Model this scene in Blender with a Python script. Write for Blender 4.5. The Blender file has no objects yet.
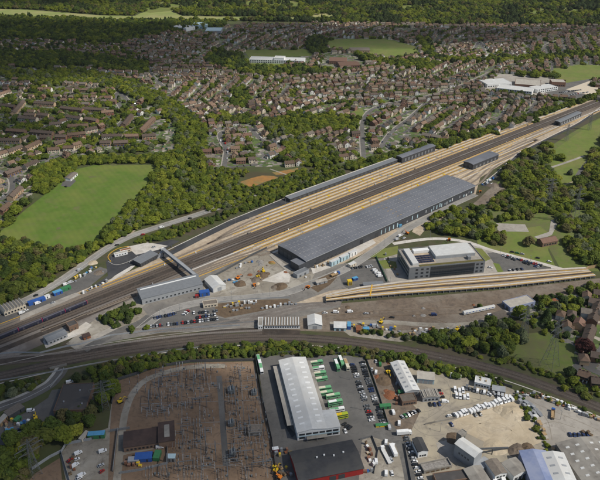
import bpy, bmesh, math, random
from mathutils import Vector, Matrix, noise
from math import radians, sin, cos, tan, atan2, hypot, pi
random.seed(7)
R = random.random
def U(a, b): return a + (b - a) * random.random()

# ------------------------------------------------------------------ camera, sky, sun, exposure
sc = bpy.context.scene
COL = sc.collection
F, YH, HC = 660.0, -118.0, 330.0            # focal length and horizon in photo pixels, flying height in metres
PITCH = atan2(240 - YH, F)
cam = bpy.data.cameras.new('camera'); camo = bpy.data.objects.new('camera', cam); COL.objects.link(camo)
camo.location = (0, 0, HC); camo.rotation_euler = (pi / 2 - PITCH, 0, 0)
cam.sensor_fit = 'HORIZONTAL'; cam.sensor_width = 36; cam.lens = 36 * F / 600
cam.clip_start = 1; cam.clip_end = 20000
sc.camera = camo
SUN_EL, SUN_AZ = radians(47), atan2(0.93, -0.36)     # azimuth measured from +Y towards +X
SUNV = Vector((sin(SUN_AZ) * cos(SUN_EL), cos(SUN_AZ) * cos(SUN_EL), sin(SUN_EL)))
w = bpy.data.worlds.new('World'); sc.world = w; w.use_nodes = True
nt = w.node_tree; sky = nt.nodes.new('ShaderNodeTexSky'); sky.sky_type = 'NISHITA'; sky.sun_disc = False
sky.sun_elevation = SUN_EL; sky.sun_rotation = SUN_AZ; sky.altitude = 300
bg = nt.nodes['Background']; bg.inputs[1].default_value = 0.10
nt.links.new(sky.outputs[0], bg.inputs[0])
sl = bpy.data.lights.new('sun', 'SUN'); sl.energy = 4.5; sl.angle = radians(0.53); sl.color = (1, .95, .86)
so = bpy.data.objects.new('sun', sl); COL.objects.link(so); so.rotation_euler = (-SUNV).to_track_quat('-Z', 'Y').to_euler()
sc.view_settings.view_transform = 'Standard'; sc.view_settings.look = 'None'
sc.view_settings.exposure = -0.2; sc.view_settings.gamma = 1
sc.render.engine = 'CYCLES'; sc.cycles.use_denoising = True
sc.cycles.max_bounces = 5; sc.cycles.diffuse_bounces = 2; sc.cycles.glossy_bounces = 2; sc.cycles.volume_bounces = 1
sc.cycles.transparent_max_bounces = 12; sc.cycles.caustics_reflective = False; sc.cycles.caustics_refractive = False

# ------------------------------------------------------------------ ground geometry of the photograph
def G(px, py, z=0.0):
    u, v = px - 300.0, py - 240.0
    d = Vector((u, F * cos(PITCH) - v * sin(PITCH), -F * sin(PITCH) - v * cos(PITCH)))
    k = (HC - z) / -d.z
    return Vector((d.x * k, d.y * k, z))
def PX(x, y, z=0.0):
    c = y * cos(PITCH) + (HC - z) * sin(PITCH); v = (HC - z) * cos(PITCH) - y * sin(PITCH)
    return 300 + F * x / c, 240 + F * v / c
O_ = G(300, 219.5); _a, _b = G(0, 338), G(500, 141); D_ = (_b - _a).normalized(); N_ = Vector((-D_.y, D_.x, 0)); YANG = atan2(D_.y, D_.x)
def W(u, v, z=0.0):                           # yard frame: u along the railway, v across it
    p = O_ + D_ * u + N_ * v; return Vector((p.x, p.y, z))
def UV(p): q = p - O_; return q.dot(D_), q.dot(N_)
def inpoly(x, y, P):
    r = False; n = len(P); j = n - 1
    for i in range(n):
        xi, yi = P[i]; xj, yj = P[j]
        if (yi > y) != (yj > y) and x < (xj - xi) * (y - yi) / (yj - yi) + xi: r = not r
        j = i
    return r

# ------------------------------------------------------------------ materials
MATS = {}
def mat(name, col, col2=None, scale=.2, rough=.9, metal=0, bump=0, detail=4, col3=None, scale3=.02, obj_var=0, contrast=(.35, .65), spec=.3, dirt=None, dirt_scale=.22):
    """noise-mottled surface: col/col2 by a fine noise, col3 by a coarse one"""
    m = bpy.data.materials.new(name); m.use_nodes = True; t = m.node_tree; n = t.nodes; L = t.links
    b = n['Principled BSDF']; b.inputs['Roughness'].default_value = rough; b.inputs['Metallic'].default_value = metal
    b.inputs['Specular IOR Level'].default_value = spec
    c4 = lambda c: (c[0], c[1], c[2], 1)
    if col2 is None: col2 = tuple(x * .78 for x in col)
    tc = n.new('ShaderNodeTexCoord')
    def nz(s, d=detail):
        q = n.new('ShaderNodeTexNoise'); q.inputs['Scale'].default_value = s; q.inputs['Detail'].default_value = d; q.inputs['Roughness'].default_value = .65
        L.new(tc.outputs['Object'], q.inputs['Vector']); return q
    a = nz(scale); r = n.new('ShaderNodeValToRGB'); r.color_ramp.elements[0].position = contrast[0]; r.color_ramp.elements[1].position = contrast[1]
    r.color_ramp.elements[0].color = c4(col); r.color_ramp.elements[1].color = c4(col2); L.new(a.outputs[0], r.inputs[0]); out = r.outputs[0]
    if col3:
        q = nz(scale3, 3); rr = n.new('ShaderNodeMapRange'); rr.inputs[1].default_value = .45; rr.inputs[2].default_value = .62; L.new(q.outputs[0], rr.inputs[0])
        mx = n.new('ShaderNodeMix'); mx.data_type = 'RGBA'; L.new(rr.outputs[0], mx.inputs[0]); L.new(out, mx.inputs[6]); mx.inputs[7].default_value = c4(col3); out = mx.outputs[2]
    if dirt:
        q = nz(dirt_scale, 9); q.inputs['Roughness'].default_value = .75; q.inputs['Distortion'].default_value = .6; rr = n.new('ShaderNodeMapRange'); rr.inputs[1].default_value = .5; rr.inputs[2].default_value = .66; rr.inputs[4].default_value = .8; L.new(q.outputs[0], rr.inputs[0])
        mx = n.new('ShaderNodeMix'); mx.data_type = 'RGBA'; L.new(rr.outputs[0], mx.inputs[0]); L.new(out, mx.inputs[6]); mx.inputs[7].default_value = c4(dirt); out = mx.outputs[2]
    if obj_var:
        oi = n.new('ShaderNodeObjectInfo'); mr = n.new('ShaderNodeMapRange'); mr.inputs[3].default_value = 1 - obj_var; mr.inputs[4].default_value = 1 + obj_var
        L.new(oi.outputs['Random'], mr.inputs[0]); h = n.new('ShaderNodeHueSaturation'); L.new(mr.outputs[0], h.inputs['Value']); L.new(out, h.inputs['Color']); out = h.outputs[0]
    L.new(out, b.inputs['Base Color'])
    if bump:
        bp = n.new('ShaderNodeBump'); bp.inputs['Strength'].default_value = bump; bp.inputs['Distance'].default_value = .4; q = nz(scale * 2.5); L.new(q.outputs[0], bp.inputs['Height']); L.new(bp.outputs[0], b.inputs['Normal'])
    MATS[name] = m; return m
def nodes_of(m): return m.node_tree.nodes, m.node_tree.links, m.node_tree.nodes['Principled BSDF']

mat('ground', (.055, .075, .022), (.085, .095, .035), .06, col3=(.07, .06, .03), scale3=.012, bump=.4)
mat('verge', (.048, .06, .02), (.075, .08, .031), .12, col3=(.08, .066, .042), scale3=.03, bump=.4, dirt=(.09, .074, .05))
mat('yard_grey', (.20, .185, .165), (.15, .14, .125), .1, col3=(.24, .22, .19), scale3=.03, contrast=(.3, .7), bump=.3, dirt=(.10, .09, .08), dirt_scale=.12)
mat('meadow', (.12, .165, .03), (.15, .19, .038), .07, col3=(.17, .18, .05), scale3=.025, bump=.4, dirt=(.13, .13, .045), dirt_scale=.12)
mat('rough_grass', (.105, .145, .03), (.14, .165, .042), .10, col3=(.12, .125, .048), scale3=.04, bump=.5, dirt=(.14, .125, .06), dirt_scale=.15)
mat('deck_ballast', (.36, .30, .24), (.27, .225, .18), .3, col3=(.41, .35, .285), scale3=.05, dirt=(.19, .155, .125), dirt_scale=.12)
mat('far_meadow', (.24, .27, .08), (.20, .24, .07), .02, col3=(.30, .28, .12), scale3=.008)
mat('asphalt', (.125, .118, .108), (.155, .148, .136), .12, col3=(.10, .096, .09), scale3=.03, dirt=(.085, .082, .078))
mat('road_grey', (.27, .255, .23), (.32, .305, .28), .12, col3=(.23, .22, .20), scale3=.03, dirt=(.18, .17, .155))
mat('asphalt_new', (.04, .041, .045), (.055, .056, .06), .15, col3=(.07, .07, .07), scale3=.04)
mat('concrete', (.40, .365, .315), (.32, .295, .255), .09, col3=(.28, .255, .22), scale3=.03, contrast=(.3, .7), dirt=(.22, .195, .165))
mat('concrete_pale', (.62, .58, .52), (.52, .49, .44), .15, col3=(.48, .44, .38), scale3=.05, dirt=(.36, .33, .29))
mat('works_dirt', (.30, .265, .21), (.21, .185, .145), .07, col3=(.36, .33, .275), scale3=.03, bump=.4, contrast=(.3, .7), dirt=(.12, .10, .08), dirt_scale=.12)
mat('tan_ballast', (.44, .35, .25), (.33, .26, .185), .25, col3=(.50, .41, .30), scale3=.05, bump=.2, dirt=(.24, .19, .14), dirt_scale=.1)
mat('brown_ballast', (.048, .037, .029), (.078, .061, .048), .25, col3=(.042, .034, .028), scale3=.05, bump=.2, dirt=(.10, .083, .07), dirt_scale=.1)
mat('grey_ballast', (.17, .15, .13), (.24, .215, .19), .3, col3=(.13, .11, .095), scale3=.04, bump=.2)
mat('substation_gravel', (.215, .142, .09), (.145, .097, .063), .12, col3=(.25, .17, .11), scale3=.03, bump=.4, contrast=(.3, .7), dirt=(.11, .078, .053), dirt_scale=.3)
mat('yard_concrete', (.33, .29, .225), (.25, .22, .175), .08, col3=(.38, .33, .24), scale3=.025, contrast=(.3, .7), dirt=(.17, .15, .125), dirt_scale=.14)
mat('sand', (.47, .385, .265), (.38, .31, .215), .10, col3=(.52, .44, .32), scale3=.03, bump=.5, dirt=(.30, .25, .185), dirt_scale=.12)
mat('walk_conc', (.60, .545, .465), (.51, .465, .395), .15, col3=(.47, .42, .35), scale3=.05, dirt=(.36, .31, .25))
mat('tyre_marks', (.215, .19, .152), (.25, .22, .175), .5)
mat('sand_marks', (.38, .312, .215), (.42, .345, .24), .5)
mat('orange_clay', (.36, .18, .05), (.26, .14, .05), .15, col3=(.20, .17, .06), scale3=.06)
mat('soil', (.10, .07, .045), (.15, .105, .065), .3, bump=.6)
mat('spoil_brown', (.19, .145, .105), (.13, .10, .075), .2, bump=.6, col3=(.22, .185, .145), scale3=.02, dirt=(.09, .07, .055))
mat('rubble', (.33, .31, .28), (.18, .165, .15), .8, bump=.6)
mat('white_line', (.62, .61, .58), (.5, .5, .47), 2)
mat('kerb', (.42, .40, .36), None, 1)
mat('rail', (.26, .20, .16), (.20, .15, .12), 2, rough=.5, metal=.5)
mat('yellow', (.66, .38, .04), (.55, .32, .05), .5, rough=.6)
mat('yellow_bright', (.75, .50, .02), None, .5, rough=.5)
mat('white_paint', (.78, .78, .76), (.70, .70, .68), .4, rough=.5)
mat('white_roof', (.60, .60, .58), (.50, .50, .48), .25, rough=.55, col3=(.54, .53, .50), scale3=.06)
mat('grey_clad', (.20, .21, .22), (.17, .18, .19), .4, rough=.5, metal=.1)
mat('mid_clad', (.32, .33, .34), (.27, .28, .29), .3, rough=.55)
mat('dark_clad', (.052, .055, .062), (.065, .068, .075), .3, rough=.5, metal=.1)
mat('depot_roof', (.15, .156, .174), (.172, .178, .196), .12, rough=.42, col3=(.128, .134, .152), scale3=.03, spec=.4, dirt=(.12, .124, .138), dirt_scale=.06)
mat('roof_dash', (.46, .44, .41), None, 1, rough=.5)
mat('seam', (.30, .305, .32), None, 1, rough=.5)
mat('pale_blue', (.42, .56, .60), (.36, .48, .52), .6, rough=.35)
mat('glass', (.02, .026, .032), (.03, .036, .042), .6, rough=.12, spec=.6)
mat('brick', (.20, .125, .085), (.155, .10, .07), .8, obj_var=.25)
mat('brick_red', (.25, .135, .09), (.20, .108, .073), .8, obj_var=.2)
mat('brick_tan', (.42, .30, .19), (.34, .25, .16), .8, obj_var=.2)
mat('cream', (.60, .52, .40), (.52, .45, .35), .6, obj_var=.12)
mat('render_white', (.70, .68, .63), (.60, .58, .54), .5, obj_var=.1)
mat('tile_brown', (.18, .118, .08), (.135, .09, .063), .6, obj_var=.3, bump=.3)
mat('tile_dark', (.115, .085, .066), (.088, .066, .052), .6, obj_var=.3, bump=.3)
mat('tile_red', (.175, .102, .072), (.135, .08, .057), .6, obj_var=.25, bump=.3)
mat('tile_grey', (.175, .148, .12), (.13, .11, .09), .6, obj_var=.25, bump=.3)
mat('felt', (.060, .056, .054), (.085, .078, .074), .15, col3=(.07, .062, .057), scale3=.06)
mat('brown_roof', (.062, .040, .034), (.08, .052, .044), .3, col3=(.05, .034, .03), scale3=.1)
mat('dark_slate', (.036, .037, .041), (.048, .049, .053), .25, col3=(.058, .057, .056), scale3=.08)
mat('asbestos', (.24, .22, .19), (.17, .155, .135), .25, col3=(.29, .27, .235), scale3=.08)
mat('cream_roof', (.42, .39, .33), (.34, .31, .27), .3)
mat('red_wall', (.32, .022, .02), (.26, .02, .018), .5, rough=.6)
mat('blue_clad', (.22, .26, .40), (.18, .22, .35), .3, rough=.45, col3=(.28, .31, .42), scale3=.08)
mat('blue', (.03, .10, .34), (.025, .08, .28), .5, rough=.5)
mat('sky_blue', (.10, .32, .52), None, .5, rough=.5)
mat('green_paint', (.05, .20, .08), None, .5, rough=.5)
mat('bus_green', (.16, .40, .20), (.13, .34, .17), .6, rough=.35)
mat('bus_lime', (.42, .50, .04), None, .6, rough=.35)
mat('bus_cream', (.66, .62, .48), None, .6, rough=.35)
mat('steel', (.30, .31, .32), (.23, .24, .25), 1, rough=.5, metal=.3)
mat('galvanised', (.17, .175, .18), (.13, .135, .14), 1, rough=.6, metal=.2)
mat('steel_dark', (.12, .125, .13), (.09, .095, .10), 1, rough=.5, metal=.3)
mat('insulator', (.62, .62, .60), None, 2, rough=.3)
mat('insulator_brown', (.09, .05, .035), None, 2, rough=.3)
mat('transformer_grey', (.16, .18, .185), (.12, .135, .14), .8, rough=.55)
mat('rust', (.26, .10, .045), (.17, .07, .035), 1.2)
mat('orange', (.70, .20, .02), None, 1, rough=.5)
mat('tyre', (.018, .018, .018), None, 4)
mat('navy', (.022, .023, .045), (.018, .019, .036), .5, rough=.35)
mat('pink', (.42, .05, .13), None, 1, rough=.4)
mat('train_roof', (.055, .052, .07), (.075, .07, .08), .4, rough=.6)
mat('timber', (.42, .29, .15), (.32, .22, .12), 1.2)
mat('sedum', (.13, .105, .035), (.09, .085, .03), .3)
mat('solar', (.02, .024, .045), (.03, .034, .055), .4, rough=.2)
mat('bark', (.085, .065, .045), (.06, .046, .034), 1.5, bump=.5)
PAINT = {'white': (.74, .74, .73), 'silver': (.42, .43, .44), 'grey': (.13, .135, .14), 'black': (.016, .016, .018), 'blue': (.02, .04, .12),
         'red': (.36, .018, .016), 'green': (.03, .17, .05), 'yellow': (.65, .42, .02)}
for k_, c_ in PAINT.items(): mat('paint_' + k_, c_, c_, 1, rough=.28, spec=.5)

# sports pitch: mown bands and worn goal mouths
m = mat('pitch', (.085, .145, .018), (.108, .172, .024), .09, col3=(.15, .18, .036), scale3=.014, dirt=(.135, .15, .045), dirt_scale=.06)
n, L, b = nodes_of(m)
tc = n.new('ShaderNodeTexCoord'); mp = n.new('ShaderNodeMapping'); mp.inputs['Rotation'].default_value = (0, 0, -.55)
wv = n.new('ShaderNodeTexWave'); wv.inputs['Scale'].default_value = .05; wv.inputs['Distortion'].default_value = 1.2; wv.inputs['Detail'].default_value = 2
L.new(tc.outputs['Object'], mp.inputs[0]); L.new(mp.outputs[0], wv.inputs[0])
src = b.inputs['Base Color'].links[0].from_socket; hs = n.new('ShaderNodeHueSaturation'); mr = n.new('ShaderNodeMapRange'); mr.inputs[3].default_value = .965; mr.inputs[4].default_value = 1.035
L.new(wv.outputs[0], mr.inputs[0]); L.new(mr.outputs[0], hs.inputs['Value']); L.new(src, hs.inputs['Color']); L.new(hs.outputs[0], b.inputs['Base Color'])

# gardens: a mosaic of lawns, patios, beds and drives
m = bpy.data.materials.new('gardens'); m.use_nodes = True; MATS['gardens'] = m; n, L, b = nodes_of(m); b.inputs['Roughness'].default_value = .95
tc = n.new('ShaderNodeTexCoord'); vo = n.new('ShaderNodeTexVoronoi'); vo.inputs['Scale'].default_value = .2; L.new(tc.outputs['Object'], vo.inputs['Vector'])
sp = n.new('ShaderNodeSeparateColor'); L.new(vo.outputs['Color'], sp.inputs[0]); r = n.new('ShaderNodeValToRGB'); r.color_ramp.interpolation = 'CONSTANT'
r.color_ramp.elements[0].color = (.075, .115, .028, 1); r.color_ramp.elements[1].position = .24; r.color_ramp.elements[1].color = (.10, .14, .035, 1)
for p_, c_ in ((.42, (.06, .085, .025, 1)), (.58, (.23, .205, .17, 1)), (.68, (.16, .15, .135, 1)), (.82, (.13, .105, .07, 1)), (.92, (.36, .325, .27, 1))):
    e = r.color_ramp.elements.new(p_); e.color = c_
L.new(sp.outputs[0], r.inputs[0]); nz = n.new('ShaderNodeTexNoise'); nz.inputs['Scale'].default_value = .5; nz.inputs['Detail'].default_value = 5; L.new(tc.outputs['Object'], nz.inputs['Vector'])
hs = n.new('ShaderNodeHueSaturation'); mr = n.new('ShaderNodeMapRange'); mr.inputs[3].default_value = .55; mr.inputs[4].default_value = 1.4; L.new(nz.outputs[0], mr.inputs[0]); L.new(mr.outputs[0], hs.inputs['Value']); L.new(r.outputs[0], hs.inputs['Color']); L.new(hs.outputs[0], b.inputs['Base Color'])

# a running track: sleepers across ballast (too small to pick apart from the air)
def sleeper_mat(name, bal, slp):
    m = mat(name, bal, tuple(x * .7 for x in bal), .4); n, L, b = nodes_of(m)
    uv = n.new('ShaderNodeUVMap'); se = n.new('ShaderNodeSeparateXYZ'); L.new(uv.outputs[0], se.inputs[0])
    fr = n.new('ShaderNodeMath'); fr.operation = 'FRACT'; mu = n.new('ShaderNodeMath'); mu.operation = 'MULTIPLY'; mu.inputs[1].default_value = 1 / .7; L.new(se.outputs[0], mu.inputs[0]); L.new(mu.outputs[0], fr.inputs[0])
    gt = n.new('ShaderNodeMath'); gt.operation = 'LESS_THAN'; gt.inputs[1].default_value = .4; L.new(fr.outputs[0], gt.inputs[0])
    src = b.inputs['Base Color'].links[0].from_socket; mx = n.new('ShaderNodeMix'); mx.data_type = 'RGBA'; L.new(gt.outputs[0], mx.inputs[0]); L.new(src, mx.inputs[6]); mx.inputs[7].default_value = (*slp, 1); L.new(mx.outputs[2], b.inputs['Base Color'])
sleeper_mat('track_old', (.085, .066, .05), (.13, .115, .10))
sleeper_mat('track_new', (.20, .155, .11), (.32, .28, .23))
sleeper_mat('track_deck', (.20, .145, .10), (.30, .25, .20))
sleeper_mat('track_grey', (.17, .15, .13), (.26, .245, .225))

# foliage: every tree its own green
def leaf_mat(name, cols, trans=.25):
    m = bpy.data.materials.new(name); m.use_nodes = True; n, L, b = nodes_of(m); MATS[name] = m
    b.inputs['Roughness'].default_value = .75; b.inputs['Specular IOR Level'].default_value = .25
    oi = n.new('ShaderNodeObjectInfo'); r = n.new('ShaderNodeValToRGB'); k = len(cols)
    while len(r.color_ramp.elements) < k: r.color_ramp.elements.new(.5)
    for i, c in enumerate(cols): r.color_ramp.elements[i].position = i / (k - 1); r.color_ramp.elements[i].color = (*c, 1)
    L.new(oi.outputs['Random'], r.inputs[0])
    g = n.new('ShaderNodeNewGeometry'); mr = n.new('ShaderNodeMapRange'); mr.inputs[3].default_value = .86; mr.inputs[4].default_value = 1.14; L.new(g.outputs['Random Per Island'], mr.inputs[0])
    h = n.new('ShaderNodeHueSaturation'); L.new(r.outputs[0], h.inputs['Color']); L.new(mr.outputs[0], h.inputs['Value']); L.new(h.outputs[0], b.inputs['Base Color'])
    tr = n.new('ShaderNodeBsdfTranslucent'); L.new(h.outputs[0], tr.inputs[0]); mx = n.new('ShaderNodeMixShader'); mx.inputs[0].default_value = trans
    out = n['Material Output']; L.new(b.outputs[0], mx.inputs[1]); L.new(tr.outputs[0], mx.inputs[2]); L.new(mx.outputs[0], out.inputs[0])
leaf_mat('leaf_bright', [(.13, .17, .018), (.23, .265, .028), (.16, .205, .022), (.30, .31, .04)], .42)
leaf_mat('leaf_mid', [(.075, .115, .018), (.14, .18, .026), (.09, .135, .024), (.19, .21, .036)], .42)
leaf_mat('leaf_dark', [(.035, .06, .013), (.05, .075, .018), (.045, .06, .018)])
leaf_mat('leaf_grey', [(.15, .175, .085), (.18, .20, .11), (.13, .15, .07)], .35)
leaf_mat('leaf_brown', [(.16, .145, .05), (.15, .13, .05), (.13, .135, .04)], .35)
leaf_mat('leaf_copper', [(.07, .022, .018), (.085, .03, .02)])
M = lambda k: MATS[k]

# ------------------------------------------------------------------ mesh building
class MB:
    def __init__(s): s.v = []; s.f = []; s.m = []; s.uv = None
    def face(s, pts, mi=0):
        i = len(s.v); s.v += [tuple(p) for p in pts]; s.f.append(tuple(range(i, i + len(pts)))); s.m.append(mi)
    def add(s, vs, fs, mi=0):
        i = len(s.v); s.v += [tuple(p) for p in vs]; s.f += [tuple(a + i for a in f) for f in fs]; s.m += [mi] * len(fs)
    def box(s, x0, x1, y0, y1, z0, z1, mi=0):
        s.add([(x0, y0, z0), (x1, y0, z0), (x1, y1, z0), (x0, y1, z0), (x0, y0, z1), (x1, y0, z1), (x1, y1, z1), (x0, y1, z1)],
              [(0, 3, 2, 1), (4, 5, 6, 7), (0, 1, 5, 4), (1, 2, 6, 5), (2, 3, 7, 6), (3, 0, 4, 7)], mi)
    def prism(s, prof, a, b, axis='x', mi=0):
        """closed profile (anticlockwise) swept from a to b; profile is (y,z) for axis x, (x,z) for axis y"""
        n = len(prof)
        P = lambda t: [(t, p, q) for p, q in prof] if axis == 'x' else [(p, t, q) for p, q in prof]
        s.add(P(a) + P(b), [tuple(range(n))[::-1], tuple(range(n, 2 * n))] + [(i, (i + 1) % n, n + (i + 1) % n, n + i) for i in range(n)], mi)
    def bar(s, p, q, r, r2=None, n=6, mi=0):
        p, q = Vector(p), Vector(q); r2 = r if r2 is None else r2; d = (q - p).normalized(); a = d.orthogonal().normalized(); b = d.cross(a)
        vs = [p + (a * cos(2 * pi * i / n) + b * sin(2 * pi * i / n)) * r for i in range(n)] + [q + (a * cos(2 * pi * i / n) + b * sin(2 * pi * i / n)) * r2 for i in range(n)]
        s.add(vs, [tuple(range(n))[::-1], tuple(range(n, 2 * n))] + [(i, (i + 1) % n, n + (i + 1) % n, n + i) for i in range(n)], mi)
    def mesh(s, name, mats):
        me = bpy.data.meshes.new(name); me.from_pydata(s.v, [], s.f)
        for k in (mats if isinstance(mats, (list, tuple)) else [mats]): me.materials.append(M(k))
        if any(s.m): me.polygons.foreach_set('material_index', s.m)
        return me
    def build(s, name, mats, parent=None, loc=None, rz=0): return link(name, s.mesh(name, mats), parent, loc, rz)
def link(name, data, parent=None, loc=None, rz=0):
    o = bpy.data.objects.new(name, data); COL.objects.link(o); o.parent = parent
    if loc is not None: o.location = loc
    if rz: o.rotation_euler = (0, 0, rz)
    return o
def tag(o, label=None, cat=None, group=None, kind=None):
    if label: o['label'] = label
    if cat: o['category'] = cat
    if group: o['group'] = group
    if kind: o['kind'] = kind
    return o
def thing(name, label, cat, loc, rz=0, group=None):
    return tag(link(name, None, None, loc, rz), label, cat, group)
def copy_tree(o, parent=None):
    c = o.copy(); COL.objects.link(c); c.parent = parent
    for ch in list(o.children): copy_tree(ch, c)
    return c
def sheet(name, pts, z, mt, kind='structure', skirt=0):
    """a flat sheet over a world-space outline"""
    bm = bmesh.new(); vs = [bm.verts.new((p[0], p[1], z)) for p in pts]; f = bm.faces.new(vs); f.normal_update()
    if f.normal.z < 0: f.normal_flip()
    if skirt:
        r = bmesh.ops.extrude_face_region(bm, geom=[f]); bmesh.ops.translate(bm, vec=(0, 0, -skirt), verts=[x for x in r['geom'] if isinstance(x, bmesh.types.BMVert)])
        bmesh.ops.recalc_face_normals(bm, faces=bm.faces[:])
    bmesh.ops.triangulate(bm, faces=bm.faces[:]); me = bpy.data.meshes.new(name); bm.to_mesh(me); bm.free(); me.materials.append(M(mt))
    return tag(link(name, me), kind=kind)
def pxsheet(name, pts, z, mt, **k): return sheet(name, [G(*p) for p in pts], z, mt, **k)
def smooth(pts, n=6):
    if len(pts) < 3: return [Vector(p) for p in pts]
    P = [Vector(p) for p in pts]; P = [P[0] * 2 - P[1]] + P + [P[-1] * 2 - P[-2]]; out = []
    for i in range(1, len(P) - 2):
        a, b, c, d = P[i - 1:i + 3]
        for k in range(n):
            t = k / n; out.append(.5 * ((2 * b) + (c - a) * t + (2 * a - 5 * b + 4 * c - d) * t * t + (3 * b - a - 3 * c + d) * t ** 3))
    return out + [P[-2]]
def offset(pts, o):
    out = []
    for i, p in enumerate(pts):
        t = (pts[min(i + 1, len(pts) - 1)] - pts[max(i - 1, 0)]); t.z = 0; t.normalize(); out.append(p + Vector((-t.y, t.x, 0)) * o)
    return out
def ribbon(name, pts, w, z, mt, kind='structure', h=0, parent=None):
    """a strip along a line, with a UV running in metres; w may be (left, right) offsets; h makes it a solid band"""
    wl, wr = w if isinstance(w, tuple) else (w / 2, -w / 2); A, B = offset(pts, wl), offset(pts, wr)
    n = len(pts); vs = []; fs = []; d = [0]
    for i in range(1, n): d.append(d[-1] + (pts[i] - pts[i - 1]).length)
    for i in range(n): vs += [(A[i].x, A[i].y, A[i].z + z), (B[i].x, B[i].y, B[i].z + z)]
    for i in range(n - 1): fs.append((2 * i, 2 * i + 1, 2 * i + 3, 2 * i + 2))
    if h:
        k = 2 * n; vs += [(x, y, q - h) for x, y, q in vs]
        for i in range(n - 1): fs += [(2 * i, 2 * i + 2, k + 2 * i + 2, k + 2 * i), (2 * i + 1, k + 2 * i + 1, k + 2 * i + 3, 2 * i + 3)]
        fs += [(0, k, k + 1, 1), (k - 2, k - 1, 2 * k - 1, 2 * k - 2)]
    me = bpy.data.meshes.new(name); me.from_pydata(vs, [], fs); me.materials.append(M(mt)); ul = me.uv_layers.new(name='UVMap')
    for lp in me.loops: i = (lp.vertex_index % (2 * n)) // 2; ul.data[lp.index].uv = (d[i], lp.vertex_index % 2)
    o = link(name, me, parent)
    if kind and not parent: tag(o, kind=kind)
    return o
def pxl(pts, n=6): return smooth([G(*p) for p in pts], n)
# ------------------------------------------------------------------ clouds that shade parts of the place (high above the camera)
mc = bpy.data.materials.new('cloud'); mc.use_nodes = True; MATS['cloud'] = mc; mc.node_tree.nodes.remove(mc.node_tree.nodes['Principled BSDF'])
pv = mc.node_tree.nodes.new('ShaderNodeVolumePrincipled'); pv.inputs['Color'].default_value = (1, 1, 1, 1); pv.inputs['Density'].default_value = .0072; pv.inputs['Anisotropy'].default_value = .3
mc.node_tree.links.new(pv.outputs[0], mc.node_tree.nodes['Material Output'].inputs['Volume'])
def cloud(label, outline_px, alt, thick, soft, seed):
    sh = SUNV * (alt / SUNV.z); P = [((G(*p) + sh).x, (G(*p) + sh).y) for p in outline_px]
    x0, x1 = min(p[0] for p in P) - 60, max(p[0] for p in P) + 60; y0, y1 = min(p[1] for p in P) - 60, max(p[1] for p in P) + 60
    st = 36.0; nx, ny = int((x1 - x0) / st) + 1, int((y1 - y0) / st) + 1; T = {}
    def sd(x, y):
        d = 1e9
        for i in range(len(P)):
            ax, ay = P[i - 1]; bx, by = P[i]; vx, vy = bx - ax, by - ay; t = max(0, min(1, ((x - ax) * vx + (y - ay) * vy) / (vx * vx + vy * vy))); d = min(d, hypot(x - ax - vx * t, y - ay - vy * t))
        return d if inpoly(x, y, P) else -d
    for i in range(nx + 1):
        for j in range(ny + 1):
            x, y = x0 + i * st, y0 + j * st; q = noise.fractal(Vector((x / 260, y / 260, seed)), 1, 2, 4) * 90
            s_ = sd(x, y) + q
            if s_ > 0: t = min(1, s_ / soft); T[i, j] = (x, y, thick * t * t * (3 - 2 * t) * (1 + .35 * noise.noise(Vector((x / 110, y / 110, seed + 5)))))
    vs = []; top = {}; bot = {}
    for k, (x, y, t) in T.items():
        edge = any((k[0] + a, k[1] + b) not in T for a in (-1, 0, 1) for b in (-1, 0, 1))
        if edge: top[k] = bot[k] = len(vs); vs.append((x, y, alt))
        else: top[k] = len(vs); vs.append((x, y, alt + t * .75)); bot[k] = len(vs); vs.append((x, y, alt - t * .25))
    fs = []
    for (i, j) in T:
        q = [(i, j), (i + 1, j), (i + 1, j + 1), (i, j + 1)]
        if all(a in T for a in q):
            ft, fb = tuple(top[a] for a in q), tuple(bot[a] for a in q)[::-1]
            if set(ft) != set(fb): fs += [ft, fb]
    me = bpy.data.meshes.new('cloud'); me.from_pydata(vs, [], fs); me.materials.append(mc)
    tag(link('cloud', me), label, 'cloud', kind='structure')
CLOUDS = 1
if CLOUDS:
    cloud('broad white cumulus cloud shading the bus garage and substation', [(-260, 300), (20, 262), (60, 300), (150, 318), (250, 322), (340, 322), (420, 318), (480, 322), (610, 335), (620, 385), (500, 388), (425, 405), (402, 440), (395, 560), (-300, 560)], 760, 230, 80, 1.0)
    cloud('long white cumulus cloud shading the far estate and woods', [(-200, 20), (60, 19), (180, 26), (330, 24), (440, 26), (620, 24), (640, 36), (520, 48), (430, 52), (330, 62), (240, 66), (215, 90), (150, 80), (60, 88), (-10, 100), (-200, 110)], 820, 195, 80, 4.0)
    cloud('white cumulus cloud shading the far forest', [(-300, -60), (900, -60), (900, 6), (600, 4), (480, 0), (420, -2), (150, 2), (120, 9), (-300, 6)], 860, 150, 80, 7.0)
    cloud('small white cumulus cloud shading the terraces beyond the playing field', [(-120, 108), (60, 100), (125, 118), (140, 140), (90, 150), (-100, 155)], 800, 120, 60, 9.0)

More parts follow.
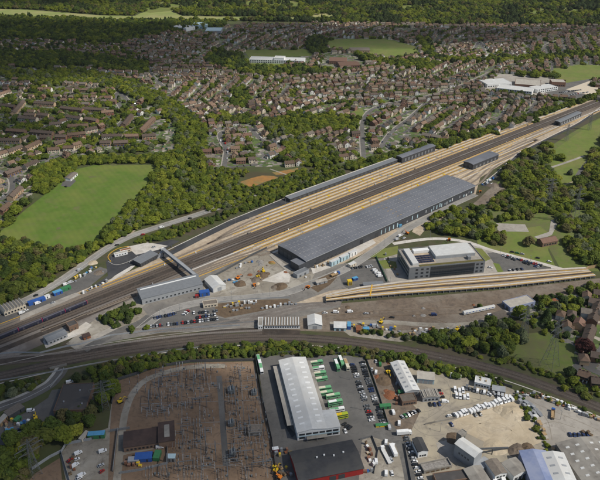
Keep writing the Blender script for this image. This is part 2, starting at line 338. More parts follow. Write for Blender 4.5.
# ------------------------------------------------------------------ ground and zones
sheet('ground', [(-6000, -2500), (6000, -2500), (6000, 9000), (-6000, 9000)], 0, 'ground')
HALL = [(-60, 44), (60, 40), (110, 44), (180, 29), (225, 26), (330, 23.5), (430, 25), (680, 27), (680, 95), (585, 101), (500, 133), (440, 147), (380, 153), (345, 163), (300, 166), (207, 168), (206, 128), (170, 118), (176, 128), (152, 150), (100, 153), (58, 158), (38, 168), (32, 196), (6, 223), (-60, 240)]
pxsheet('gardens', HALL, .04, 'gardens', kind='structure')
pxsheet('gardens', [(480, 300), (560, 294), (620, 290), (680, 400), (600, 400), (575, 378), (560, 335), (520, 320)], .04, 'gardens')
PITCH_P = [(95, 165), (158, 165), (156, 172), (143, 192), (123, 210), (107, 228), (90, 248), (62, 256), (30, 248), (0, 246), (-40, 262), (-40, 240), (0, 232), (25, 210), (55, 187), (73, 170)]
pxsheet('playing_field', PITCH_P, .06, 'pitch')
FARF = [(-120, 6), (0, 9), (30, 10), (70, 13), (100, 15.5), (135, 16), (141, 13), (165, 8.5), (173, 12), (182, 16), (220, 16.7), (300, 17.6), (330, 17), (330, 19), (300, 19.6), (220, 20.3), (100, 20.2), (50, 17.8), (0, 16.3), (-120, 14)]
pxsheet('far_field', FARF, .05, 'far_meadow')
SCH1 = [(322, 39.5), (385, 38.5), (418, 47), (421, 55), (396, 60), (362, 55), (340, 50), (326, 46)]
SCH2 = [(243, 50), (306, 49), (313, 54), (312, 56), (250, 58)]; SCH2B = [(250, 59), (285, 62), (280, 68), (252, 68)]
SCH3 = [(552, 69), (580, 64.5), (610, 66), (690, 68), (690, 80), (600, 81), (570, 84), (556, 79)]
for P_ in (SCH1, SCH2, SCH2B, SCH3): pxsheet('school_field', P_, .07, 'meadow')
MEAD = [(556, 149), (575, 135), (604, 116), (700, 90), (690, 120), (600, 132), (592, 150), (580, 172), (572, 186), (553, 190), (545, 181)]
MEAD2 = [(476, 236), (540, 226), (552, 236), (548, 250), (556, 268), (500, 258), (478, 246)]
MEAD3 = [(515, 334), (548, 332), (575, 350), (572, 365), (585, 388), (600, 395), (640, 420), (640, 438), (560, 397), (500, 370), (508, 352)]
MEAD4 = [(366, 118), (357, 122), (352, 112), (362, 108)]
GLADE = [[(135, 9), (165, 1), (240, 3), (262, -2), (300, 2), (300, 9), (240, 8), (180, 10), (150, 13)], [(398, 6), (430, 4), (436, 10), (415, 13), (400, 12)], [(478, 9), (560, 7), (600, 12), (560, 16), (490, 18)], [(310, 13), (345, 14), (338, 19), (315, 19)]]
for P_ in (MEAD, MEAD2, MEAD3, MEAD4): pxsheet('meadow', P_, .10 if P_ is not MEAD3 else .085, 'rough_grass' if P_ is MEAD3 else 'meadow')
for P_ in GLADE: pxsheet('glade', P_, .085, 'far_meadow' if P_[0][0] == 310 else 'meadow')
ALLOT = [(150, 151), (160, 138), (168, 125), (181, 125), (179, 148), (165, 156)]
pxsheet('allotment_ground', ALLOT, .08, 'gardens')
CLAY = [[(243, 185.5), (240, 182), (252, 178), (262, 175.5), (274, 176), (279, 178), (268, 181), (255, 186), (252, 187)], [(272, 172.5), (287, 170), (298, 168), (298, 171), (286, 174), (276, 175)]]
for P_ in CLAY: pxsheet('clay_ground', P_, .08, 'orange_clay')
ribbon('footpath', pxl([(270, 169), (280, 172.5), (289, 175.5)]), 2, .1, 'concrete')
ribbon('footpath', pxl([(536, 200), (552, 190), (575, 181), (600, 172)]), 1.6, .12, 'tan_ballast')
ribbon('footpath', pxl([(526, 182), (545, 170), (565, 163), (584, 156)]), 4, .12, 'concrete')
ribbon('footpath', pxl([(577, 176), (584, 166), (598, 150), (612, 140)]), 5, .12, 'asphalt')
ribbon('footpath', pxl([(128, 238), (134, 231), (141, 227)]), 2, .12, 'tan_ballast')
SCHY = [(540, 90), (560, 84), (590, 79), (600, 96), (580, 98), (556, 98)]
pxsheet('school_yard', SCHY, .09, 'asphalt')
pxsheet('sports_court', [(566, 89.5), (591, 80.5), (612, 81), (612, 92), (590, 95.5)], .13, 'cream')
SCHB = [(483, 82), (500, 74), (530, 75), (566, 80), (562, 90), (535, 97), (495, 95), (480, 90)]
pxsheet('school_ground', SCHB, .07, 'concrete')

# the railway land
pxsheet('verge', [(-60, 330), (88, 262), (200, 216), (345, 170), (440, 145), (600, 92), (640, 80), (640, 92), (560, 140), (500, 180), (440, 245), (480, 300), (420, 336), (300, 332), (100, 350), (-60, 380)], .06, 'verge')
sheet('railway_land', [W(-520, 13), W(-400, 17), W(-300, 22), W(-200, 24), W(-140, 30), W(-95, 40), W(20, 55), W(140, 55), W(230, 50), W(300, 44), W(430, 30), W(560, 20), W(900, 13), W(900, -14), W(700, -22), W(600, -30), W(480, -40), W(340, -50), W(250, -62), W(200, -90), W(0, -100), W(-80, -102), W(-115, -60), W(-150, -34), W(-240, -26), W(-520, -26)], .10, 'tan_ballast')
sheet('railway_land', [W(-560, 16), W(-330, 22), W(-200, 20), W(-120, 14), W(-60, 12), W(-60, -13), W(-120, -16), W(-200, -26), W(-300, -32), W(-560, -40)], .13, 'grey_ballast')
ribbon('track_bed', [W(-560, 0), W(1000, 0)], 21, .18, 'brown_ballast')
sheet('track_bed', [W(-560, -12), W(-220, -12), W(-90, -10.6), W(-240, -20), W(-560, -22)], .16, 'brown_ballast')
ribbon('track_bed', [W(-140, 1), W(700, 1)], 2.2, .2, 'grey_ballast')
# bottom railway, curving across in front
BL = pxl([(-80, 396), (0, 376), (100, 355), (200, 341.5), (250, 338), (300, 338), (350, 342), (400, 349), (450, 359), (500, 371), (550, 388), (600, 408), (660, 434)], 8)
ribbon('track_bed', BL, 10.5, .2, 'brown_ballast')
ribbon('track_bed', pxl([(-80, 376), (0, 362), (60, 356), (130, 345), (230, 331), (262, 331), (300, 333)], 8), 7, .17, 'brown_ballast')
ribbon('embankment', BL, (17, -20), .125, 'verge')
ntrack = [0]
def track(pts, mt, z=.24):
    ntrack[0] += 1
    o = ribbon('railway_track', pts, 2.7, z, mt)
    for s in (-1, 1): ribbon('rail', offset(pts, s * .72), .16, z + .16, 'rail', h=.15, parent=o)
    return o
for v in (-7.6, -4, 4.6, 8.2): track([W(-560, v), W(1000, v)], 'track_old')
track(smooth([W(-560, -13), W(-300, -13), W(-180, -12), W(-120, -11.2)]), 'track_grey')
track(smooth([W(-560, 12.5), W(-330, 12.5), W(-150, 12.2), W(-110, 13), W(-70, 15), W(60, 15), W(420, 15), W(520, 12.5)]), 'track_new')
track(smooth([W(-560, 16.5), W(-330, 16.5), W(-200, 16), W(-140, 18), W(-95, 21), W(-40, 21.5), W(100, 21.5), W(400, 21.5), W(480, 17), W(560, 13)]), 'track_new')
track(smooth([W(-110, 20.5), W(-80, 25), W(-45, 28), W(0, 28), W(360, 28), W(440, 24), W(500, 18)]), 'track_new')
track(smooth([W(-95, 24), W(-70, 30), W(-35, 34.5), W(0, 34.5), W(300, 34.5), W(380, 31), W(450, 25)]), 'track_new')
for k, v in enumerate((-15, -21.5, -28, -34.5)):
    track(smooth([W(-300 + 40 * k, -14 - k * 2.0), W(-190, -15 - k * 2.6), W(-130 + 12 * k, -15 - k * 4.6), W(-80, v - 1), W(-40, v), W(200, v), W(300, v), W(400, v * .86), W(520, v * .62 - 3), W(660 + 30 * k, -12 - k * .5)], 8), 'track_new')
for k, v in enumerate((-50, -58, -66, -74)): track(smooth([W(206, v), W(240, v + 3), W(290, v * .66 - 6), W(360, -36 + k * -2.5), W(430, -31 - k * 1.2)], 8), 'track_new')
for o_ in (-1.9, 1.9): track(offset(BL, o_), 'track_old', .26)
track(pxl([(-80, 380), (0, 365), (60, 358.5), (130, 347), (200, 337.5), (262, 333.5)], 8), 'track_old', .26)
track(pxl([(-80, 372), (0, 358), (60, 353), (130, 342), (200, 334), (262, 330.5)], 8), 'track_grey', .26)
track(pxl([(120, 330), (200, 325), (250, 316), (300, 305), (330, 302)], 8), 'track_grey', .2)
track(pxl([(120, 333), (200, 328.5), (255, 319), (300, 308), (330, 304)], 8), 'track_grey', .2)
ribbon('walkway', offset(BL, -9.5), .9, .3, 'concrete_pale')
ribbon('walkway', offset(BL[:40], 14), .8, .28, 'concrete')

# pale concrete walkways and yellow walkway boards between the sidings
def walk(u0, u1, v, mt, w, z, h): return ribbon('walkway', [W(u0, v), W((u0 + u1) / 2, v), W(u1, v)], w, z, mt, h=h)
for v, a, b in ((18.2, -70, 430), (24.8, -55, 400), (31.2, -30, 360), (37.6, -20, 320)):
    walk(a, b, v, 'walk_conc', 1.9, .36, .2)
    walk(a - 8, b + 10, v + 1.85, 'yellow', .7, .42, .25); 
    if v < 32: walk(a + 25, b - 20, v - 1.9, 'yellow', .5, .40, .25)
walk(-60, 500, 12.0, 'yellow', .7, .42, .25)
for v, a, b in ((-18.2, -80, 420), (-24.8, -60, 360), (-31.2, -45, 330)):
    walk(a, b, v, 'walk_conc', 1.9, .36, .2)
    walk(a - 15, b + 20, v + 1.9, 'yellow', .7, .42, .25); walk(a + 10, b - 30, v - 1.9, 'yellow', .6, .40, .25)
walk(-100, 480, -11.9, 'yellow', .9, .42, .25)
walk(-70, 206, -38.5, 'concrete_pale', 3, .36, .2)
walk(-150, -75, -13, 'concrete_pale', 1.8, .34, .2); walk(-185, -80, -27.5, 'yellow', .8, .34, .2); walk(-230, -120, 14.6, 'yellow', .8, .34, .2); walk(-330, -150, 19, 'yellow', .7, .34, .2)
for v, a, b in ((-37, 235, 420), (-44, 230, 380), (-51, 222, 340)): walk(a, b, v + (b - 300) * .03, 'concrete_pale', 1.8, .34, .2); walk(a, b, v + 2.2, 'yellow', .6, .4, .25)
walk(420, 700, -22, 'concrete_pale', 1.6, .34, .2); walk(430, 640, -26, 'yellow', .6, .36, .2); walk(420, 640, 16, 'yellow', .6, .36, .2); walk(440, 620, 19, 'concrete_pale', 1.5, .34, .2)
for k in range(30):     # yellow crossing boards laid over the tracks
    v = random.choice((18.2, 24.8, 31.2, -18.2, -24.8, -31.2)); u = U(-40, 330)
    o = MB(); o.box(-1.3, 1.3, -1.6, 1.6, .4, .62); q = o.build('walkway_board', 'yellow_bright' if k % 2 else 'mid_clad', None, W(u, v), YANG); tag(q, kind='structure')

pxsheet('wood_floor', [(486, 208), (500, 176), (548, 143), (604, 116), (700, 95), (700, 290), (604, 272), (560, 268), (540, 232), (494, 234), (470, 208)], .05, 'rough_grass')
for P_ in ([(74, 207), (79, 206.5), (80, 209), (76, 210.5), (73, 209)], [(88, 176.5), (96, 175.8), (97, 177.2), (90, 178)], [(54, 207), (58, 206), (58, 208), (55, 208.6)], [(110, 164.6), (116, 164.2), (118, 165.6), (112, 166)], [(56, 228), (60, 227), (61, 229), (57, 230)]): pxsheet('worn_turf', P_, .075, 'rough_grass')
pxsheet('gravel_patch', [(61, 186), (63, 181), (74, 179), (76, 181), (70, 187)], .075, 'asphalt')
# roads
ROADN = [(-60, 342), (0, 312), (30, 299), (60, 282), (90, 261), (110, 247.5), (130, 237), (155, 228.5), (190, 217.5), (225, 206), (260, 195)]
R1 = pxl(ROADN); ribbon('road', R1, 8.4, .14, 'road_grey'); ribbon('pavement', R1, (6.2, 4.3), .22, 'concrete', h=.12)
ribbon('road_marking', R1, .25, .17, 'white_line')
sheet('service_road', [W(-160, 23), W(-105, 33), W(-60, 39.6), W(19, 40.4), W(19, 50.4), W(-60, 45), W(-110, 38), W(-160, 31)], .2, 'asphalt_new')
ribbon('service_road', [W(-140, 36), W(-60, 47), W(40, 52.5), W(140, 52.5), W(230, 48), W(300, 42)], 4.2, .22, 'asphalt_new')
ribbon('kerb', [W(-150, 35.6), W(-60, 49.6), W(40, 54.8), W(140, 54.8), W(230, 50.4), W(300, 44.5)], .8, .5, 'concrete_pale', h=.35)
ribbon('service_road', pxl([(484, 186), (497, 175), (513, 160), (522, 152.5), (550, 138), (580, 123), (600, 109), (640, 92)]), 4.2, .2, 'asphalt_new')
ribbon('kerb', pxl([(482, 184), (495.5, 173.5), (512, 158.7), (521, 151.5), (549, 137), (579, 122), (600, 107.6)]), .9, .45, 'concrete_pale', h=.3)
DROAD = pxl([(140, 330), (165, 312), (205, 301.5), (250, 297.5), (285, 293), (310, 284), (342, 271), (367, 256), (380, 247), (397, 235), (420, 222), (450, 206), (475, 194.5)])
ribbon('access_road', DROAD, 8.5, .19, 'road_grey'); ribbon('kerb', DROAD, (4.8, 4.3), .3, 'kerb', h=.15); ribbon('kerb', DROAD, (-4.3, -4.8), .3, 'kerb', h=.15)
CROAD = pxl([(393, 244), (408, 241.5), (430, 239), (450, 239.5), (470, 243), (490, 250), (520, 258), (548, 265.5), (575, 273)])
ribbon('access_road', CROAD, 5.5, .21, 'concrete_pale')
pxsheet('forecourt', [(311, 268.5), (335, 258), (352, 249), (372, 239), (376, 243), (352, 257), (330, 268), (313, 274)], .22, 'concrete_pale')
pxsheet('forecourt', [(395, 226), (420, 213), (470, 190), (473, 193), (420, 219), (398, 233)], .23, 'concrete')
WORKS = [(203, 283), (225, 270), (262, 251), (268, 252), (296, 271), (316, 272), (310, 283), (285, 291), (250, 295.5), (224, 298.5), (205, 299)]
pxsheet('works_yard', WORKS, .16, 'works_dirt')
pxsheet('concrete_slab', [(261.5, 281), (285, 270.2), (291, 276), (289, 282.5), (275, 283)], .42, 'concrete_pale', skirt=.25)
pxsheet('concrete_slab', [(269, 255.5), (272, 254), (292, 270), (288, 273)], .5, 'concrete', skirt=.3)
pxsheet('sunken_works', [(215, 304), (250, 300.5), (288, 299), (293, 303), (262, 311), (225, 318), (216, 315)], .17, 'soil')
pxsheet('car_park', [(140, 331), (150, 320), (165, 314), (205, 305), (216, 304.5), (217, 318), (240, 320), (238, 323), (205, 325), (170, 330)], .165, 'asphalt')
pxsheet('car_park', [(338, 271), (362, 260), (380, 261), (389, 282), (380, 289), (350, 291.5), (342, 284)], .165, 'asphalt')
pxsheet('planting_bed', [(311, 288), (318, 279), (333, 272.5), (338, 276), (330, 285), (318, 292.5)], .24, 'soil')
pxsheet('lawn', [(370, 257), (382, 249), (398, 246), (398, 254), (384, 258)], .2, 'meadow'); pxsheet('lawn', [(378, 261), (387, 260), (396, 262), (397, 268), (384, 269)], .2, 'meadow')
pxsheet('office_ground', [(384, 258), (399, 250), (470, 241), (492, 252), (540, 266), (575, 275), (480, 279), (395, 288), (388, 280)], .155, 'concrete')
pxsheet('car_park', [(487, 253), (500, 252), (530, 263), (568, 272.5), (560, 275), (510, 277), (500, 272)], .2, 'asphalt')
pxsheet('lawn', [(470, 247), (482, 249), (491, 259), (484, 262)], .22, 'meadow'); pxsheet('lawn', [(493, 263), (499, 264), (504, 273), (498, 273)], .22, 'meadow')
pxsheet('concrete_pad', [(496, 223.3), (525, 224.5), (529, 232), (498, 231.5)], .2, 'concrete'); pxsheet('driveway', [(551, 220), (577, 218.5), (577, 220.5), (558, 222.5), (552, 235), (540, 240), (534, 237), (549, 232)], .2, 'concrete')
pxsheet('bare_bank', [(478, 200), (488, 190), (500, 183), (510, 196), (492, 202), (478, 207), (462, 212)], .2, 'spoil_brown')
pxsheet('bare_bank', [(412, 232), (416, 224), (455, 206), (462, 211), (430, 224), (420, 236)], .18, 'tan_ballast')
# left-hand works beside the station throat
pxsheet('turning_circle', [(106, 262), (118, 250), (133, 246), (150, 245), (170, 240), (180, 241), (158, 253), (140, 263), (118, 274), (90, 292), (84, 292), (108, 276)], .18, 'asphalt_new')
pxsheet('concrete_apron', [(127, 247), (148, 242.5), (168, 246), (158, 250), (136, 255)], .21, 'concrete_pale')
pxsheet('compound', [(-20, 330), (0, 316), (40, 298), (80, 278), (100, 267), (110, 270), (88, 288), (60, 300), (30, 314), (0, 330)], .17, 'asphalt')
pxsheet('platform', [(20, 316), (62, 298.5), (76, 293), (81, 295), (60, 304), (20, 321)], .5, 'concrete', skirt=.35)
pxsheet('platform', [(107, 283), (115, 276), (131, 266.5), (135, 266), (130, 270.5), (112, 281)], .5, 'concrete_pale', skirt=.35)
ribbon('kerb', pxl([(111, 262), (108, 257), (112, 252), (120, 248), (129, 246.5)]), .7, .35, 'yellow', h=.2)
ribbon('kerb', pxl([(108, 261.5), (116, 265), (128, 262), (138, 256.5)]), .6, .35, 'kerb', h=.2)
# land below the raised sidings
pxsheet('dirt_yard', [(322, 305), (420, 297), (500, 290), (602, 278), (600, 286), (560, 297), (520, 305), (485, 322), (455, 330), (400, 337), (340, 332), (260, 330), (240, 326), (258, 318), (300, 315)], .14, 'spoil_brown')
pxsheet('dirt_yard', [(340, 329), (400, 331), (440, 327), (470, 328), (462, 333), (430, 338), (400, 342), (350, 336)], .17, 'works_dirt')
ribbon('service_road', pxl([(330, 324), (380, 322), (430, 325), (470, 324), (505, 316)]), 6, .2, 'works_dirt')
pxsheet('track_fan', [(236, 322), (262, 313), (296, 303), (318, 296), (338, 289), (348, 289), (340, 305), (300, 311), (262, 323), (240, 327)], .15, 'grey_ballast')
pxsheet('track_fan', [(296, 303), (330, 291), (348, 288.5), (344, 298), (318, 303)], .18, 'tan_ballast')
pxsheet('station_ground', [(80, 352), (66, 344), (92, 322), (112, 308), (140, 296), (150, 300), (142, 308), (150, 318), (110, 336)], .15, 'works_dirt')
pxsheet('railway_yard', [(84, 352), (100, 334), (140, 297), (205, 274), (262, 249), (320, 268), (352, 262), (384, 258), (390, 284), (345, 292), (340, 307), (300, 317), (256, 329), (160, 333), (110, 342)], .147, 'yard_grey')
# yards in the foreground
ROADL = pxl([(-40, 425), (0, 408), (24, 399), (48, 386.5), (58, 377), (64, 368)]); ribbon('road', ROADL, 8, .16, 'asphalt'); ribbon('pavement', ROADL, (6.5, 4.1), .24, 'kerb', h=.12)
ribbon('road_marking', ROADL, .25, .19, 'white_line')
ribbon('road', pxl([(84, 350), (100, 341), (120, 331), (140, 323), (150, 316)]), 8, .21, 'asphalt'); ribbon('pavement', pxl([(80, 345), (97, 337), (116, 328)]), 8, .2, 'concrete')
pxsheet('yard', [(-30, 470), (-30, 440), (0, 426), (30, 410), (48, 398), (52, 390), (92, 386), (94, 400), (60, 412), (38, 428), (10, 452)], .15, 'asphalt')
pxsheet('yard', [(60, 455), (70, 442), (108, 428), (112, 400), (118, 404), (116, 480), (66, 480)], .15, 'works_dirt')
SUBS = [(112, 404), (118, 381), (140, 374), (152, 369), (190, 363), (222, 362), (254, 361.5), (262, 400), (272, 440), (278, 490), (20, 490), (36, 473), (60, 458), (62, 480), (108, 480), (110, 430)]
pxsheet('substation_ground', SUBS, .17, 'substation_gravel')
ribbon('access_track', pxl([(116, 490), (119, 460), (122, 432), (126, 410), (134, 392), (148, 379), (175, 370), (200, 366.5), (225, 366)]), 5, .2, 'works_dirt')
ribbon('access_track', pxl([(118, 455), (128, 452), (150, 448), (164, 444)]), 4, .22, 'works_dirt')
ribbon('cable_trench', pxl([(219, 376), (221, 400), (224, 440), (226, 466)]), 4, .21, 'asphalt')
BUSY = [(257, 357), (300, 354), (352, 356), (366, 385), (387, 424), (404, 446), (410, 490), (274, 490), (266, 420)]
pxsheet('bus_yard', BUSY, .16, 'asphalt'); pxsheet('parking_lane', [(350, 357), (364, 358), (379, 398), (386, 424), (374, 424), (362, 385)], .2, 'asphalt')
pxsheet('bus_bay', [(279, 388), (284, 388), (290, 428), (296, 434), (292, 438), (284, 424)], .19, 'asphalt_new')
pxsheet('scrap_yard', [(366, 360), (396, 358), (400, 392), (420, 412), (405, 444), (388, 422), (380, 398)], .165, 'spoil_brown')
pxsheet('van_yard', [(396, 360), (420, 366), (448, 372), (500, 384), (514, 390), (524, 412), (545, 450), (520, 470), (480, 490), (410, 490), (404, 446), (400, 420), (402, 400)], .15, 'yard_concrete')
pxsheet('sand_yard', [(446, 425), (470, 412), (502, 399), (516, 396), (527, 412), (542, 442), (522, 450), (500, 449), (480, 440), (460, 430)], .2, 'sand')
pxsheet('wash_slab', [(436, 443), (455, 438), (464, 452), (466, 462), (442, 464)], .22, 'concrete')
pxsheet('merchants_yard', [(516, 394), (545, 396), (575, 408), (640, 432), (640, 480), (548, 480), (545, 452), (530, 420)], .18, 'concrete')
pxsheet('yard', [(362, 440), (372, 437), (404, 447), (410, 490), (358, 490)], .185, 'works_dirt')
ribbon('road', pxl([(383, 420), (398, 440), (406, 460), (412, 490)]), 7, .21, 'asphalt')
ribbon('road', pxl([(572, 378), (580, 364), (590, 369), (620, 382)]), 6, .16, 'asphalt'); ribbon('road', pxl([(590, 369), (602, 350), (612, 320), (620, 290)]), 6, .15, 'asphalt')
# estate roads that can be picked out
EST = [[(364, 160), (362.5, 140), (362, 127), (364, 119), (369, 112), (379, 106.5), (400, 101.5), (420, 98), (440, 93), (458, 87), (470, 82), (490, 73)],
       [(0, 128), (12, 112), (8, 98), (-12, 84)], [(112, 128), (122, 122), (124, 113), (116, 98), (120, 92), (128, 101), (140, 108)], [(26, 152), (34, 143), (40, 138), (30, 130), (0, 134)],
       [(224, 168), (226, 150), (220, 134), (235, 128)], [(0, 200), (12, 190), (8, 175), (-20, 165)], [(250, 128), (262, 140), (285, 148)], [(380, 148), (392, 132), (410, 118), (425, 104)], [(536, 58), (545, 46), (560, 40)], [(474, 50), (480, 42), (486, 56)], [(148, 66), (152, 76), (170, 92)]]
for P_ in EST: q = pxl(P_); ribbon('street', q, 6.5, .15, 'asphalt'); ribbon('pavement', q, (5.0, 3.3), .2, 'concrete', h=.1)
ribbon('street', pxl([(300, 76), (318, 66), (340, 60), (365, 60), (395, 66), (420, 72)]), 6, .12, 'asphalt')

# ------------------------------------------------------------------ raised sidings on a columned deck
DK = 3.2
DECK_F = [(326, 304), (336, 303), (360, 300.5), (400, 297), (450, 293.5), (500, 290), (550, 284.5), (596, 279)]      # front edge, as seen at deck height
DECK_B = [(326, 297.5), (336, 294.5), (360, 289), (400, 283.5), (450, 278.5), (500, 274.5), (550, 271), (585, 269.5)]
df = [G(x, y - 3.6, DK) for x, y in DECK_F]; db = [G(x, y - 2.5, DK) for x, y in DECK_B]
dk = sheet('siding_deck', df + db[::-1], DK, 'deck_ballast', skirt=.7)
def lerpl(t, n=None): return [a.lerp(b, t) for a, b in zip(df, db)]
def deckband(name, t, w, z, mt, h=.15): ribbon(name, [Vector((p.x, p.y, DK)) for p in lerpl(t)], w, z, mt, h=h, parent=dk)
deckband('parapet', .012, .2, .4, 'yellow', .4); deckband('walkway', .09, 1.9, .14, 'walk_conc'); deckband('walkway_board', .2, .4, .2, 'yellow'); deckband('walkway_board', .42, .4, .2, 'yellow'); deckband('walkway_board', .50, .35, .2, 'yellow')
deckband('walkway', .46, 1.6, .14, 'walk_conc'); deckband('walkway', .62, 1.6, .14, 'walk_conc'); deckband('walkway_board', .74, .45, .2, 'yellow'); deckband('walkway', .9, 2.6, .14, 'walk_conc')
for t in (.3, .36, .56, .8):
    pts = [Vector((p.x, p.y, DK)) for p in lerpl(t)]
    o = ribbon('siding_track', pts, 2.6, .06, 'track_deck', parent=dk)
    for s in (-1, 1): ribbon('rail', offset(pts, s * .72), .16, .2, 'rail', h=.14, parent=o)
bw = ribbon('back_wall', [Vector((p.x, p.y, 0)) for p in offset(df, 1.2)], .4, DK - .7, 'steel_dark', h=DK - .75, parent=dk)
q = MB(); q.box(-.3, .3, -.3, .3, 0, DK - .72); cm = q.mesh('column', 'steel')
for a, b in zip(df, df[1:]):
    k = max(1, int((b - a).length / 5.2))
    for i in range(k): p = a.lerp(b, i / k); link('column', cm, dk, (p.x, p.y + .35, 0))
for t in (.25, .52):       # yellow cross walkway over the deck
    i = 2; a = df[i].lerp(df[i + 1], t); b = db[i].lerp(db[i + 1], t + .05); 
    if t < .3: ribbon('cross_walkway', [Vector((a.x, a.y, DK)), Vector((b.x, b.y, DK))], 1.1, .3, 'yellow', h=.2, parent=dk)

# tyre tracks, bay lines, cable troughs: flat marks on the yards
def marks(name, lists, w, z, mt):
    for L_ in lists: ribbon(name, pxl(L_, 5), w, z, mt)
marks('tyre_track', [[(448, 424), (470, 418), (495, 414), (515, 420), (525, 432)], [(452, 427), (475, 424), (500, 424), (512, 432), (505, 440)], [(490, 430), (505, 428), (518, 436), (512, 444), (495, 442)], [(470, 428), (490, 420), (508, 418)]], .5, .212, 'sand_marks')
marks('tyre_track', [[(425, 420), (440, 410), (450, 398), (448, 384), (440, 376)], [(430, 425), (446, 412), (470, 404), (490, 398)], [(404, 410), (425, 412), (444, 404)], [(412, 425), (420, 432), (432, 436), (446, 434)]], .45, .168, 'tyre_marks')
marks('tyre_track', [[(532, 402), (550, 410), (575, 420), (598, 430)], [(540, 425), (555, 422), (575, 428)], [(538, 410), (548, 422), (552, 440)]], .45, .195, 'tyre_marks')
marks('tyre_track', [[(222, 292), (240, 286), (256, 270), (262, 258)], [(230, 295), (250, 290), (270, 286), (284, 288)], [(246, 262), (254, 272), (256, 286)]], .6, .172, 'tyre_marks')
marks('tyre_track', [[(330, 316), (380, 311), (440, 308), (490, 304), (540, 296)], [(336, 320), (390, 316), (450, 314), (490, 310)], [(400, 310), (430, 318), (450, 324)]], .6, .152, 'soil')
marks('cable_trough', [[(150, 376), (160, 400), (166, 420)], [(182, 366), (182, 420), (184, 482)], [(200, 366), (200, 420), (202, 482)], [(240, 364), (244, 420), (248, 482)], [(254, 366), (262, 420), (268, 478)], [(150, 388), (200, 384), (258, 380)], [(140, 404), (200, 402), (262, 400)], [(176, 424), (220, 422), (266, 420)], [(176, 444), (220, 444), (270, 442)], [(176, 466), (220, 466), (272, 464)]], .7, .19, 'grey_ballast')
# ------------------------------------------------------------------ buildings
def profile(kind, Wd, h, rh, over=0):
    if kind == 'gable': return [(-over, h - over * rh / (Wd / 2)), (Wd / 2, h + rh), (Wd + over, h - over * rh / (Wd / 2))]
    if kind == 'mono': return [(-over, h - over * rh / Wd), (Wd + over, h + rh + over * rh / Wd)]
    if kind == 'barrel':
        r = []
        for i in range(11): t = i / 10; r.append((-over + (Wd + 2 * over) * t, h + rh * (1 - (2 * t - 1) ** 2)))
        return r
def building(name, label, A, ang, Ln, Wd, h, roof='gable', rh=2.0, wm='mid_clad', rm='white_roof', cat='building', over=.35, rdir='x', group=None, parapet=.5, base=None):
    """local x along the front (y=0 faces the viewer's side), y into depth; ridge along rdir"""
    t = thing(name, label, cat, (A.x, A.y, .1), ang, group); t['L'], t['W'], t['H'] = Ln, Wd, h
    wl, rf = MB(), MB()
    if roof == 'flat':
        wl.box(0, Ln, 0, Wd, 0, h - .3)
        pa = MB(); e = .35
        o = [(-.05, -.05), (Ln + .05, -.05), (Ln + .05, Wd + .05), (-.05, Wd + .05)]; i_ = [(e, e), (Ln - e, e), (Ln - e, Wd - e), (e, Wd - e)]
        z0, z1 = h - .29, h + parapet - .3
        pa.add([(x, y, z0) for x, y in o] + [(x, y, z1) for x, y in o] + [(x, y, z1) for x, y in i_] + [(x, y, z0) for x, y in i_],
               [q for k in range(4) for q in ((k, (k + 1) % 4, 4 + (k + 1) % 4, 4 + k), (4 + k, 4 + (k + 1) % 4, 8 + (k + 1) % 4, 8 + k), (8 + k, 8 + (k + 1) % 4, 12 + (k + 1) % 4, 12 + k))])
        rf.box(e + .02, Ln - e - .02, e + .02, Wd - e - .02, h - .28, h - .12)
        wl.build('wall', wm, t); pa.build('parapet', wm, t); rf.build('roof', rm, t); return t
    S = Wd if rdir == 'x' else Ln; T = Ln if rdir == 'x' else Wd
    pr = profile(roof, S, h - .12, rh); wl.prism([(0, 0), (S, 0)] + pr[::-1] if roof != 'mono' else [(0, 0), (S, 0), pr[1], pr[0]], 0, T, rdir)
    pr = profile(roof, S, h, rh, over); rf.prism(pr[::-1] + [(y, z - .1) for y, z in pr], -over, T + over, rdir) if False else rf.prism([(y, z - .1) for y, z in pr] + [(y, z + .15) for y, z in pr[::-1]], -over, T + over, rdir)
    w_ = wl.build('wall', wm, t); r_ = rf.build('roof', rm, t)
    return t
def fix_normals(o):
    bm = bmesh.new(); bm.from_mesh(o.data); bmesh.ops.recalc_face_normals(bm, faces=bm.faces[:]); bm.to_mesh(o.data); bm.free()
def wins(t, face, xs, z0, z1, w, mt='glass', name='window', d=.06):
    """openings as single panes on one face of a building; xs are positions along that face"""
    Ln, Wd = t['L'], t['W']; q = MB()
    q.box(-w / 2, w / 2, -d, d, 0, z1 - z0) if face in ('front', 'back') else q.box(-d, d, -w / 2, w / 2, 0, z1 - z0)
    me = q.mesh(name, mt)
    for x in xs: link(name, me, t, {'front': (x, -.02, z0), 'back': (x, Wd + .02, z0), 'left': (-.02, x, z0), 'right': (Ln + .02, x, z0)}[face])
def spread(a, b, n): return [a + (b - a) * (i + .5) / n for i in range(n)]
def rooflights(t, roof, n, rows, lw, ln, mt='pale_blue', rh=2, name='rooflight', rdir='x', both=True, m0=.06):
    Ln, Wd, h = t['L'], t['W'], t['H']; S, T = (Wd, Ln) if rdir == 'x' else (Ln, Wd)
    sl = atan2(rh, S / 2); rp = next(c for c in t.children if c.name.startswith('roof')); q = MB(); q.box(-lw / 2, lw / 2, -ln / 2, ln / 2, -.05, .12); me = q.mesh(name, mt)
    for s_ in ((0, 1) if both else (0,)):
        for rr in rows:
            for x in spread(T * m0, T * (1 - m0), n):
                y = rr * S / 2; z = h + .17 + rh * rr
                if s_: y = S - y
                o = link(name, me, rp)
                if rdir == 'x': o.location = (x, y, z); o.rotation_euler = (sl if not s_ else -sl, 0, 0)
                else: o.location = (y, x, z); o.rotation_euler = (0, -sl if not s_ else sl, pi / 2) if False else (0, (-sl if not s_ else sl), 0)
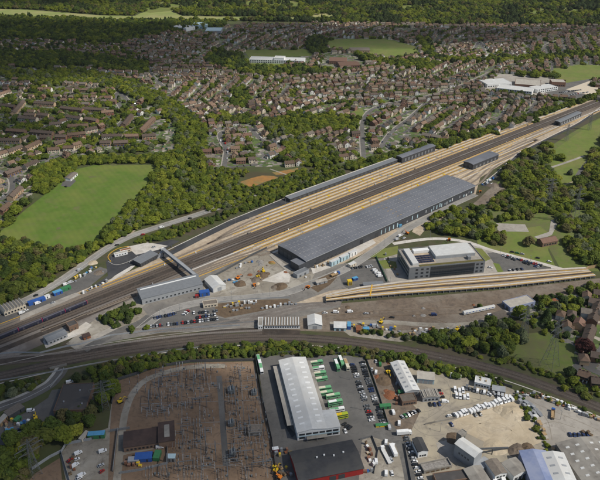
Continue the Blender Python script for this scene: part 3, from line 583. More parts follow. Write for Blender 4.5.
def from_front(a, b): A, B = G(*a), G(*b); return A, atan2(B.y - A.y, B.x - A.x), (B - A).length
def from_roof(fl, fr, br, h):
    A, B, C = G(*fl, h), G(*fr, h), G(*br, h); x = (B - A); L_ = x.length; x.normalize(); n_ = Vector((-x.y, x.x, 0)); return A, atan2(x.y, x.x), L_, abs((C - B).dot(n_))
def pbox(t, name, x0, x1, y0, y1, z0, z1, mt): q = MB(); q.box(x0, x1, y0, y1, z0, z1); return q.build(name, mt, t)

# --- the train maintenance depot
DL, DW, DH, DR = 272.0, 42.0, 9.6, 1.3
dep = building('maintenance_depot', 'vast dark grey train maintenance shed with low curved roof dotted with pale dashes', W(-67, -85), YANG, DL, DW, DH, 'barrel', DR, 'dark_clad', 'depot_roof', 'depot', .6)
q = MB(); q.box(-1.25, 1.25, -.14, .14, 0, .09); dm = q.mesh('roof_vent', 'roof_dash'); q = MB(); q.box(-1.25, 1.25, -.14, .14, 0, .09); ym = q.mesh('roof_vent', 'yellow')
def droof(y): return DH + .15 + DR * (1 - (2 * (y + .6) / (DW + 1.2) - 1) ** 2)
cnt = 0; droofo = next(c for c in dep.children if c.name.startswith('roof'))
for j, y in enumerate((5.5, 13, 20, 27, 34)):
    for i in range(54):
        if cnt >= 296: break
        x = 4 + i * 5 + (j % 2) * .4; cnt += 1
        if R() < .05: continue
        sl_ = atan2(droof(y + .5) - droof(y - .5), 1)
        o = link('roof_vent', ym if i in (27, 28, 34) else dm, droofo, (x, y, droof(y) + .02)); o.rotation_euler = (sl_, 0, pi / 2); o.rotation_euler = Matrix.Rotation(sl_, 4, 'X').to_euler()
q = MB()
for i in range(1, 68):
    x = i * 4; q.prism([(y, droof(y) - .03) for y in [DW * k / 8 for k in range(9)]] + [(y, droof(y) + .07) for y in [DW * k / 8 for k in range(8, -1, -1)]], x - .13, x + .13)
o = q.build('roof_seams', 'seam', dep); o['kind'] = 'stuff'
pbox(dep, 'gutter', -.6, DL + .6, -.95, -.62, DH - .5, DH + .05, 'mid_clad')
for x_ in spread(146, 268, 26):
    if R() < .68: z_ = U(.8, 3); wins(dep, 'front', [x_ + U(-1, 1)], z_, z_ + U(1.8, 4.6), U(1.2, 2.6), random.choice(('pale_blue', 'pale_blue', 'white_roof', 'mid_clad')), 'translucent_panel'); wins(dep, 'front', spread(10, 60, 9), 1.4, 2.6, 3.2, 'glass'); wins(dep, 'front', [16, 77, 100, 141], .05, 5.4, 5, 'asphalt_new', 'roller_door'); wins(dep, 'front', spread(104, 136, 5), 1, 6, 1.6, 'pale_blue', 'translucent_panel')
wins(dep, 'left', spread(9, 40, 5), .05, 6.2, 4.6, 'steel_dark', 'train_door'); wins(dep, 'right', spread(2, 40, 5), .05, 6.2, 4.6, 'steel_dark', 'train_door')
pbox(dep, 'entrance_block', -9, -.05, 0, 12, 0, 8.2, 'dark_clad'); pbox(dep, 'entrance_roof', -9.2, -.1, -.2, 12.2, 8.2, 8.45, 'depot_roof')
c = building('plant_room', 'low grey flat roofed plant room at the near corner of the maintenance shed', W(-84, -92), YANG, 15, 6, 4, 'flat', 0, 'mid_clad', 'grey_clad'); wins(c, 'front', [4, 10], .05, 2.4, 2.2, 'steel_dark', 'door')
# --- long and short sheds on the far side of the yard
t = building('cleaning_shed', 'long narrow dark shed beside the farthest siding', W(20, 40.5), YANG, 188, 9, 4.6, 'mono', .5, 'dark_clad', 'grey_clad', 'shed'); wins(t, 'front', spread(4, 184, 24), .5, 3.2, 4, 'steel_dark', 'bay_panel'); pbox(t, 'ridge_strip', 0, 188, 7.6, 9, 5.22, 5.35, 'concrete_pale')
t = building('wash_shed', 'tall dark shed closing the end of the long cleaning shed', W(212, 36), YANG, 70, 10, 7.4, 'barrel', .9, 'dark_clad', 'depot_roof', 'shed'); wins(t, 'left', [3, 7], .1, 5.6, 3, 'tyre', 'train_door'); wins(t, 'front', spread(4, 66, 9), 1, 5, 3, 'grey_clad', 'cladding_panel')
def edge_shed(name, label, a, b, Wd, h, **k):
    A, ang, Ln = from_front(a, b); return building(name, label, A, ang, Ln, Wd, h, **k)
t = edge_shed('wheel_lathe_shed', 'dark boxy shed with barrel roof just beyond the maintenance shed', (472.5, 170), (498, 159.6), 15, 7.2, roof='barrel', rh=1, wm='dark_clad', rm='depot_roof', cat='shed'); wins(t, 'left', [4, 11], .1, 5.4, 4.2, 'steel_dark', 'train_door'); wins(t, 'front', spread(4, t['L'] - 3, 6), 1, 4, 3.5, 'grey_clad', 'cladding_panel')
t = edge_shed('carriage_wash', 'dark narrow carriage wash shed at the far end of the yard', (559.5, 126.3), (581, 116.5), 9, 6, roof='barrel', rh=.8, wm='dark_clad', rm='grey_clad', cat='shed'); wins(t, 'left', [4.5], .1, 5, 4.4, 'tyre', 'train_door'); wins(t, 'front', spread(3, t['L'] - 3, 8), 1, 4, 3.5, 'mid_clad', 'cladding_panel')
# --- grey workshop, kiosk, tent by the footbridge
t = edge_shed('signal_workshop', 'long grey metal workshop with sloping roof beside the car park', (142.5, 305), (203, 289.5), 15, 6.2, roof='mono', rh=2.4, wm='mid_clad', rm='grey_clad', cat='workshop'); pbox(t, 'ridge_light', 2, t['L'] - 2, 11.6, 12.9, 8.2, 8.55, 'white_paint'); wins(t, 'front', spread(2, t['L'] - 2, 14), 1.2, 2.6, 1.6); wins(t, 'left', [4, 11], .1, 4.4, 3.6, 'steel_dark', 'roller_door')
t = edge_shed('station_kiosk', 'small dark flat roofed building at the foot of the footbridge', (141, 267.5), (158.5, 258), 11, 4.4, roof='mono', rh=.6, wm='dark_clad', rm='grey_clad'); wins(t, 'front', spread(1, t['L'] - 1, 6), 1, 2.6, 1.5)
t = edge_shed('storage_tent', 'white ridged storage tent between workshop and works yard', (213.5, 293), (226, 289), 19, 4.6, roof='gable', rh=2.4, wm='white_roof', rm='white_roof', cat='tent', rdir='y'); wins(t, 'front', [t['L'] / 2], .1, 4, 4, 'mid_clad', 'door_flap')
t = edge_shed('site_cabin', 'low cabin with grey green flat roof in the car park', (203.5, 308.5), (218, 306.5), 7, 3.2, roof='flat', wm='cream', rm='tile_grey', cat='cabin'); wins(t, 'front', spread(1, t['L'] - 1, 4), 1, 2.2, 1.3)
t = edge_shed('depot_store', 'small blue grey pitched roof store beside the junction tracks', (48.5, 345.5), (68, 337.2), 9, 3.8, roof='gable', rh=1.2, wm='mid_clad', rm='grey_clad', cat='store'); wins(t, 'front', spread(1, t['L'] - 1, 5), 1, 2.2, 1.4); wins(t, 'left', [4], .1, 2.6, 2.4, 'steel_dark', 'door')
pxsheet('forecourt', [(43, 341), (46, 348.5), (84, 333), (92, 325), (86, 322), (70, 333)], .2, 'concrete_pale')
t = edge_shed('brick_hut', 'squat dark brick hut with flat roof beside the junction store', (70, 332), (79, 328.5), 8, 5, roof='flat', wm='brick', rm='felt', cat='hut'); wins(t, 'front', [2, 5], 1, 2.2, 1)
t = edge_shed('rail_hut', 'tiny brown hut beside the concrete ramp', (84, 340.5), (91, 338), 4, 2.8, roof='mono', rh=.4, wm='rust', rm='brown_roof', cat='hut'); wins(t, 'front', [2.4], .1, 2, 1, 'steel_dark', 'door')
A, ang, Ln = from_front((5, 316.5), (26.5, 308.5))
t = thing('sawtooth_workshop', 'pale workshop with a row of seven small ridged roofs beside the road', 'workshop', (A.x, A.y, .1), ang); t['L'], t['W'], t['H'] = Ln, 12, 4
q = MB(); k = 7; st = Ln / k; pr = [(0, 0), (Ln, 0)]
for i in range(k): pr += [(Ln - i * st, 4), (Ln - (i + .5) * st, 5.6)]
q.prism(pr + [(0, 4)], 0, 12, 'y'); q.build('wall', 'cream', t)
for i in range(k): q = MB(); x = i * st; q.prism([(x + .1, 4.05), (x + st / 2, 5.62), (x + st - .1, 4.05), (x + st - .1, 4.2), (x + st / 2, 5.8), (x + .1, 4.2)], -.3, 12.3, 'y'); q.build('roof', 'cream_roof', t)
wins(t, 'front', spread(0, Ln, 7), 1, 2.6, 1.5)
# --- footbridge over the tracks
a, b = G(162.5, 247.5, 9), G(197.5, 276.5, 8); a.z = b.z = 5.6; x = b - a; LB = x.length; fb = thing('footbridge', 'grey truss footbridge crossing the tracks to the workshop', 'bridge', (a.x, a.y, .1), atan2(x.y, x.x))
pbox(fb, 'deck', 0, LB, -1.6, 1.6, 5.3, 5.6, 'mid_clad')
for s in (-1, 1):
    q = MB(); q.box(0, LB, s * 1.6 - .12, s * 1.6 + .12, 5.6, 5.95); q.box(0, LB, s * 1.6 - .12, s * 1.6 + .12, 8.0, 8.3); k = int(LB / 3)
    for i in range(k): q.bar((i * LB / k, s * 1.6, 5.9), ((i + 1) * LB / k, s * 1.6, 8.05), .12, n=4); q.bar((i * LB / k, s * 1.6, 5.9), (i * LB / k, s * 1.6, 8.05), .12, n=4)
    o = q.build('truss_side', 'mid_clad', fb); o['kind'] = 'stuff'
pbox(fb, 'roof_sheet', .2, LB - .2, -1.4, 1.4, 8.02, 8.2, 'mid_clad')
for xx in (1.5, LB * .45, LB - 1.5): pbox(fb, 'pier', xx - .5, xx + .5, -1.2, 1.2, 0, 5.28, 'steel_dark')
q = MB(); q.prism([(1.7, 0), (11, 0), (1.7, 5.3)][:0] + [(-9, 0), (-1.7, 0), (-1.7, 5.4), (-2.2, 5.4)], 0, 2.6, 'x'); q.build('stair', 'mid_clad', fb)
# --- office block
A, ang, OL, OW = from_roof((409.5, 268.5), (485.3, 261.5), (468.5, 243.5), 12.5); OW = min(OW, 44)
t = building('depot_office', 'grey office block with dark glass front and white rooftop plant enclosure', A, ang, OL, OW, 12.5, 'flat', 0, 'grey_clad', 'concrete', 'office', parapet=.9); OFF = t
g1, g2 = OL * .28, OL * .86
for zf in (.6, 4.6, 8.6):
    nn = 16
    wins(t, 'front', spread(g1, g2, nn), zf, zf + 3.3, (g2 - g1) / nn - .18, 'glass', 'window_pane', .09)
pbox(t, 'glass_surround', g1 - .3, g2 + .3, -.045, -.03, .3, 12, 'dark_clad')
for zf in (1.4, 5.4, 9.2): wins(t, 'front', [OL * .1, OL * .17, OL * .24, OL * .9, OL * .96], zf, zf + 1.9, 2.4); wins(t, 'left', spread(2, OW - 2, 10), zf, zf + 1.8, 2.6); wins(t, 'right', spread(2, OW - 2, 9), zf, zf + 1.6, 1.7)
q = MB(); q.box(OL * .40, OL * .93, OW * .34, OW * .90, 12.4, 16.0); o = q.build('plant_enclosure', 'white_roof', t); pbox(t, 'enclosure_louvre', OL * .40 - .1, OL * .93 + .1, OW * .34 - .12, OW * .34 - .05, 12.4, 15.4, 'mid_clad')
pbox(t, 'roof_box', OL * .06, OL * .14, OW * .12, OW * .92, 12.4, 14.6, 'white_roof'); pbox(t, 'roof_box', OL * .17, OL * .38, OW * .72, OW * .86, 12.4, 15, 'white_paint'); pbox(t, 'roof_vent', OL * .80, OL * .84, OW * .16, OW * .28, 12.4, 15.4, 'steel')
pbox(t, 'planted_roof', OL * .14, OL - 1, .6, OW * .13, 12.38, 12.6, 'sedum'); pbox(t, 'planted_roof', OL * .1, OL * .9, OW * .93, OW - .6, 12.38, 12.6, 'sedum'); pbox(t, 'roof_terrace', OL * .15, OL * .38, OW * .16, OW * .7, 12.385, 12.45, 'tan_ballast')
q = MB(); q.add([(-2, -1.0, 0), (2, -1.0, 0), (2, .9, .9), (-2, .9, .9), (2, .9, 0), (-2, .9, 0)], [(0, 1, 2, 3), (1, 4, 2), (0, 3, 5), (3, 2, 4, 5)]); me = q.mesh('solar_panel', 'solar')
for i in range(5):
    for j in range(4): link('solar_panel', me, t, (OL * (.17 + .042 * i), OW * (.24 + .1 * j), 12.46))
# --- bus garage
A, ang, _, _ = from_roof((297.5, 432.5), (340.3, 426.5), (325, 400), 7.5); Bk = G(282.7, 360, 7.5); ax = Vector((cos(ang), sin(ang), 0)); ny = Vector((-ax.y, ax.x, 0)); GL = (Bk - A).dot(ny)
t = building('bus_garage', 'white ridged bus garage with rooflights and blue white office front', A, ang, 20.5, GL, 7.5, 'gable', 1.5, 'white_paint', 'white_roof', 'garage', .4, 'y')
rooflights(t, 'gable', 12, (.42,), 3.6, 1.5, 'white_paint', 1.5, rdir='y', m0=.05)
pbox(t, 'office_wing', 20.6, 29.2, .05, 17, 0, 7.4, 'white_paint'); pbox(t, 'office_wing_roof', 20.4, 29.6, -.3, 17.2, 7.45, 7.7, 'white_roof')
for zf in (1.2, 4.2):
    q = MB(); q.box(-1.9, 1.9, -.1, .1, 0, 1.5); me = q.mesh('window', 'glass')
    for x in spread(.8, 28.6, 6): link('window', me, t, (x, -.04, zf))
pbox(t, 'fascia', 0, 29.2, -.2, -.06, 3.0, 3.8, 'pale_blue'); pbox(t, 'front_canopy', 6, 20, -3, -.22, 2.7, 2.95, 'asbestos')
for x in (6.5, 13, 19.5): pbox(t, 'canopy_post', x - .1, x + .1, -2.9, -2.7, 0, 2.7, 'steel')
pbox(t, 'side_canopy', -5.2, -1.2, 10, GL - 3, 4.7, 5.0, 'cream_roof')
for y in spread(10, GL - 3, 9): pbox(t, 'canopy_post', -5.0, -4.7, y, y + .3, 0, 4.7, 'steel_dark')
q = MB(); q.prism([(20.7, 5.0), (24.2, 4.4), (24.2, 4.55), (20.7, 5.15)], 18, GL - 1, 'y'); q.build('side_canopy', 'asbestos', t)
for y in spread(19, GL - 1, 12): wins(t, 'right', [y], .05, 4.2, 3.2, 'steel_dark', 'bay_door')
# --- dark workshop with red walls
A, ang, Ln, Wd = from_roof((299, 481), (363.5, 468), (355.3, 439.5), 5.5)
t = building('red_workshop', 'broad dark roofed workshop with red walls in front of the bus garage', A, ang, Ln, Wd, 5.5, 'gable', 2.2, 'red_wall', 'dark_slate', 'workshop', .5)
wins(t, 'front', [Ln * .1, Ln * .52, Ln * .66], .05, 3.8, 4.2, 'asphalt_new', 'roller_door')
for x, y in ((.36, .55), (.48, .58), (.62, .5), (.78, .55)): pbox(t, 'roof_cowl', Ln * x - .5, Ln * x + .5, Wd * y - .4, Wd * y + .4, 6.9, 8.6, 'white_paint')
# --- substation control building
A, ang, Ln, Wd = from_roof((123.5, 447.5), (158.5, 442.5), (158, 428), 4.5)
t = building('control_building', 'dark brown roofed brick control building in the substation', A, ang, Ln, Wd, 4.5, 'mono', .5, 'brick', 'brown_roof', over=.4); wins(t, 'front', spread(1, Ln - 1, 8), 1, 2.5, 1.4); wins(t, 'left', [3], .1, 2.4, 1.2, 'white_paint', 'door')
q = MB(); q.box(Ln + .1, Ln + 10.5, -1.5, Wd + 3, 0, 6); q.build('annex_wall', 'brick', t); q = MB(); q.box(Ln - .2, Ln + 10.9, -1.9, Wd + 3.4, 6.01, 6.3); q.build('annex_roof', 'brown_roof', t); pbox(t, 'roof_panel', Ln + 4, Ln + 7.5, 2, Wd, 6.31, 6.5, 'asbestos')
# --- flat dark building by the junction road
A, ang, Ln, Wd = from_roof((53.3, 411), (85.8, 409.5), (88.5, 383), 5)
t = building('flat_roof_depot', 'dark flat roofed brick building beside the railway embankment', A, ang, Ln, Wd, 5, 'flat', 0, 'brick', 'felt'); wins(t, 'front', spread(1, Ln - 1, 7), 1.4, 2.8, 1.5); wins(t, 'left', [6, 14], .05, 3.4, 3.4, 'steel_dark', 'roller_door')
for x, y in ((.2, .3), (.6, .7), (.8, .2)): pbox(t, 'roof_vent', Ln * x, Ln * x + 1, Wd * y, Wd * y + 1, 4.8, 5.6, 'mid_clad')
# --- goods building below the raised sidings
A, ang, Ln, Wd = from_roof((510.5, 308), (535.5, 301.5), (526.5, 295), 4.5)
t = building('goods_store', 'pale roofed blue walled store below the raised sidings', A, ang, Ln, Wd, 4.5, 'flat', 0, 'blue_clad', 'cream_roof', 'store'); wins(t, 'front', spread(1, Ln - 1, 5), .8, 2.8, 2.2, 'steel_dark', 'shutter'); wins(t, 'left', [4, 9], .05, 3, 3, 'steel_dark', 'shutter')
t = edge_shed('lean_to_store', 'small grey sloping store beside the blue walled store', (497, 322), (509, 318.5), 8, 3, roof='mono', rh=.8, wm='asbestos', rm='tile_grey', cat='store'); wins(t, 'front', [4], .1, 2.4, 2.4, 'steel_dark', 'door')
# --- low sawtooth office by the curve, tent beside it
A, ang, Ln = from_front((264, 329), (300, 328.8)); t = building('rail_office', 'long low white fronted building with ribbed grey roof beside the curve', A, ang, Ln, 11, 3.4, 'mono', .5, 'white_paint', 'tile_grey', 'office'); wins(t, 'front', spread(1, Ln - 1, 14), 1.2, 2.3, 1.2)
q = MB()
for i in range(13): q = MB(); q.box(-.35, .35, .2, 10.8, 0, .5); o = q.build('roof_rib', 'white_roof', t, (Ln * (i + .5) / 13, 0, 3.55)); o.rotation_euler = (atan2(.5, 11), 0, 0)
t = edge_shed('side_office', 'small white block next to the ribbed roof building', (258, 329.5), (263, 329.4), 12, 4, roof='flat', wm='white_paint', rm='asbestos'); wins(t, 'front', [1.2, 3.2], 1.2, 2.4, .9)
t = edge_shed('repair_tent', 'pale grey ridged tent beside the curved railway', (308, 329.5), (322, 329.3), 14, 4.2, roof='gable', rh=2, wm='white_roof', rm='white_roof', cat='tent', rdir='y'); wins(t, 'front', [t['L'] / 2], .1, 3.4, 3.6, 'mid_clad', 'door_flap')
t = edge_shed('tarped_shed', 'white sheeted shed with patched roof beside the curved railway', (334, 331), (346, 331.3), 8, 3.2, roof='mono', rh=.5, wm='pale_blue', rm='white_roof', cat='shed'); wins(t, 'front', [3, 7], .1, 2.4, 2.2, 'steel_dark', 'door')
# --- trading estate
def roof_b(name, label, fl, fr, br, h, roof='gable', rh=1.5, wm='mid_clad', rm='white_roof', rdir='x', cat='building', w=None, **k):
    A, ang, Ln, Wd = from_roof(fl, fr, br, h); t = building(name, label, A, ang, Ln, Wd, h, roof, rh, wm, rm, cat, rdir=rdir, **k)
    if w: wins(t, 'front', spread(.8, Ln - .8, w[0]), w[1], w[2], w[3], w[4] if len(w) > 4 else 'glass', w[5] if len(w) > 5 else 'window')
    return t
t = roof_b('long_warehouse', 'long pale ridged warehouse next to the scrap yard', (405.5, 392), (419.5, 390), (404.5, 361), 5.5, wm='mid_clad', rm='white_roof', rdir='y', cat='warehouse', w=(2, .1, 4, 3.5, 'steel_dark', 'roller_door')); wins(t, 'right', spread(2, t['W'] - 2, 8), 1.5, 2.6, 2.4); rooflights(t, 'gable', 6, (.45,), 2.2, 1.6, 'mid_clad', 1.5, rdir='y', both=True)
t = roof_b('cream_roof_unit', 'cream roofed unit with pale blue wall beside the long warehouse', (417.5, 378.5), (434.5, 380), (434, 373.5), 4.5, 'mono', .8, 'pale_blue', 'cream_roof', w=(3, .1, 3.4, 3, 'mid_clad', 'shutter'))
t = roof_b('ribbed_roof_unit', 'grey ribbed roof unit with parked cars beside it', (423, 398), (440, 396.5), (436.5, 389), 4, 'gable', .8, 'mid_clad', 'asbestos', rdir='y', w=(4, 1, 2.4, 1.6))
for i in range(5): pbox(t, 'roof_strip', t['L'] * (i + .3) / 5, t['L'] * (i + .5) / 5, .3, t['W'] - .3, 4.75, 4.95, 'cream_roof')
t = roof_b('brick_unit', 'flat grey roofed brick unit below the long warehouse', (402.5, 402), (417, 400), (414.5, 392.5), 4, 'flat', 0, 'brick', 'tile_grey', w=(5, 1, 2.4, 1.4))
t = roof_b('yard_office', 'white flat roofed office with two rooftop vents behind the white vans', (474.5, 382), (490.5, 385.5), (491, 379), 4.2, 'flat', 0, 'white_paint', 'white_roof', cat='office', w=(5, 1.2, 2.6, 1.4))
for x in (.3, .65): pbox(t, 'roof_vent', t['L'] * x, t['L'] * x + .9, t['W'] * .4, t['W'] * .6, 4, 5, 'timber')
t = roof_b('fence_store', 'low grey store at the corner of the van yard fence', (492.5, 390), (505, 392), (504.5, 387.5), 2.6, 'mono', .4, 'asbestos', 'mid_clad', cat='store', w=(2, .1, 2, 2, 'steel_dark', 'door'))
A, ang, Ln, Wd = from_roof((474.5, 457.5), (482.5, 451), (471.5, 431), 11)
t = building('aggregate_hopper', 'tall pale grey metal hopper house with long sloping roof in sand yard', A, ang, Ln, Wd, 11, 'gable', 1.2, 'mid_clad', 'white_roof', 'hopper', rdir='y'); wins(t, 'front', [Ln / 2], .1, 4, 3.4, 'steel_dark', 'opening'); wins(t, 'left', spread(3, Wd - 3, 4), 5, 6.4, 1.2, 'steel_dark', 'opening'); pbox(t, 'lower_bay', -1, Ln + 3, -6, -.05, 0, 4.6, 'mid_clad')
q = MB(); q.bar((Ln + .2, Wd * .3, 9), (Ln + 24, Wd * .1 - 6, 1.2), .7, n=4); q.build('conveyor', 'steel_dark', t); pbox(t, 'conveyor_leg', Ln + 11.8, Ln + 12.2, -.6, 0, 0, 4.6, 'steel_dark')
t = roof_b('silo_tower', 'grey cladded tower with weathered flat top beside the hopper house', (461.5, 436), (467, 432), (464.5, 427), 12, 'flat', 0, 'asbestos', 'asbestos', cat='tower', w=(2, 8, 9.5, 1, 'steel_dark', 'opening'))
t = roof_b('weighbridge_office', 'small white office with dark ridged roof beside the row of cars', (418.5, 452), (428, 450.5), (423, 437.5), 5.5, 'gable', 1, 'white_paint', 'dark_slate', rdir='y', cat='office', w=(3, 1, 2.4, 1.2)); wins(t, 'left', spread(1, t['W'] - 1, 6), 3.4, 4.6, 1.2)
t = roof_b('batching_pens', 'weathered concrete storage pens behind the small white office', (424, 472), (452, 466), (449, 458), 2, 'flat', 0, 'asbestos', 'rubble', cat='pens', parapet=1.2); wins(t, 'front', spread(1, t['L'] - 1, 5), .1, 1.5, 2.2, 'soil', 'opening')
t = roof_b('dark_roof_shed', 'low dark flat roofed shed at the bottom edge of the van yard', (437, 483), (472, 478), (468, 468.5), 4, 'flat', 0, 'brick', 'felt', cat='shed', w=(5, 1, 2.4, 1.6))
t = roof_b('tan_roof_shed', 'grey tan roofed shed beside the low dark shed', (473, 484), (490, 480), (482.5, 465), 5, 'gable', 1, 'asbestos', 'asbestos', rdir='y', cat='shed', w=(2, .1, 3.4, 3, 'steel_dark', 'door'))
t = roof_b('white_walled_unit', 'dark grey roofed unit with white walls and parked vans in front', (495.5, 475.5), (507, 472.5), (501, 457.5), 7, 'gable', 1, 'white_paint', 'tile_grey', rdir='y', w=(3, 4, 5.4, 1.6)); wins(t, 'front', [3, 7], .1, 3.2, 2.4, 'steel_dark', 'roller_door')
t = roof_b('grey_roof_unit', 'weathered grey roofed unit between the white walled unit and blue warehouse', (514, 476), (528, 470), (519, 456), 6, 'gable', 1, 'white_paint', 'asbestos', rdir='y', w=(3, .1, 3.4, 2.4, 'steel_dark', 'roller_door'))
t = roof_b('blue_warehouse', 'blue clad ridged warehouse beside the hedge of the sand yard', (534, 489), (562, 489), (541, 451), 7, 'gable', 1.6, 'blue_clad', 'blue_clad', rdir='y', cat='warehouse', w=(3, .1, 4.4, 4, 'steel_dark', 'roller_door'))
t = roof_b('white_roof_warehouse', 'white roofed warehouse with three rooflights joined to the blue warehouse', (556, 489), (580, 489), (556, 453), 7.6, 'gable', 1.6, 'white_paint', 'white_roof', rdir='y', cat='warehouse', w=(3, .1, 4.4, 4, 'steel_dark', 'roller_door'))
rooflights(t, 'gable', 4, (.5,), 3, 1.4, 'mid_clad', 1.6, rdir='y')
t = roof_b('merchants_warehouse', 'large weathered grey warehouse with rooflights beside the merchants yard', (590, 492), (640, 484), (600, 437), 6, 'gable', 2.6, 'asbestos', 'asbestos', rdir='y', cat='warehouse', w=(3, .1, 4, 4, 'steel_dark', 'roller_door'))
rooflights(t, 'gable', 6, (.3, .7), 2.4, 1.5, 'white_roof', 2.6, rdir='y')
# --- pavilion, schools, far works
t = roof_b('pavilion', 'white fronted sports pavilion with grey roof at the field corner', (70.5, 179), (77.5, 173), (79.5, 165.5), 3.2, 'gable', 1.2, 'white_paint', 'tile_grey', cat='pavilion', w=(3, .8, 2.2, 2))
def block(name, label, fl, fr, br, h, wm, rm, n=8, cat='school', roof='flat', rh=0, rows=1, over=.35):
    t = roof_b(name, label, fl, fr, br, h, roof, rh, wm, rm, cat=cat)
    for r_ in range(rows): wins(t, 'front', spread(1, t['L'] - 1, n), 1 + r_ * 3.4, 2.8 + r_ * 3.4, t['L'] / n * .6)
    return t
block('school_hall', 'white roofed school wing nearest the estate road', (487.5, 84.5), (512, 82.8), (516, 77.5), 6, 'white_paint', 'white_roof', 10)
block('school_wing', 'long white school wing with windows facing the estate', (497, 88), (532, 92), (538, 88.5), 7, 'white_paint', 'white_roof', 14, rows=2)
block('school_court_block', 'red brick school block round a courtyard', (515, 84), (541, 86), (536, 80), 6, 'brick_red', 'cream_roof', 10)
block('school_link', 'white two storey school block beside the sports court', (538, 90), (558, 87), (552, 83.5), 6, 'white_paint', 'white_roof', 9, rows=2)
block('sports_hall', 'red brown sports hall with pale roof beside the school field', (552, 82), (566, 82.5), (564, 79.5), 8, 'brick_red', 'cream_roof', 6)
block('far_school', 'long low white school building before a playing field', (249, 59.5), (304, 61), (304, 57.8), 7, 'white_paint', 'white_roof', 24, rows=2)
block('far_school_tower', 'white taller block in the middle of the long low school', (274, 58), (284, 58.3), (284, 56), 11, 'white_paint', 'white_roof', 5, rows=2)
block('health_centre', 'sprawling orange brick centre with pitched tiled roof among car parks', (329, 61), (346, 61.5), (344, 57.5), 6, 'brick_red', 'tile_red', 8, 'centre', 'gable', 3)
block('health_centre_wing', 'orange brick wing with tiled roof beside the sprawling centre', (340, 66), (360, 65), (357, 61), 5, 'brick_red', 'tile_red', 8, 'centre', 'gable', 3)
block('field_school', 'small white roofed school in front of the far green field', (350, 50.5), (370, 50.5), (368, 47.5), 5, 'brick_tan', 'tile_grey', 8, 'school', 'gable', 2)
block('far_factory', 'white roofed factory at the edge of the far woods', (172, 26.5), (186, 28.5), (189, 25.5), 8, 'white_paint', 'white_roof', 6, 'factory')
block('blue_factory', 'pale blue roofed factory near the far field', (192, 25.5), (207, 25.5), (206, 22.5), 8, 'pale_blue', 'pale_blue', 6, 'factory')
block('grey_factory', 'blue grey roofed factory beyond the estate edge', (205, 31), (221, 31), (220, 27.5), 8, 'mid_clad', 'pale_blue', 6, 'factory')
block('community_hall', 'pale flat roofed hall among the far houses', (476, 57), (492, 58), (491, 55), 5, 'white_paint', 'white_roof', 6, 'hall')
block('riding_barn', 'dark red roofed house with outbuilding beside the woodland drive', (543, 243.5), (558, 240.5), (553, 236), 4.5, 'brick', 'tile_red', 5, 'house', 'gable', 2.6)
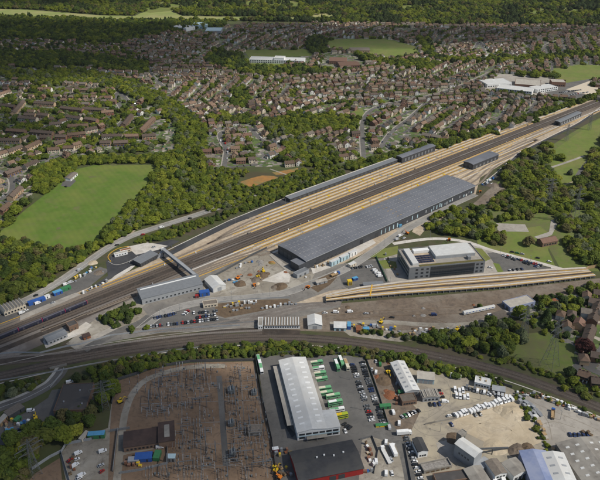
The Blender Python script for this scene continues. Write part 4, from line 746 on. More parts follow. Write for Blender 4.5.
# ------------------------------------------------------------------ vegetation outlines (in photo pixels, ground level)
WOODS = {   # name: (outline, spacing m, crown radius range, kinds)
 'far_forest': ([(-140, -34), (760, -34), (760, 26), (430, 24.5), (330, 23), (300, 22), (225, 21), (225, 20.4), (300, 19.8), (335, 19), (335, 16.5), (300, 17), (220, 16.2), (184, 15.5), (174, 11.5), (166, 7.8), (140, 12.5), (134, 15.6), (100, 15), (70, 12.5), (30, 9.5), (0, 8.5), (-140, 5)], 11.5, (5, 8), 'BMMDMN'),
 'wood_edge': ([(-140, 15), (0, 17), (50, 18.5), (100, 21), (180, 21), (225, 21.5), (225, 26), (195, 30), (165, 33), (120, 45), (62, 40), (0, 36), (-140, 38)], 9, (4.5, 7), 'MMDMB'),
 'belt_upper': ([(-60, 50), (30, 52), (66, 53), (100, 58), (148, 64), (146, 74), (118, 72), (80, 66), (50, 70), (0, 66), (-60, 66)], 8.2, (4, 6.6), 'MMMDB'),
 'belt_middle': ([(-60, 66), (0, 67), (30, 73), (60, 70), (75, 69), (110, 76), (142, 86), (162, 95), (182, 106), (202, 122), (205, 132), (182, 126), (168, 119), (150, 104), (136, 99), (118, 91), (96, 86), (70, 84), (50, 88), (28, 84), (0, 76), (-60, 76)], 6, (2.8, 5.6), 'BBMBG'),
 'wood_by_field': ([(155, 160), (157, 172), (144, 193), (124, 211), (108, 229), (92, 248), (110, 244), (130, 231), (155, 222.5), (190, 212), (206, 206), (205, 190), (207, 165), (205, 128), (184, 128), (180, 150)], 5.2, (2.4, 5.4), 'BBBMGBMB'),
 'scrub': ([(207, 168), (250, 171), (240, 180), (238, 186), (256, 188), (282, 178), (300, 172), (330, 166), (345, 166), (330, 176), (290, 192), (250, 203), (206, 213)], 4.6, (1.5, 3.3), 'BBMBMG'),
 'yard_hedge': ([(196, 224), (250, 205), (292, 191), (345, 171), (345, 176), (292, 196), (240, 213), (197, 229)], 4.6, (2, 3.6), 'MMBMD'),
 'yard_hedge_east': ([(345, 166), (400, 153), (440, 143), (500, 125), (560, 106), (610, 90), (612, 94), (560, 110), (500, 130.5), (445, 148), (400, 157.5), (350, 173)], 5.6, (2.4, 4.4), 'MMBM'),
 'trees_north_of_field': ([(34, 172), (58, 161), (100, 157), (150, 157), (180, 155), (174, 161), (160, 164), (120, 163.5), (80, 165), (66, 178), (52, 190), (42, 196), (34, 190)], 5.2, (2.4, 5), 'BBMB'),
 'trees_by_field_west': ([(-30, 238), (0, 225), (12, 212), (26, 205), (32, 203), (22, 214), (8, 229), (0, 236), (-30, 252)], 9, (4, 6), 'MBM'),
 'wood_below_field': ([(-60, 262), (0, 242), (18, 243), (45, 250), (66, 251), (92, 245), (98, 249), (88, 257), (60, 277), (28, 294), (0, 306), (-60, 335)], 5.4, (2.6, 5.4), 'MBNMBMD'),
 'lane_hedge': ([(130, 244), (158, 233), (192, 222), (205, 218), (205, 224), (182, 236), (150, 243)], 4, (1.4, 2.8), 'MMB'),
 'wood_east': ([(500, 176), (514, 163), (530, 152), (548, 143), (556, 150), (545, 180), (553, 190), (576, 186), (584, 170), (594, 150), (604, 133), (700, 122), (700, 290), (604, 272), (578, 262), (562, 245), (560, 232), (552, 218), (500, 221), (492, 216), (486, 208), (498, 196), (508, 190)], 5.6, (2.6, 5.8), 'BMMGBBNM'),
 'wood_by_depot': ([(420, 228), (432, 219), (450, 212), (468, 208), (484, 207), (494, 220), (494, 234), (478, 240), (462, 236), (440, 234)], 6.6, (2.4, 5.4), 'BMBG'),
 'meadow_clumps': ([(540, 168), (556, 172), (562, 182), (556, 190), (546, 186)], 9, (4, 6), 'BG'),
 'drive_trees': ([(480, 236), (498, 234), (512, 240), (508, 250), (486, 246)], 10, (3.5, 5.5), 'BMN'),
 'bank_trees': ([(404, 340), (430, 336), (455, 331), (488, 322), (520, 326), (526, 340), (512, 350), (505, 360), (480, 352), (440, 344)], 5.2, (2.2, 5.2), 'MMDBMG'),
 'bank_scrub_south': ([(96, 366), (150, 355.5), (200, 348), (250, 344.5), (300, 344.5), (350, 348.5), (400, 355.5), (450, 366.5), (506, 382), (506, 389), (450, 377), (400, 365.5), (352, 355.5), (256, 357), (190, 361), (140, 371), (118, 379)], 3.6, (1.4, 3.0), 'MDMMNB'),
 'bank_scrub_east': ([(505, 362), (530, 372), (560, 385), (610, 402), (610, 396), (580, 384), (540, 368), (508, 356)], 4.2, (1, 2.4), 'MBMN'),
 'far_left_trees': ([(-60, 36), (62, 39), (120, 44), (140, 56), (148, 64), (100, 58), (66, 53), (-60, 50)], 17, (3.6, 6), 'MDMB'),
 'curve_scrub': ([(352, 333), (380, 336), (404, 340), (440, 347), (480, 358), (505, 366), (505, 362), (470, 351), (430, 341), (400, 335.5), (372, 331)], 4.2, (1.4, 3.2), 'MDMBN'),
 'yard_edge_scrub': ([(514, 389), (545, 396), (580, 408), (620, 424), (620, 430), (580, 413), (545, 400), (518, 394)], 5, (1.0, 2.0), 'MBM'),
 'hedge_between_yards': ([(511, 390), (516, 390), (532, 414), (546, 440), (550, 452), (545, 454), (536, 436), (522, 412)], 3.6, (1.2, 2.0), 'BM'),
 'junction_scrub': ([(100, 318), (120, 308), (134, 302), (140, 312), (132, 322), (115, 328), (100, 326)], 5.5, (2.2, 3.6), 'MDM'),
 'south_west_wood': ([(-40, 480), (-40, 462), (0, 452), (20, 438), (40, 428), (62, 417), (92, 402), (98, 386), (120, 378), (114, 402), (84, 424), (62, 434), (36, 450), (30, 470), (32, 492), (-40, 500)], 5.2, (2.2, 5), 'MBMND'),
 'west_bank': ([(-40, 396), (0, 386), (40, 377), (48, 380), (30, 391), (0, 402), (-40, 416)], 4, (1.4, 2.8), 'MGMDN'),
 'bank_mid': ([(72, 378), (100, 368), (108, 374), (98, 384), (78, 383)], 6, (2.2, 4), 'DMM'),
 'garden_trees_east': ([(520, 318), (545, 310), (575, 300), (600, 290), (618, 330), (598, 362), (580, 350), (555, 340), (530, 332)], 8.5, (1.6, 4), 'MBDMGB'),
 'goods_trees': ([(535, 300), (560, 292), (596, 284), (606, 296), (580, 312), (548, 322), (538, 314)], 9, (3, 5), 'DMB'),
 'school_trees': ([(512, 74), (540, 73.5), (562, 76), (560, 79), (540, 78), (514, 76.5)], 11, (5, 7), 'MB'),
 'estate_wood': ([(272, 122), (290, 116), (320, 116), (352, 118), (358, 126), (352, 133), (330, 130), (312, 132), (296, 140), (284, 136)], 6, (3, 5.4), 'BMB'),
 'estate_belt': ([(204, 117), (240, 117), (268, 119), (288, 128), (290, 140), (272, 138), (262, 126), (230, 122), (206, 122)], 7, (3, 5), 'BGM'),
 'estate_wood_south': ([(282, 143), (300, 138), (322, 143), (338, 156), (345, 163), (320, 167), (300, 166), (286, 156)], 7, (3.4, 5.6), 'BMGB'),
 'estate_clump': ([(230, 92), (244, 88), (252, 98), (244, 110), (232, 108)], 9.5, (4.5, 6), 'BM'),
 'estate_trees_far': ([(215, 50), (242, 56), (250, 68), (300, 68), (330, 70), (330, 75), (300, 76), (250, 76), (225, 70), (205, 62)], 10.5, (5, 7), 'DMBM'),
 'field_belt': ([(350, 54), (396, 62), (425, 60), (440, 65), (430, 71), (396, 68), (360, 60)], 10, (5, 7), 'BM'),
 'field_belt_east': ([(418, 40), (430, 42), (436, 58), (460, 60), (520, 58), (600, 52), (600, 57), (520, 63), (440, 63), (424, 56)], 10.5, (5, 7), 'BMBD'),
 'far_hedge': ([(305, 40), (324, 38), (328, 50), (316, 56), (308, 52)], 10, (5, 7), 'DM'),
 'allotment_trees': ([(166, 122), (184, 126), (183, 150), (176, 158), (178, 130)], 8, (3.5, 5), 'BMG'),
}
NOHOUSE = [WOODS[k][0] for k in WOODS if k != 'far_left_trees'] + [SCH1, SCH2, SCH2B, SCH3, ALLOT, SCHB, SCHY, MEAD4, [(244, 55), (312, 55), (312, 63), (244, 63)], [(322, 55), (366, 55), (366, 69), (322, 69)], [(168, 20), (224, 20), (224, 33), (168, 33)]] + [PITCH_P, FARF]
NOHOUSE_BB = [(min(p[0] for p in P), max(p[0] for p in P), min(p[1] for p in P), max(p[1] for p in P), P) for P in NOHOUSE]
def blocked(px, py): return any(a <= px <= b and c <= py <= d and inpoly(px, py, P) for a, b, c, d, P in NOHOUSE_BB)
ESTP = [p for L_ in EST for p in pxl(L_, 10)]

# ------------------------------------------------------------------ houses
def house_mesh(kind):
    """wall, roof, chimney meshes in a house's own frame, front at -y"""
    wl, rf, ch = MB(), MB(), MB()
    Ln, Wd, h, rh = {0: (9, 7.6, 5, 2.5), 1: (12.5, 7.8, 5, 2.7), 2: (7.6, 8.4, 5.1, 2.8), 3: (8.6, 7, 4.8, 2.4)}[kind]
    x0, y0 = -Ln / 2, -Wd / 2
    if kind == 2:    # gable to the street
        wl.prism([(x0, 0), (-x0, 0), (-x0, h), (0, h + rh), (x0, h)], y0, -y0, 'y'); s = rh / (Ln / 2); e = .4
        rf.prism([(x0 - e, h - e * s + .02), (0, h + rh + .02), (-x0 + e, h - e * s + .02), (-x0 + e, h - e * s + .22), (0, h + rh + .24), (x0 - e, h - e * s + .22)], y0 - .35, -y0 + .35, 'y'); wl.box(-x0 + .02, -x0 + 2.9, y0 + 2, y0 + 7, 0, 2.5); rf.box(-x0 + .03, -x0 + 3.1, y0 + 1.8, y0 + 7.2, 2.5, 2.7)
    else:
        hip = 1.6 if kind == 3 else 0
        wl.prism([(y0, 0), (-y0, 0), (-y0, h)] + ([(0, h + rh)] if not hip else []) + [(y0, h)], x0, -x0, 'x'); s = rh / (Wd / 2); e = .4
        if hip:
            a, b = x0 - e, y0 - e; z = h - e * s + .02; vs = [(a, b, z), (-a, b, z), (-a, -b, z), (a, -b, z), (a + 3.2, 0, h + rh), (-a - 3.2, 0, h + rh)]
            rf.add(vs, [(0, 1, 5, 4), (1, 2, 5), (2, 3, 4, 5), (3, 0, 4), (0, 3, 2, 1)])
        else: rf.prism([(y0 - e, h - e * s + .02), (0, h + rh + .02), (-y0 + e, h - e * s + .02), (-y0 + e, h - e * s + .22), (0, h + rh + .24), (y0 - e, h - e * s + .22)], x0 - .3, -x0 + .3, 'x')
        if kind == 0:    # projecting front gable and garage
            wl.prism([(-3.6, 0), (-.2, 0), (-.2, 4.6), (-1.9, 6), (-3.6, 4.6)], y0 - 1.5, y0 + .5, 'y'); rf.prism([(-3.9, 4.4), (-1.9, 6.04), (.1, 4.4), (.1, 4.6), (-1.9, 6.26), (-3.9, 4.6)], y0 - 1.8, y0 + 2, 'y')
            wl.box(-x0 + .02, -x0 + 2.8, y0 - .6, y0 + 5, 0, 2.5); rf.prism([(-x0 + .03, 2.6), (-x0 + 1.4, 3.6), (-x0 + 3, 2.5), (-x0 + 3, 2.65), (-x0 + 1.4, 3.8), (-x0 + .03, 2.8)], y0 - .8, y0 + 5.2, 'y')
    for sy in (-1, 1):
        for z in (.9, 3.3):
            for x in ([-.28, .28] if kind != 1 else [-.36, -.14, .14, .36]):
                xx = x * Ln; y = sy * (Wd / 2 + .03)
                if kind == 0 and sy < 0 and x < 0: xx = -1.9; y = y0 - 1.53
                q = [(xx - .7, y, z), (xx + .7, y, z), (xx + .7, y, z + 1.2), (xx - .7, y, z + 1.2)]; wl.face(q if sy < 0 else q[::-1], 1)
    cx = Ln * .3; ch.box(cx - .45, cx + .45, .35, 1.15, h + rh * .55, h + rh + 1.1)
    return wl, rf, ch, Ln
HM = [house_mesh(k) for k in range(4)]
WALLS = ['brick', 'brick_tan', 'cream', 'render_white', 'brick_red']; ROOFS = ['tile_brown', 'tile_dark', 'tile_red', 'tile_grey']
SEEDS = []
rs = random.Random(21)
x0_, x1_ = -900, 1100
for i in range(70): SEEDS.append((rs.uniform(-900, 1100), rs.uniform(770, 1950), rs.choice((YANG, YANG + .5, YANG - .6, 0, .3, -.35, 1.2)) + rs.uniform(-.2, .2), rs.uniform(0, 50)))
def nearest2(x, y):
    a = b = 1e18; ia = 0
    for i, s in enumerate(SEEDS):
        d = (s[0] - x) ** 2 + (s[1] - y) ** 2
        if d < a: b = a; a = d; ia = i
        elif d < b: b = d
    return ia, math.sqrt(a), math.sqrt(b)
THIN = [(-60, 34), (62, 38), (120, 44), (150, 60), (150, 72), (100, 72), (66, 80), (-60, 84)]
HOUSES = []; STREETQ = []; GARDEN = []; STREETCARS = []
TERR = [(-60, 80), (100, 90), (150, 108), (172, 122), (150, 152), (60, 160), (-60, 170)]
for si, (sx, sy, sa, ph) in enumerate(SEEDS):
    c_, s_ = cos(sa), sin(sa); per = 40.0
    for r_ in range(-8, 9):
        vrow = r_ * per + ph
        # street in the middle of the pair of rows
        prev = None; u = -420.0
        while u < 420:
            bend = 5 * sin(u / 60 + si + r_); x = sx + u * c_ - (vrow + bend) * s_; y = sy + u * s_ + (vrow + bend) * c_; px, py = PX(x, y)
            ok = False
            if -70 < px < 670 and 18 < py < 240 and inpoly(px, py, HALL):
                ia, d1, d2 = nearest2(x, y); ok = ia == si and not blocked(px, py)
            cur = Vector((x, y, 0)) if ok else None
            if prev is not None and cur is not None: STREETQ.append((prev, cur))
            prev = cur
            if ok and py > 60 and R() < .18: STREETCARS.append((x - s_ * 2.3, y + c_ * 2.3, sa + (pi if R() < .5 else 0)))
            u += 9
        for side in (-1, 1):
            u = -420 + R() * 8
            while u < 420:
                k = rs.choice((0, 0, 1, 2, 3, 2)); stp = HM[k][3] + (1.6 if k != 0 else 4.0) + rs.uniform(-.4, 1.6)
                uc = u + stp / 2; bend = 5 * sin(uc / 60 + si + r_); v = vrow + bend + side * (10.8 + rs.uniform(-1.2, 1.8)); u += stp
                x = sx + uc * c_ - v * s_; y = sy + uc * s_ + v * c_; px, py = PX(x, y)
                if not (-70 < px < 670 and 18 < py < 240) or not inpoly(px, py, HALL): continue
                ia, d1, d2 = nearest2(x, y)
                if ia != si or d2 - d1 < 5 or blocked(px, py): continue
                if rs.random() < .07: continue
                if any((q.x - x) ** 2 + (q.y - y) ** 2 < 81 for q in ESTP): continue
                if inpoly(px, py, THIN) and rs.random() < .3: continue
                if rs.random() < .6: gv = v + side * rs.uniform(10, 19); GARDEN.append((sx + uc * c_ - gv * s_, sy + uc * s_ + gv * c_, rs.uniform(3.4, 5.6)))
                HOUSES.append((x, y, sa + (0 if side > 0 else pi) + rs.uniform(-.08, .08), k, px, py))
                gv = v + side * rs.uniform(8, 16)
                for g in range(7):
                    if rs.random() < .72: q = uc + rs.uniform(-6, 6); gv = v + side * rs.uniform(6.5, 17); GARDEN.append((sx + q * c_ - gv * s_, sy + q * s_ + gv * c_, rs.uniform(1.3, 3.9)))
                if rs.random() < .25: gv = v - side * rs.uniform(6, 8); GARDEN.append((sx + (uc + 4) * c_ - gv * s_, sy + (uc + 4) * s_ + gv * c_, rs.uniform(.9, 2)))
# terraces west: one long building each
TERRACES = []
def terr(px0, py0, px1, py1, units):
    A, B = G(px0, py0), G(px1, py1)
    if units < 6: TERRACES.append((A, B, units)); return
    h = units // 2; f = h / units; TERRACES.append((A, A.lerp(B, f - .05), h)); TERRACES.append((A.lerp(B, f + .05) + Vector((U(-2, 2), U(-4, 4), 0)), B, units - h))
for a in [(6, 134, 52, 137, 11), (40, 141, 66, 140.5, 6), (68, 139, 86, 137, 5), (86, 134, 98, 131.5, 4), (102, 140, 122, 139.5, 5), (124, 140, 156, 139, 8), (100, 146.5, 128, 146, 7), (24, 118, 48, 119, 6), (60, 111, 82, 113.5, 5), (34, 106, 54, 107, 5), (18, 121, 36, 122.5, 5), (82, 112, 104, 113.5, 5), (56, 147.5, 66, 145, 3), (48, 154, 74, 151.5, 6), (126, 128, 134, 118, 4), (143, 134, 156, 121, 5), (102, 116, 114, 115, 3), (8, 178, 40, 165, 8), (14, 201, 24, 191, 3), (4, 215, 13, 208, 3), (0, 98, 12, 94, 4), (16, 116, 26, 104, 4), (28, 152, 42, 145, 4), (66, 120, 80, 122, 4), (50, 128, 62, 127, 3), (576, 380, 606, 390, 7), (589, 353, 604, 306, 9), (-4, 160, 24, 150, 6), (0, 144, 20, 144, 5), (84, 122, 96, 124, 3), (-6, 108, 14, 110, 5), (68, 130, 88, 129, 5)]: terr(*a)
TSEG = [(a, b) for a, b, _ in TERRACES]
def near_terr(x, y, r=13):
    for a, b in TSEG:
        d = b - a; t = max(0, min(1, ((x - a.x) * d.x + (y - a.y) * d.y) / d.length_squared))
        if (x - a.x - d.x * t) ** 2 + (y - a.y - d.y * t) ** 2 < r * r: return True
    return False
HOUSES = [h for h in HOUSES if not (inpoly(h[4], h[5], TERR) and (near_terr(h[0], h[1]) or R() < .5)) and not near_terr(h[0], h[1])]
for (x, y) in [tuple(G(*p))[:2] for p in ((585, 316), (593, 306), (590, 332), (566, 330), (571, 318), (578, 327), (595, 360), (583, 362), (598, 318), (560, 318), (586, 300), (597, 297))]: HOUSES.append((x, y, 1.2 + U(-.2, .2), random.choice((0, 2, 3)), *PX(x, y)))
HOUSES.sort(key=lambda h: h[1] ** 2 + h[0] ** 2)
inframe = [h for h in HOUSES if 2 < h[4] < 598]; outside = [h for h in HOUSES if not 2 < h[4] < 598]
NEAR, FAR = inframe[:300], inframe[300:] + outside
WM, RM, CM = {}, {}, {}
for k in range(4):
    for a in WALLS: WM[k, a] = HM[k][0].mesh('wall', [a, 'glass'])
    for a in ROOFS: RM[k, a] = HM[k][1].mesh('roof', a)
    CM[k] = HM[k][2].mesh('chimney', 'brick')
WN = {'brick': 'brown brick', 'brick_tan': 'tan brick', 'cream': 'cream', 'render_white': 'white rendered', 'brick_red': 'red brick'}; RN = {'tile_brown': 'brown', 'tile_dark': 'dark', 'tile_red': 'reddish', 'tile_grey': 'grey brown'}
HN = {0: 'front gabled house', 1: 'semi-detached house', 2: 'narrow gabled house', 3: 'hipped house'}
def estate(px, py):
    if px < 190: return 'beyond the playing field'
    if px > 540 and py > 280: return 'beside the pylon meadow'
    if px < 300: return 'above the orange clay'
    if px < 364: return 'between wood and curving road'
    if px < 440: return 'between curving road and sidings'
    return 'between school and sidings'
WC = [2, 4, 5, 4, 2]; RC = [5, 3, 1, 3]
for (x, y, a, k, px, py) in NEAR:
    wm_ = rs.choices(WALLS, WC)[0]; rm_ = rs.choices(ROOFS, RC)[0]
    t = thing('house', f'{WN[wm_]} {HN[k]} with {RN[rm_]} roof {estate(px, py)}', 'house', (x, y, .05), a, 'estate houses with pitched tiled roofs')
    link('wall', WM[k, wm_], t); rf_ = link('roof', RM[k, rm_], t)
    if R() < .7: link('chimney', CM[k], rf_)
big = MB(); slots = WALLS + ROOFS + ['glass']
for (x, y, a, k, px, py) in FAR:
    wi = rs.choices(range(5), WC)[0]; ri = 5 + rs.choices(range(4), RC)[0]; c_, s_ = cos(a), sin(a); sc_ = rs.uniform(.9, 1.05)
    for mb, mi in ((HM[k][0], wi), (HM[k][1], ri), (HM[k][2], 0)):
        o = len(big.v); big.v += [(x + (p[0] * c_ - p[1] * s_) * sc_, y + (p[0] * s_ + p[1] * c_) * sc_, .05 + p[2] * sc_) for p in mb.v]
        big.f += [tuple(i + o for i in f) for f in mb.f]; big.m += [9 if q == 1 else mi for q in mb.m]
tag(big.build('far_houses', slots), 'far estate of small brick houses with brown tiled roofs', 'houses', kind='stuff')
big = MB()
for a, b in STREETQ:
    d = (b - a).normalized(); n_ = Vector((-d.y, d.x, 0)) * 2.6; e = d * .6; big.face([a - e - n_, b + e - n_, b + e + n_, a - e + n_])
o = big.build('residential_streets', 'asphalt'); o.location.z = .11; tag(o, kind='structure')
def side_word(p):
    px, py = PX(p.x, p.y); best = min(LMK, key=lambda q: hypot(q[0] - px, q[1] - py)); return best[2]
LMK = [(165, 140, 'beside the allotments'), (60, 160, 'at the edge of the playing field trees'), (20, 190, 'beside the playing field'), (120, 115, 'round the cul-de-sac'), (20, 110, 'near the parked cars of the side street'), (70, 120, 'among garden trees'), (590, 380, 'by the street corner below the pylon'), (596, 330, 'running away from the pylon meadow'), (30, 140, 'next to the grey street'), (70, 145, 'in front of the tree belt')]
used = {}
for a, b, n_ in TERRACES:
    d = b - a; Ln = d.length; wm_ = rs.choice(['brick', 'brick_tan', 'cream', 'brick_red']); rm_ = rs.choice(['tile_brown', 'tile_dark', 'tile_dark'])
    base = f'terrace of {n_} {WN[wm_]} houses {side_word(a.lerp(b, .5))}'
    t = building('terraced_row', base, a, atan2(d.y, d.x), Ln, 8.2, 5, 'gable', 2.5, wm_, rm_, 'terrace', .4, group='terraced rows west of the woods'); st = Ln / n_
    wins(t, 'front', [st * (i + .3) for i in range(n_)] + [st * (i + .72) for i in range(n_)], 3.2, 4.4, 1.4); wins(t, 'front', [st * (i + .35) for i in range(n_)], .8, 2.2, 1.6); wins(t, 'front', [st * (i + .75) for i in range(n_)], .05, 2.1, .95, rs.choice(['white_paint', 'red_wall', 'blue', 'green_paint']), 'door')
    rf_ = next(c for c in t.children if c.name.startswith('roof'))
    for i in range(n_): pbox(rf_, 'chimney', st * i + .3, st * i + 1.3, 3.7, 4.5, 6.6, 8.5, 'brick')

# ------------------------------------------------------------------ trees
def crown_mesh(name, mt, seed, nl, quads, flat=.8, leaf=.155, conifer=False, droop=0):
    rg = random.Random(seed); q = MB(); lobes = []
    if conifer:
        for i in range(9): z = .25 + i * .22; lobes.append((Vector((rg.uniform(-.08, .08), rg.uniform(-.08, .08), z)), .62 * (1 - i / 10.5) + .06))
    else:
        lobes.append((Vector((0, 0, .95)), .62))
        for i in range(nl + 4):
            a = i * 2.399 + rg.uniform(-.4, .4); r_ = rg.uniform(.36, .8); z = .7 + rg.uniform(-.35, .7) * flat; lobes.append((Vector((r_ * cos(a), r_ * sin(a), z)), rg.uniform(.17, .42)))
        lobes.append((Vector((rg.uniform(-.2, .2), rg.uniform(-.2, .2), 1.35)), .42))
    for c, r_ in lobes:      # inner mass
        bm = bmesh.new(); bmesh.ops.create_icosphere(bm, subdivisions=1, radius=r_ * .66)
        q.add([c + v.co * rg.uniform(.85, 1.1) for v in bm.verts], [tuple(v.index for v in f.verts) for f in bm.faces]); bm.free()
    tot = sum(r_ * r_ for _, r_ in lobes)
    for c, r_ in lobes:
        for k in range(int(quads * r_ * r_ / tot)):
            z = rg.uniform(-.55, 1); a = rg.uniform(0, 2 * pi); h = math.sqrt(max(0, 1 - z * z)); d = Vector((h * cos(a), h * sin(a), z)); p = c + d * r_ * rg.uniform(.72, 1.26)
            if any((p - c2).length < r2 * .74 for c2, r2 in lobes): continue
            nn = (d * .75 + Vector((0, 0, .55)) + Vector((rg.uniform(-1, 1), rg.uniform(-1, 1), rg.uniform(-1, 1))) * .55).normalized(); t1 = nn.orthogonal().normalized(); t1.rotate(Matrix.Rotation(rg.uniform(0, 6.3), 3, nn)); t2 = nn.cross(t1)
            s_ = leaf * rg.uniform(.55, 1.15); p.z -= droop * rg.random() * h
            q.face([p - t1 * s_ - t2 * s_ * .6, p + t1 * s_ * .8 - t2 * s_ * .8, p + t1 * s_ + t2 * s_ * .7, p - t1 * s_ * .6 + t2 * s_])
    return q.mesh(name, mt)
KIND = {'B': [crown_mesh('crown', 'leaf_bright', 1, 9, 1530), crown_mesh('crown', 'leaf_bright', 2, 11, 1615), crown_mesh('crown', 'leaf_bright', 3, 8, 1445, .6)],
        'M': [crown_mesh('crown', 'leaf_mid', 4, 9, 1445), crown_mesh('crown', 'leaf_mid', 5, 12, 1615), crown_mesh('crown', 'leaf_mid', 6, 7, 1360, 1.0)],
        'D': [crown_mesh('crown', 'leaf_dark', 7, 9, 1360), crown_mesh('crown', 'leaf_dark', 8, 9, 1360, conifer=True, leaf=.11)],
        'G': [crown_mesh('crown', 'leaf_grey', 9, 10, 1530, .9, .125, droop=.25)], 'N': [crown_mesh('crown', 'leaf_brown', 10, 10, 1190, .9, .13)], 'C': [crown_mesh('crown', 'leaf_copper', 11, 10, 1445)]}
VAR = [(k, i) for k in KIND for i in range(len(KIND[k]))]
q = MB(); q.bar((0, 0, -.02), (.02, .01, .5), .055, .04, 7); q.bar((.02, .01, .5), (.03, .02, .95), .04, .02, 6)
for a in (0, 2.1, 4.2): q.bar((.02, .01, .45), (.42 * cos(a), .42 * sin(a), .85), .028, .012, 5)
TRUNK = q.mesh('trunk', 'bark')
TREES = []; rt = random.Random(5)
for zn, (P, spc, (r0, r1), kinds) in WOODS.items():
    wp = [G(*p) for p in P]; xa, xb = min(p.x for p in wp), max(p.x for p in wp); ya, yb = min(p.y for p in wp), max(p.y for p in wp); W2 = [(p.x, p.y) for p in wp]
    far = zn == 'far_forest'; y = ya
    while y < yb:
        x = xa + rt.uniform(0, spc)
        while x < xb:
            xx, yy = x + rt.uniform(-.42, .42) * spc, y + rt.uniform(-.42, .42) * spc; x += spc
            if not inpoly(xx, yy, W2): continue
            px, py = PX(xx, yy)
            if not (-60 < px < 660): continue
            if far and any(inpoly(px, py, g) for g in GLADE) and rt.random() < .72: continue
            if zn in ('scrub', 'wood_by_field') and any(inpoly(px, py, c) for c in CLAY): continue
            if zn == 'garden_trees_east' and near_terr(xx, yy, 9): continue
            cl = noise.noise(Vector((xx / 90, yy / 90, 3)))
            if zn == 'wood_east' and (noise.noise(Vector((xx / 34, yy / 34, 9))) > .27 or rt.random() < .1): continue
            k = rt.choice(kinds)
            if far: k = 'D' if cl > .22 else ('B' if cl < -.25 else k)
            r_ = (r0 + (r1 - r0) * rt.random() ** 1.5) * (1 + .15 * cl) * (1.3 if rt.random() < .1 else 1); TREES.append((xx, yy, r_, rt.uniform(.75, 1.05), k, px, py, zn))
        y += spc * .9
def single(px, py, r_, k, zn='single', hz=.95): p = G(px, py); TREES.append((p.x, p.y, r_, hz, k, px, py, zn))
for a in [(585, 352, 6.5, 'C'), (569, 376, 5, 'D'), (573, 384, 4, 'B'), (66, 440, 6.5, 'B'), (48, 441, 5.5, 'M'), (76, 436, 5, 'B'), (90, 424, 4, 'M'), (434, 340, 5, 'M'), (468, 346, 5.5, 'B'), (190, 349, 3.5, 'M'), (60, 420, 4, 'D'),
          (128, 322, 3.5, 'D'), (132, 331, 3.4, 'M'), (147, 329, 2.6, 'B'), (13, 396, 4.5, 'G'), (447, 234, 6, 'B'), (488, 238, 6, 'B'), (528, 245, 6, 'N'), (520, 318, 7, 'B'), (546, 320, 6, 'D'), (572, 322, 4, 'D'), (480, 309, 3, 'M'),
          (120, 372, 4, 'N'), (141, 371, 4.2, 'M'), (105, 377, 3.5, 'M'), (422, 363, 5, 'M'), (410, 360, 4.5, 'M'), (560, 160, 6, 'B'), (570, 175, 5, 'G'), (600, 180, 6, 'M'), (20, 473, 6, 'B'), (5, 470, 6, 'M'), (598, 362, 4, 'M'), (564, 390, 3, 'B'), (579, 392, 3, 'M'), (586, 398, 3, 'M')]: single(*a)
for (x, y, r_) in GARDEN:
    px, py = PX(x, y)
    if any((q.x - x) ** 2 + (q.y - y) ** 2 < 36 for q in ESTP) or near_terr(x, y, 6): continue
    TREES.append((x, y, r_, rt.uniform(.7, 1), rt.choice('MMBBDMGBM'), px, py, 'garden'))
for i in range(800):      # bushes in the terraces' gardens
    px, py = rt.uniform(0, 150), rt.uniform(92, 156)
    if inpoly(px, py, TERR) and not inpoly(px, py, ALLOT):
        p = G(px, py)
        if not near_terr(p.x, p.y, 7) : TREES.append((p.x, p.y, rt.uniform(1.5, 5), .9, rt.choice('MBMDBG'), px, py, 'garden'))
ZN = {'wood_by_field': 'in the wood between playing field and road', 'trees_north_of_field': 'lining the far edge of the playing field', 'wood_below_field': 'in the wood below the playing field', 'wood_east': 'in the wood beyond the office car park', 'wood_by_depot': 'beside the road behind the maintenance shed', 'bank_trees': 'on the bank above the curved railway', 'south_west_wood': 'beside the fenced yard near the substation', 'drive_trees': 'beside the woodland drive', 'goods_trees': 'beyond the end of the raised sidings', 'trees_by_field_west': 'on the house side of the playing field',
      'single': 'standing on its own near the railway land', 'garden_trees_east': 'in the gardens beside the pylon meadow', 'bank_scrub_south': 'on the bank between bus garage and railway', 'junction_scrub': 'in the railway junction scrub', 'west_bank': 'on the railway bank by the underpass road', 'bank_mid': 'on the bank by the flat roofed building', 'scrub': 'in the scrub round the orange clay', 'curve_scrub': 'on the far bank of the curved railway', 'yard_hedge': 'in the hedge along the yard', 'lane_hedge': 'in the hedge along the road'}
KN = {'B': 'bright green tree', 'M': 'mid green tree', 'D': 'dark green tree', 'G': 'grey green tree', 'N': 'olive brown tree', 'C': 'copper red tree'}
NEARBY = [(585, 352, 'the pylon meadow terrace'), (569, 380, 'the street corner below the pylon'), (66, 440, 'the fenced yard'), (90, 424, 'the flat roofed building'), (434, 342, 'the junk yard'), (190, 349, 'the curved railway'), (128, 325, 'the railway junction'), (147, 329, 'the railway car park'), (13, 396, 'the underpass road'), (447, 234, 'the road behind the shed'), (490, 238, 'the woodland drive'), (528, 245, 'the red roofed house'), (520, 318, 'the blue walled store'), (546, 320, 'the goods trees'), (572, 322, 'the pylon meadow gardens'), (480, 309, 'the stored carriage'), (120, 372, 'the substation corner'), (141, 371, 'the substation fence'), (422, 363, 'the cream roofed unit'), (410, 360, 'the long warehouse'), (560, 160, 'the far meadow'), (570, 175, 'the meadow path'), (600, 180, 'the wood edge'), (12, 472, 'the lower corner pylon'), (598, 362, 'the estate street'), (575, 395, 'the railway bank'), (50, 441, 'the near yard'), (468, 346, 'the bank trees')]
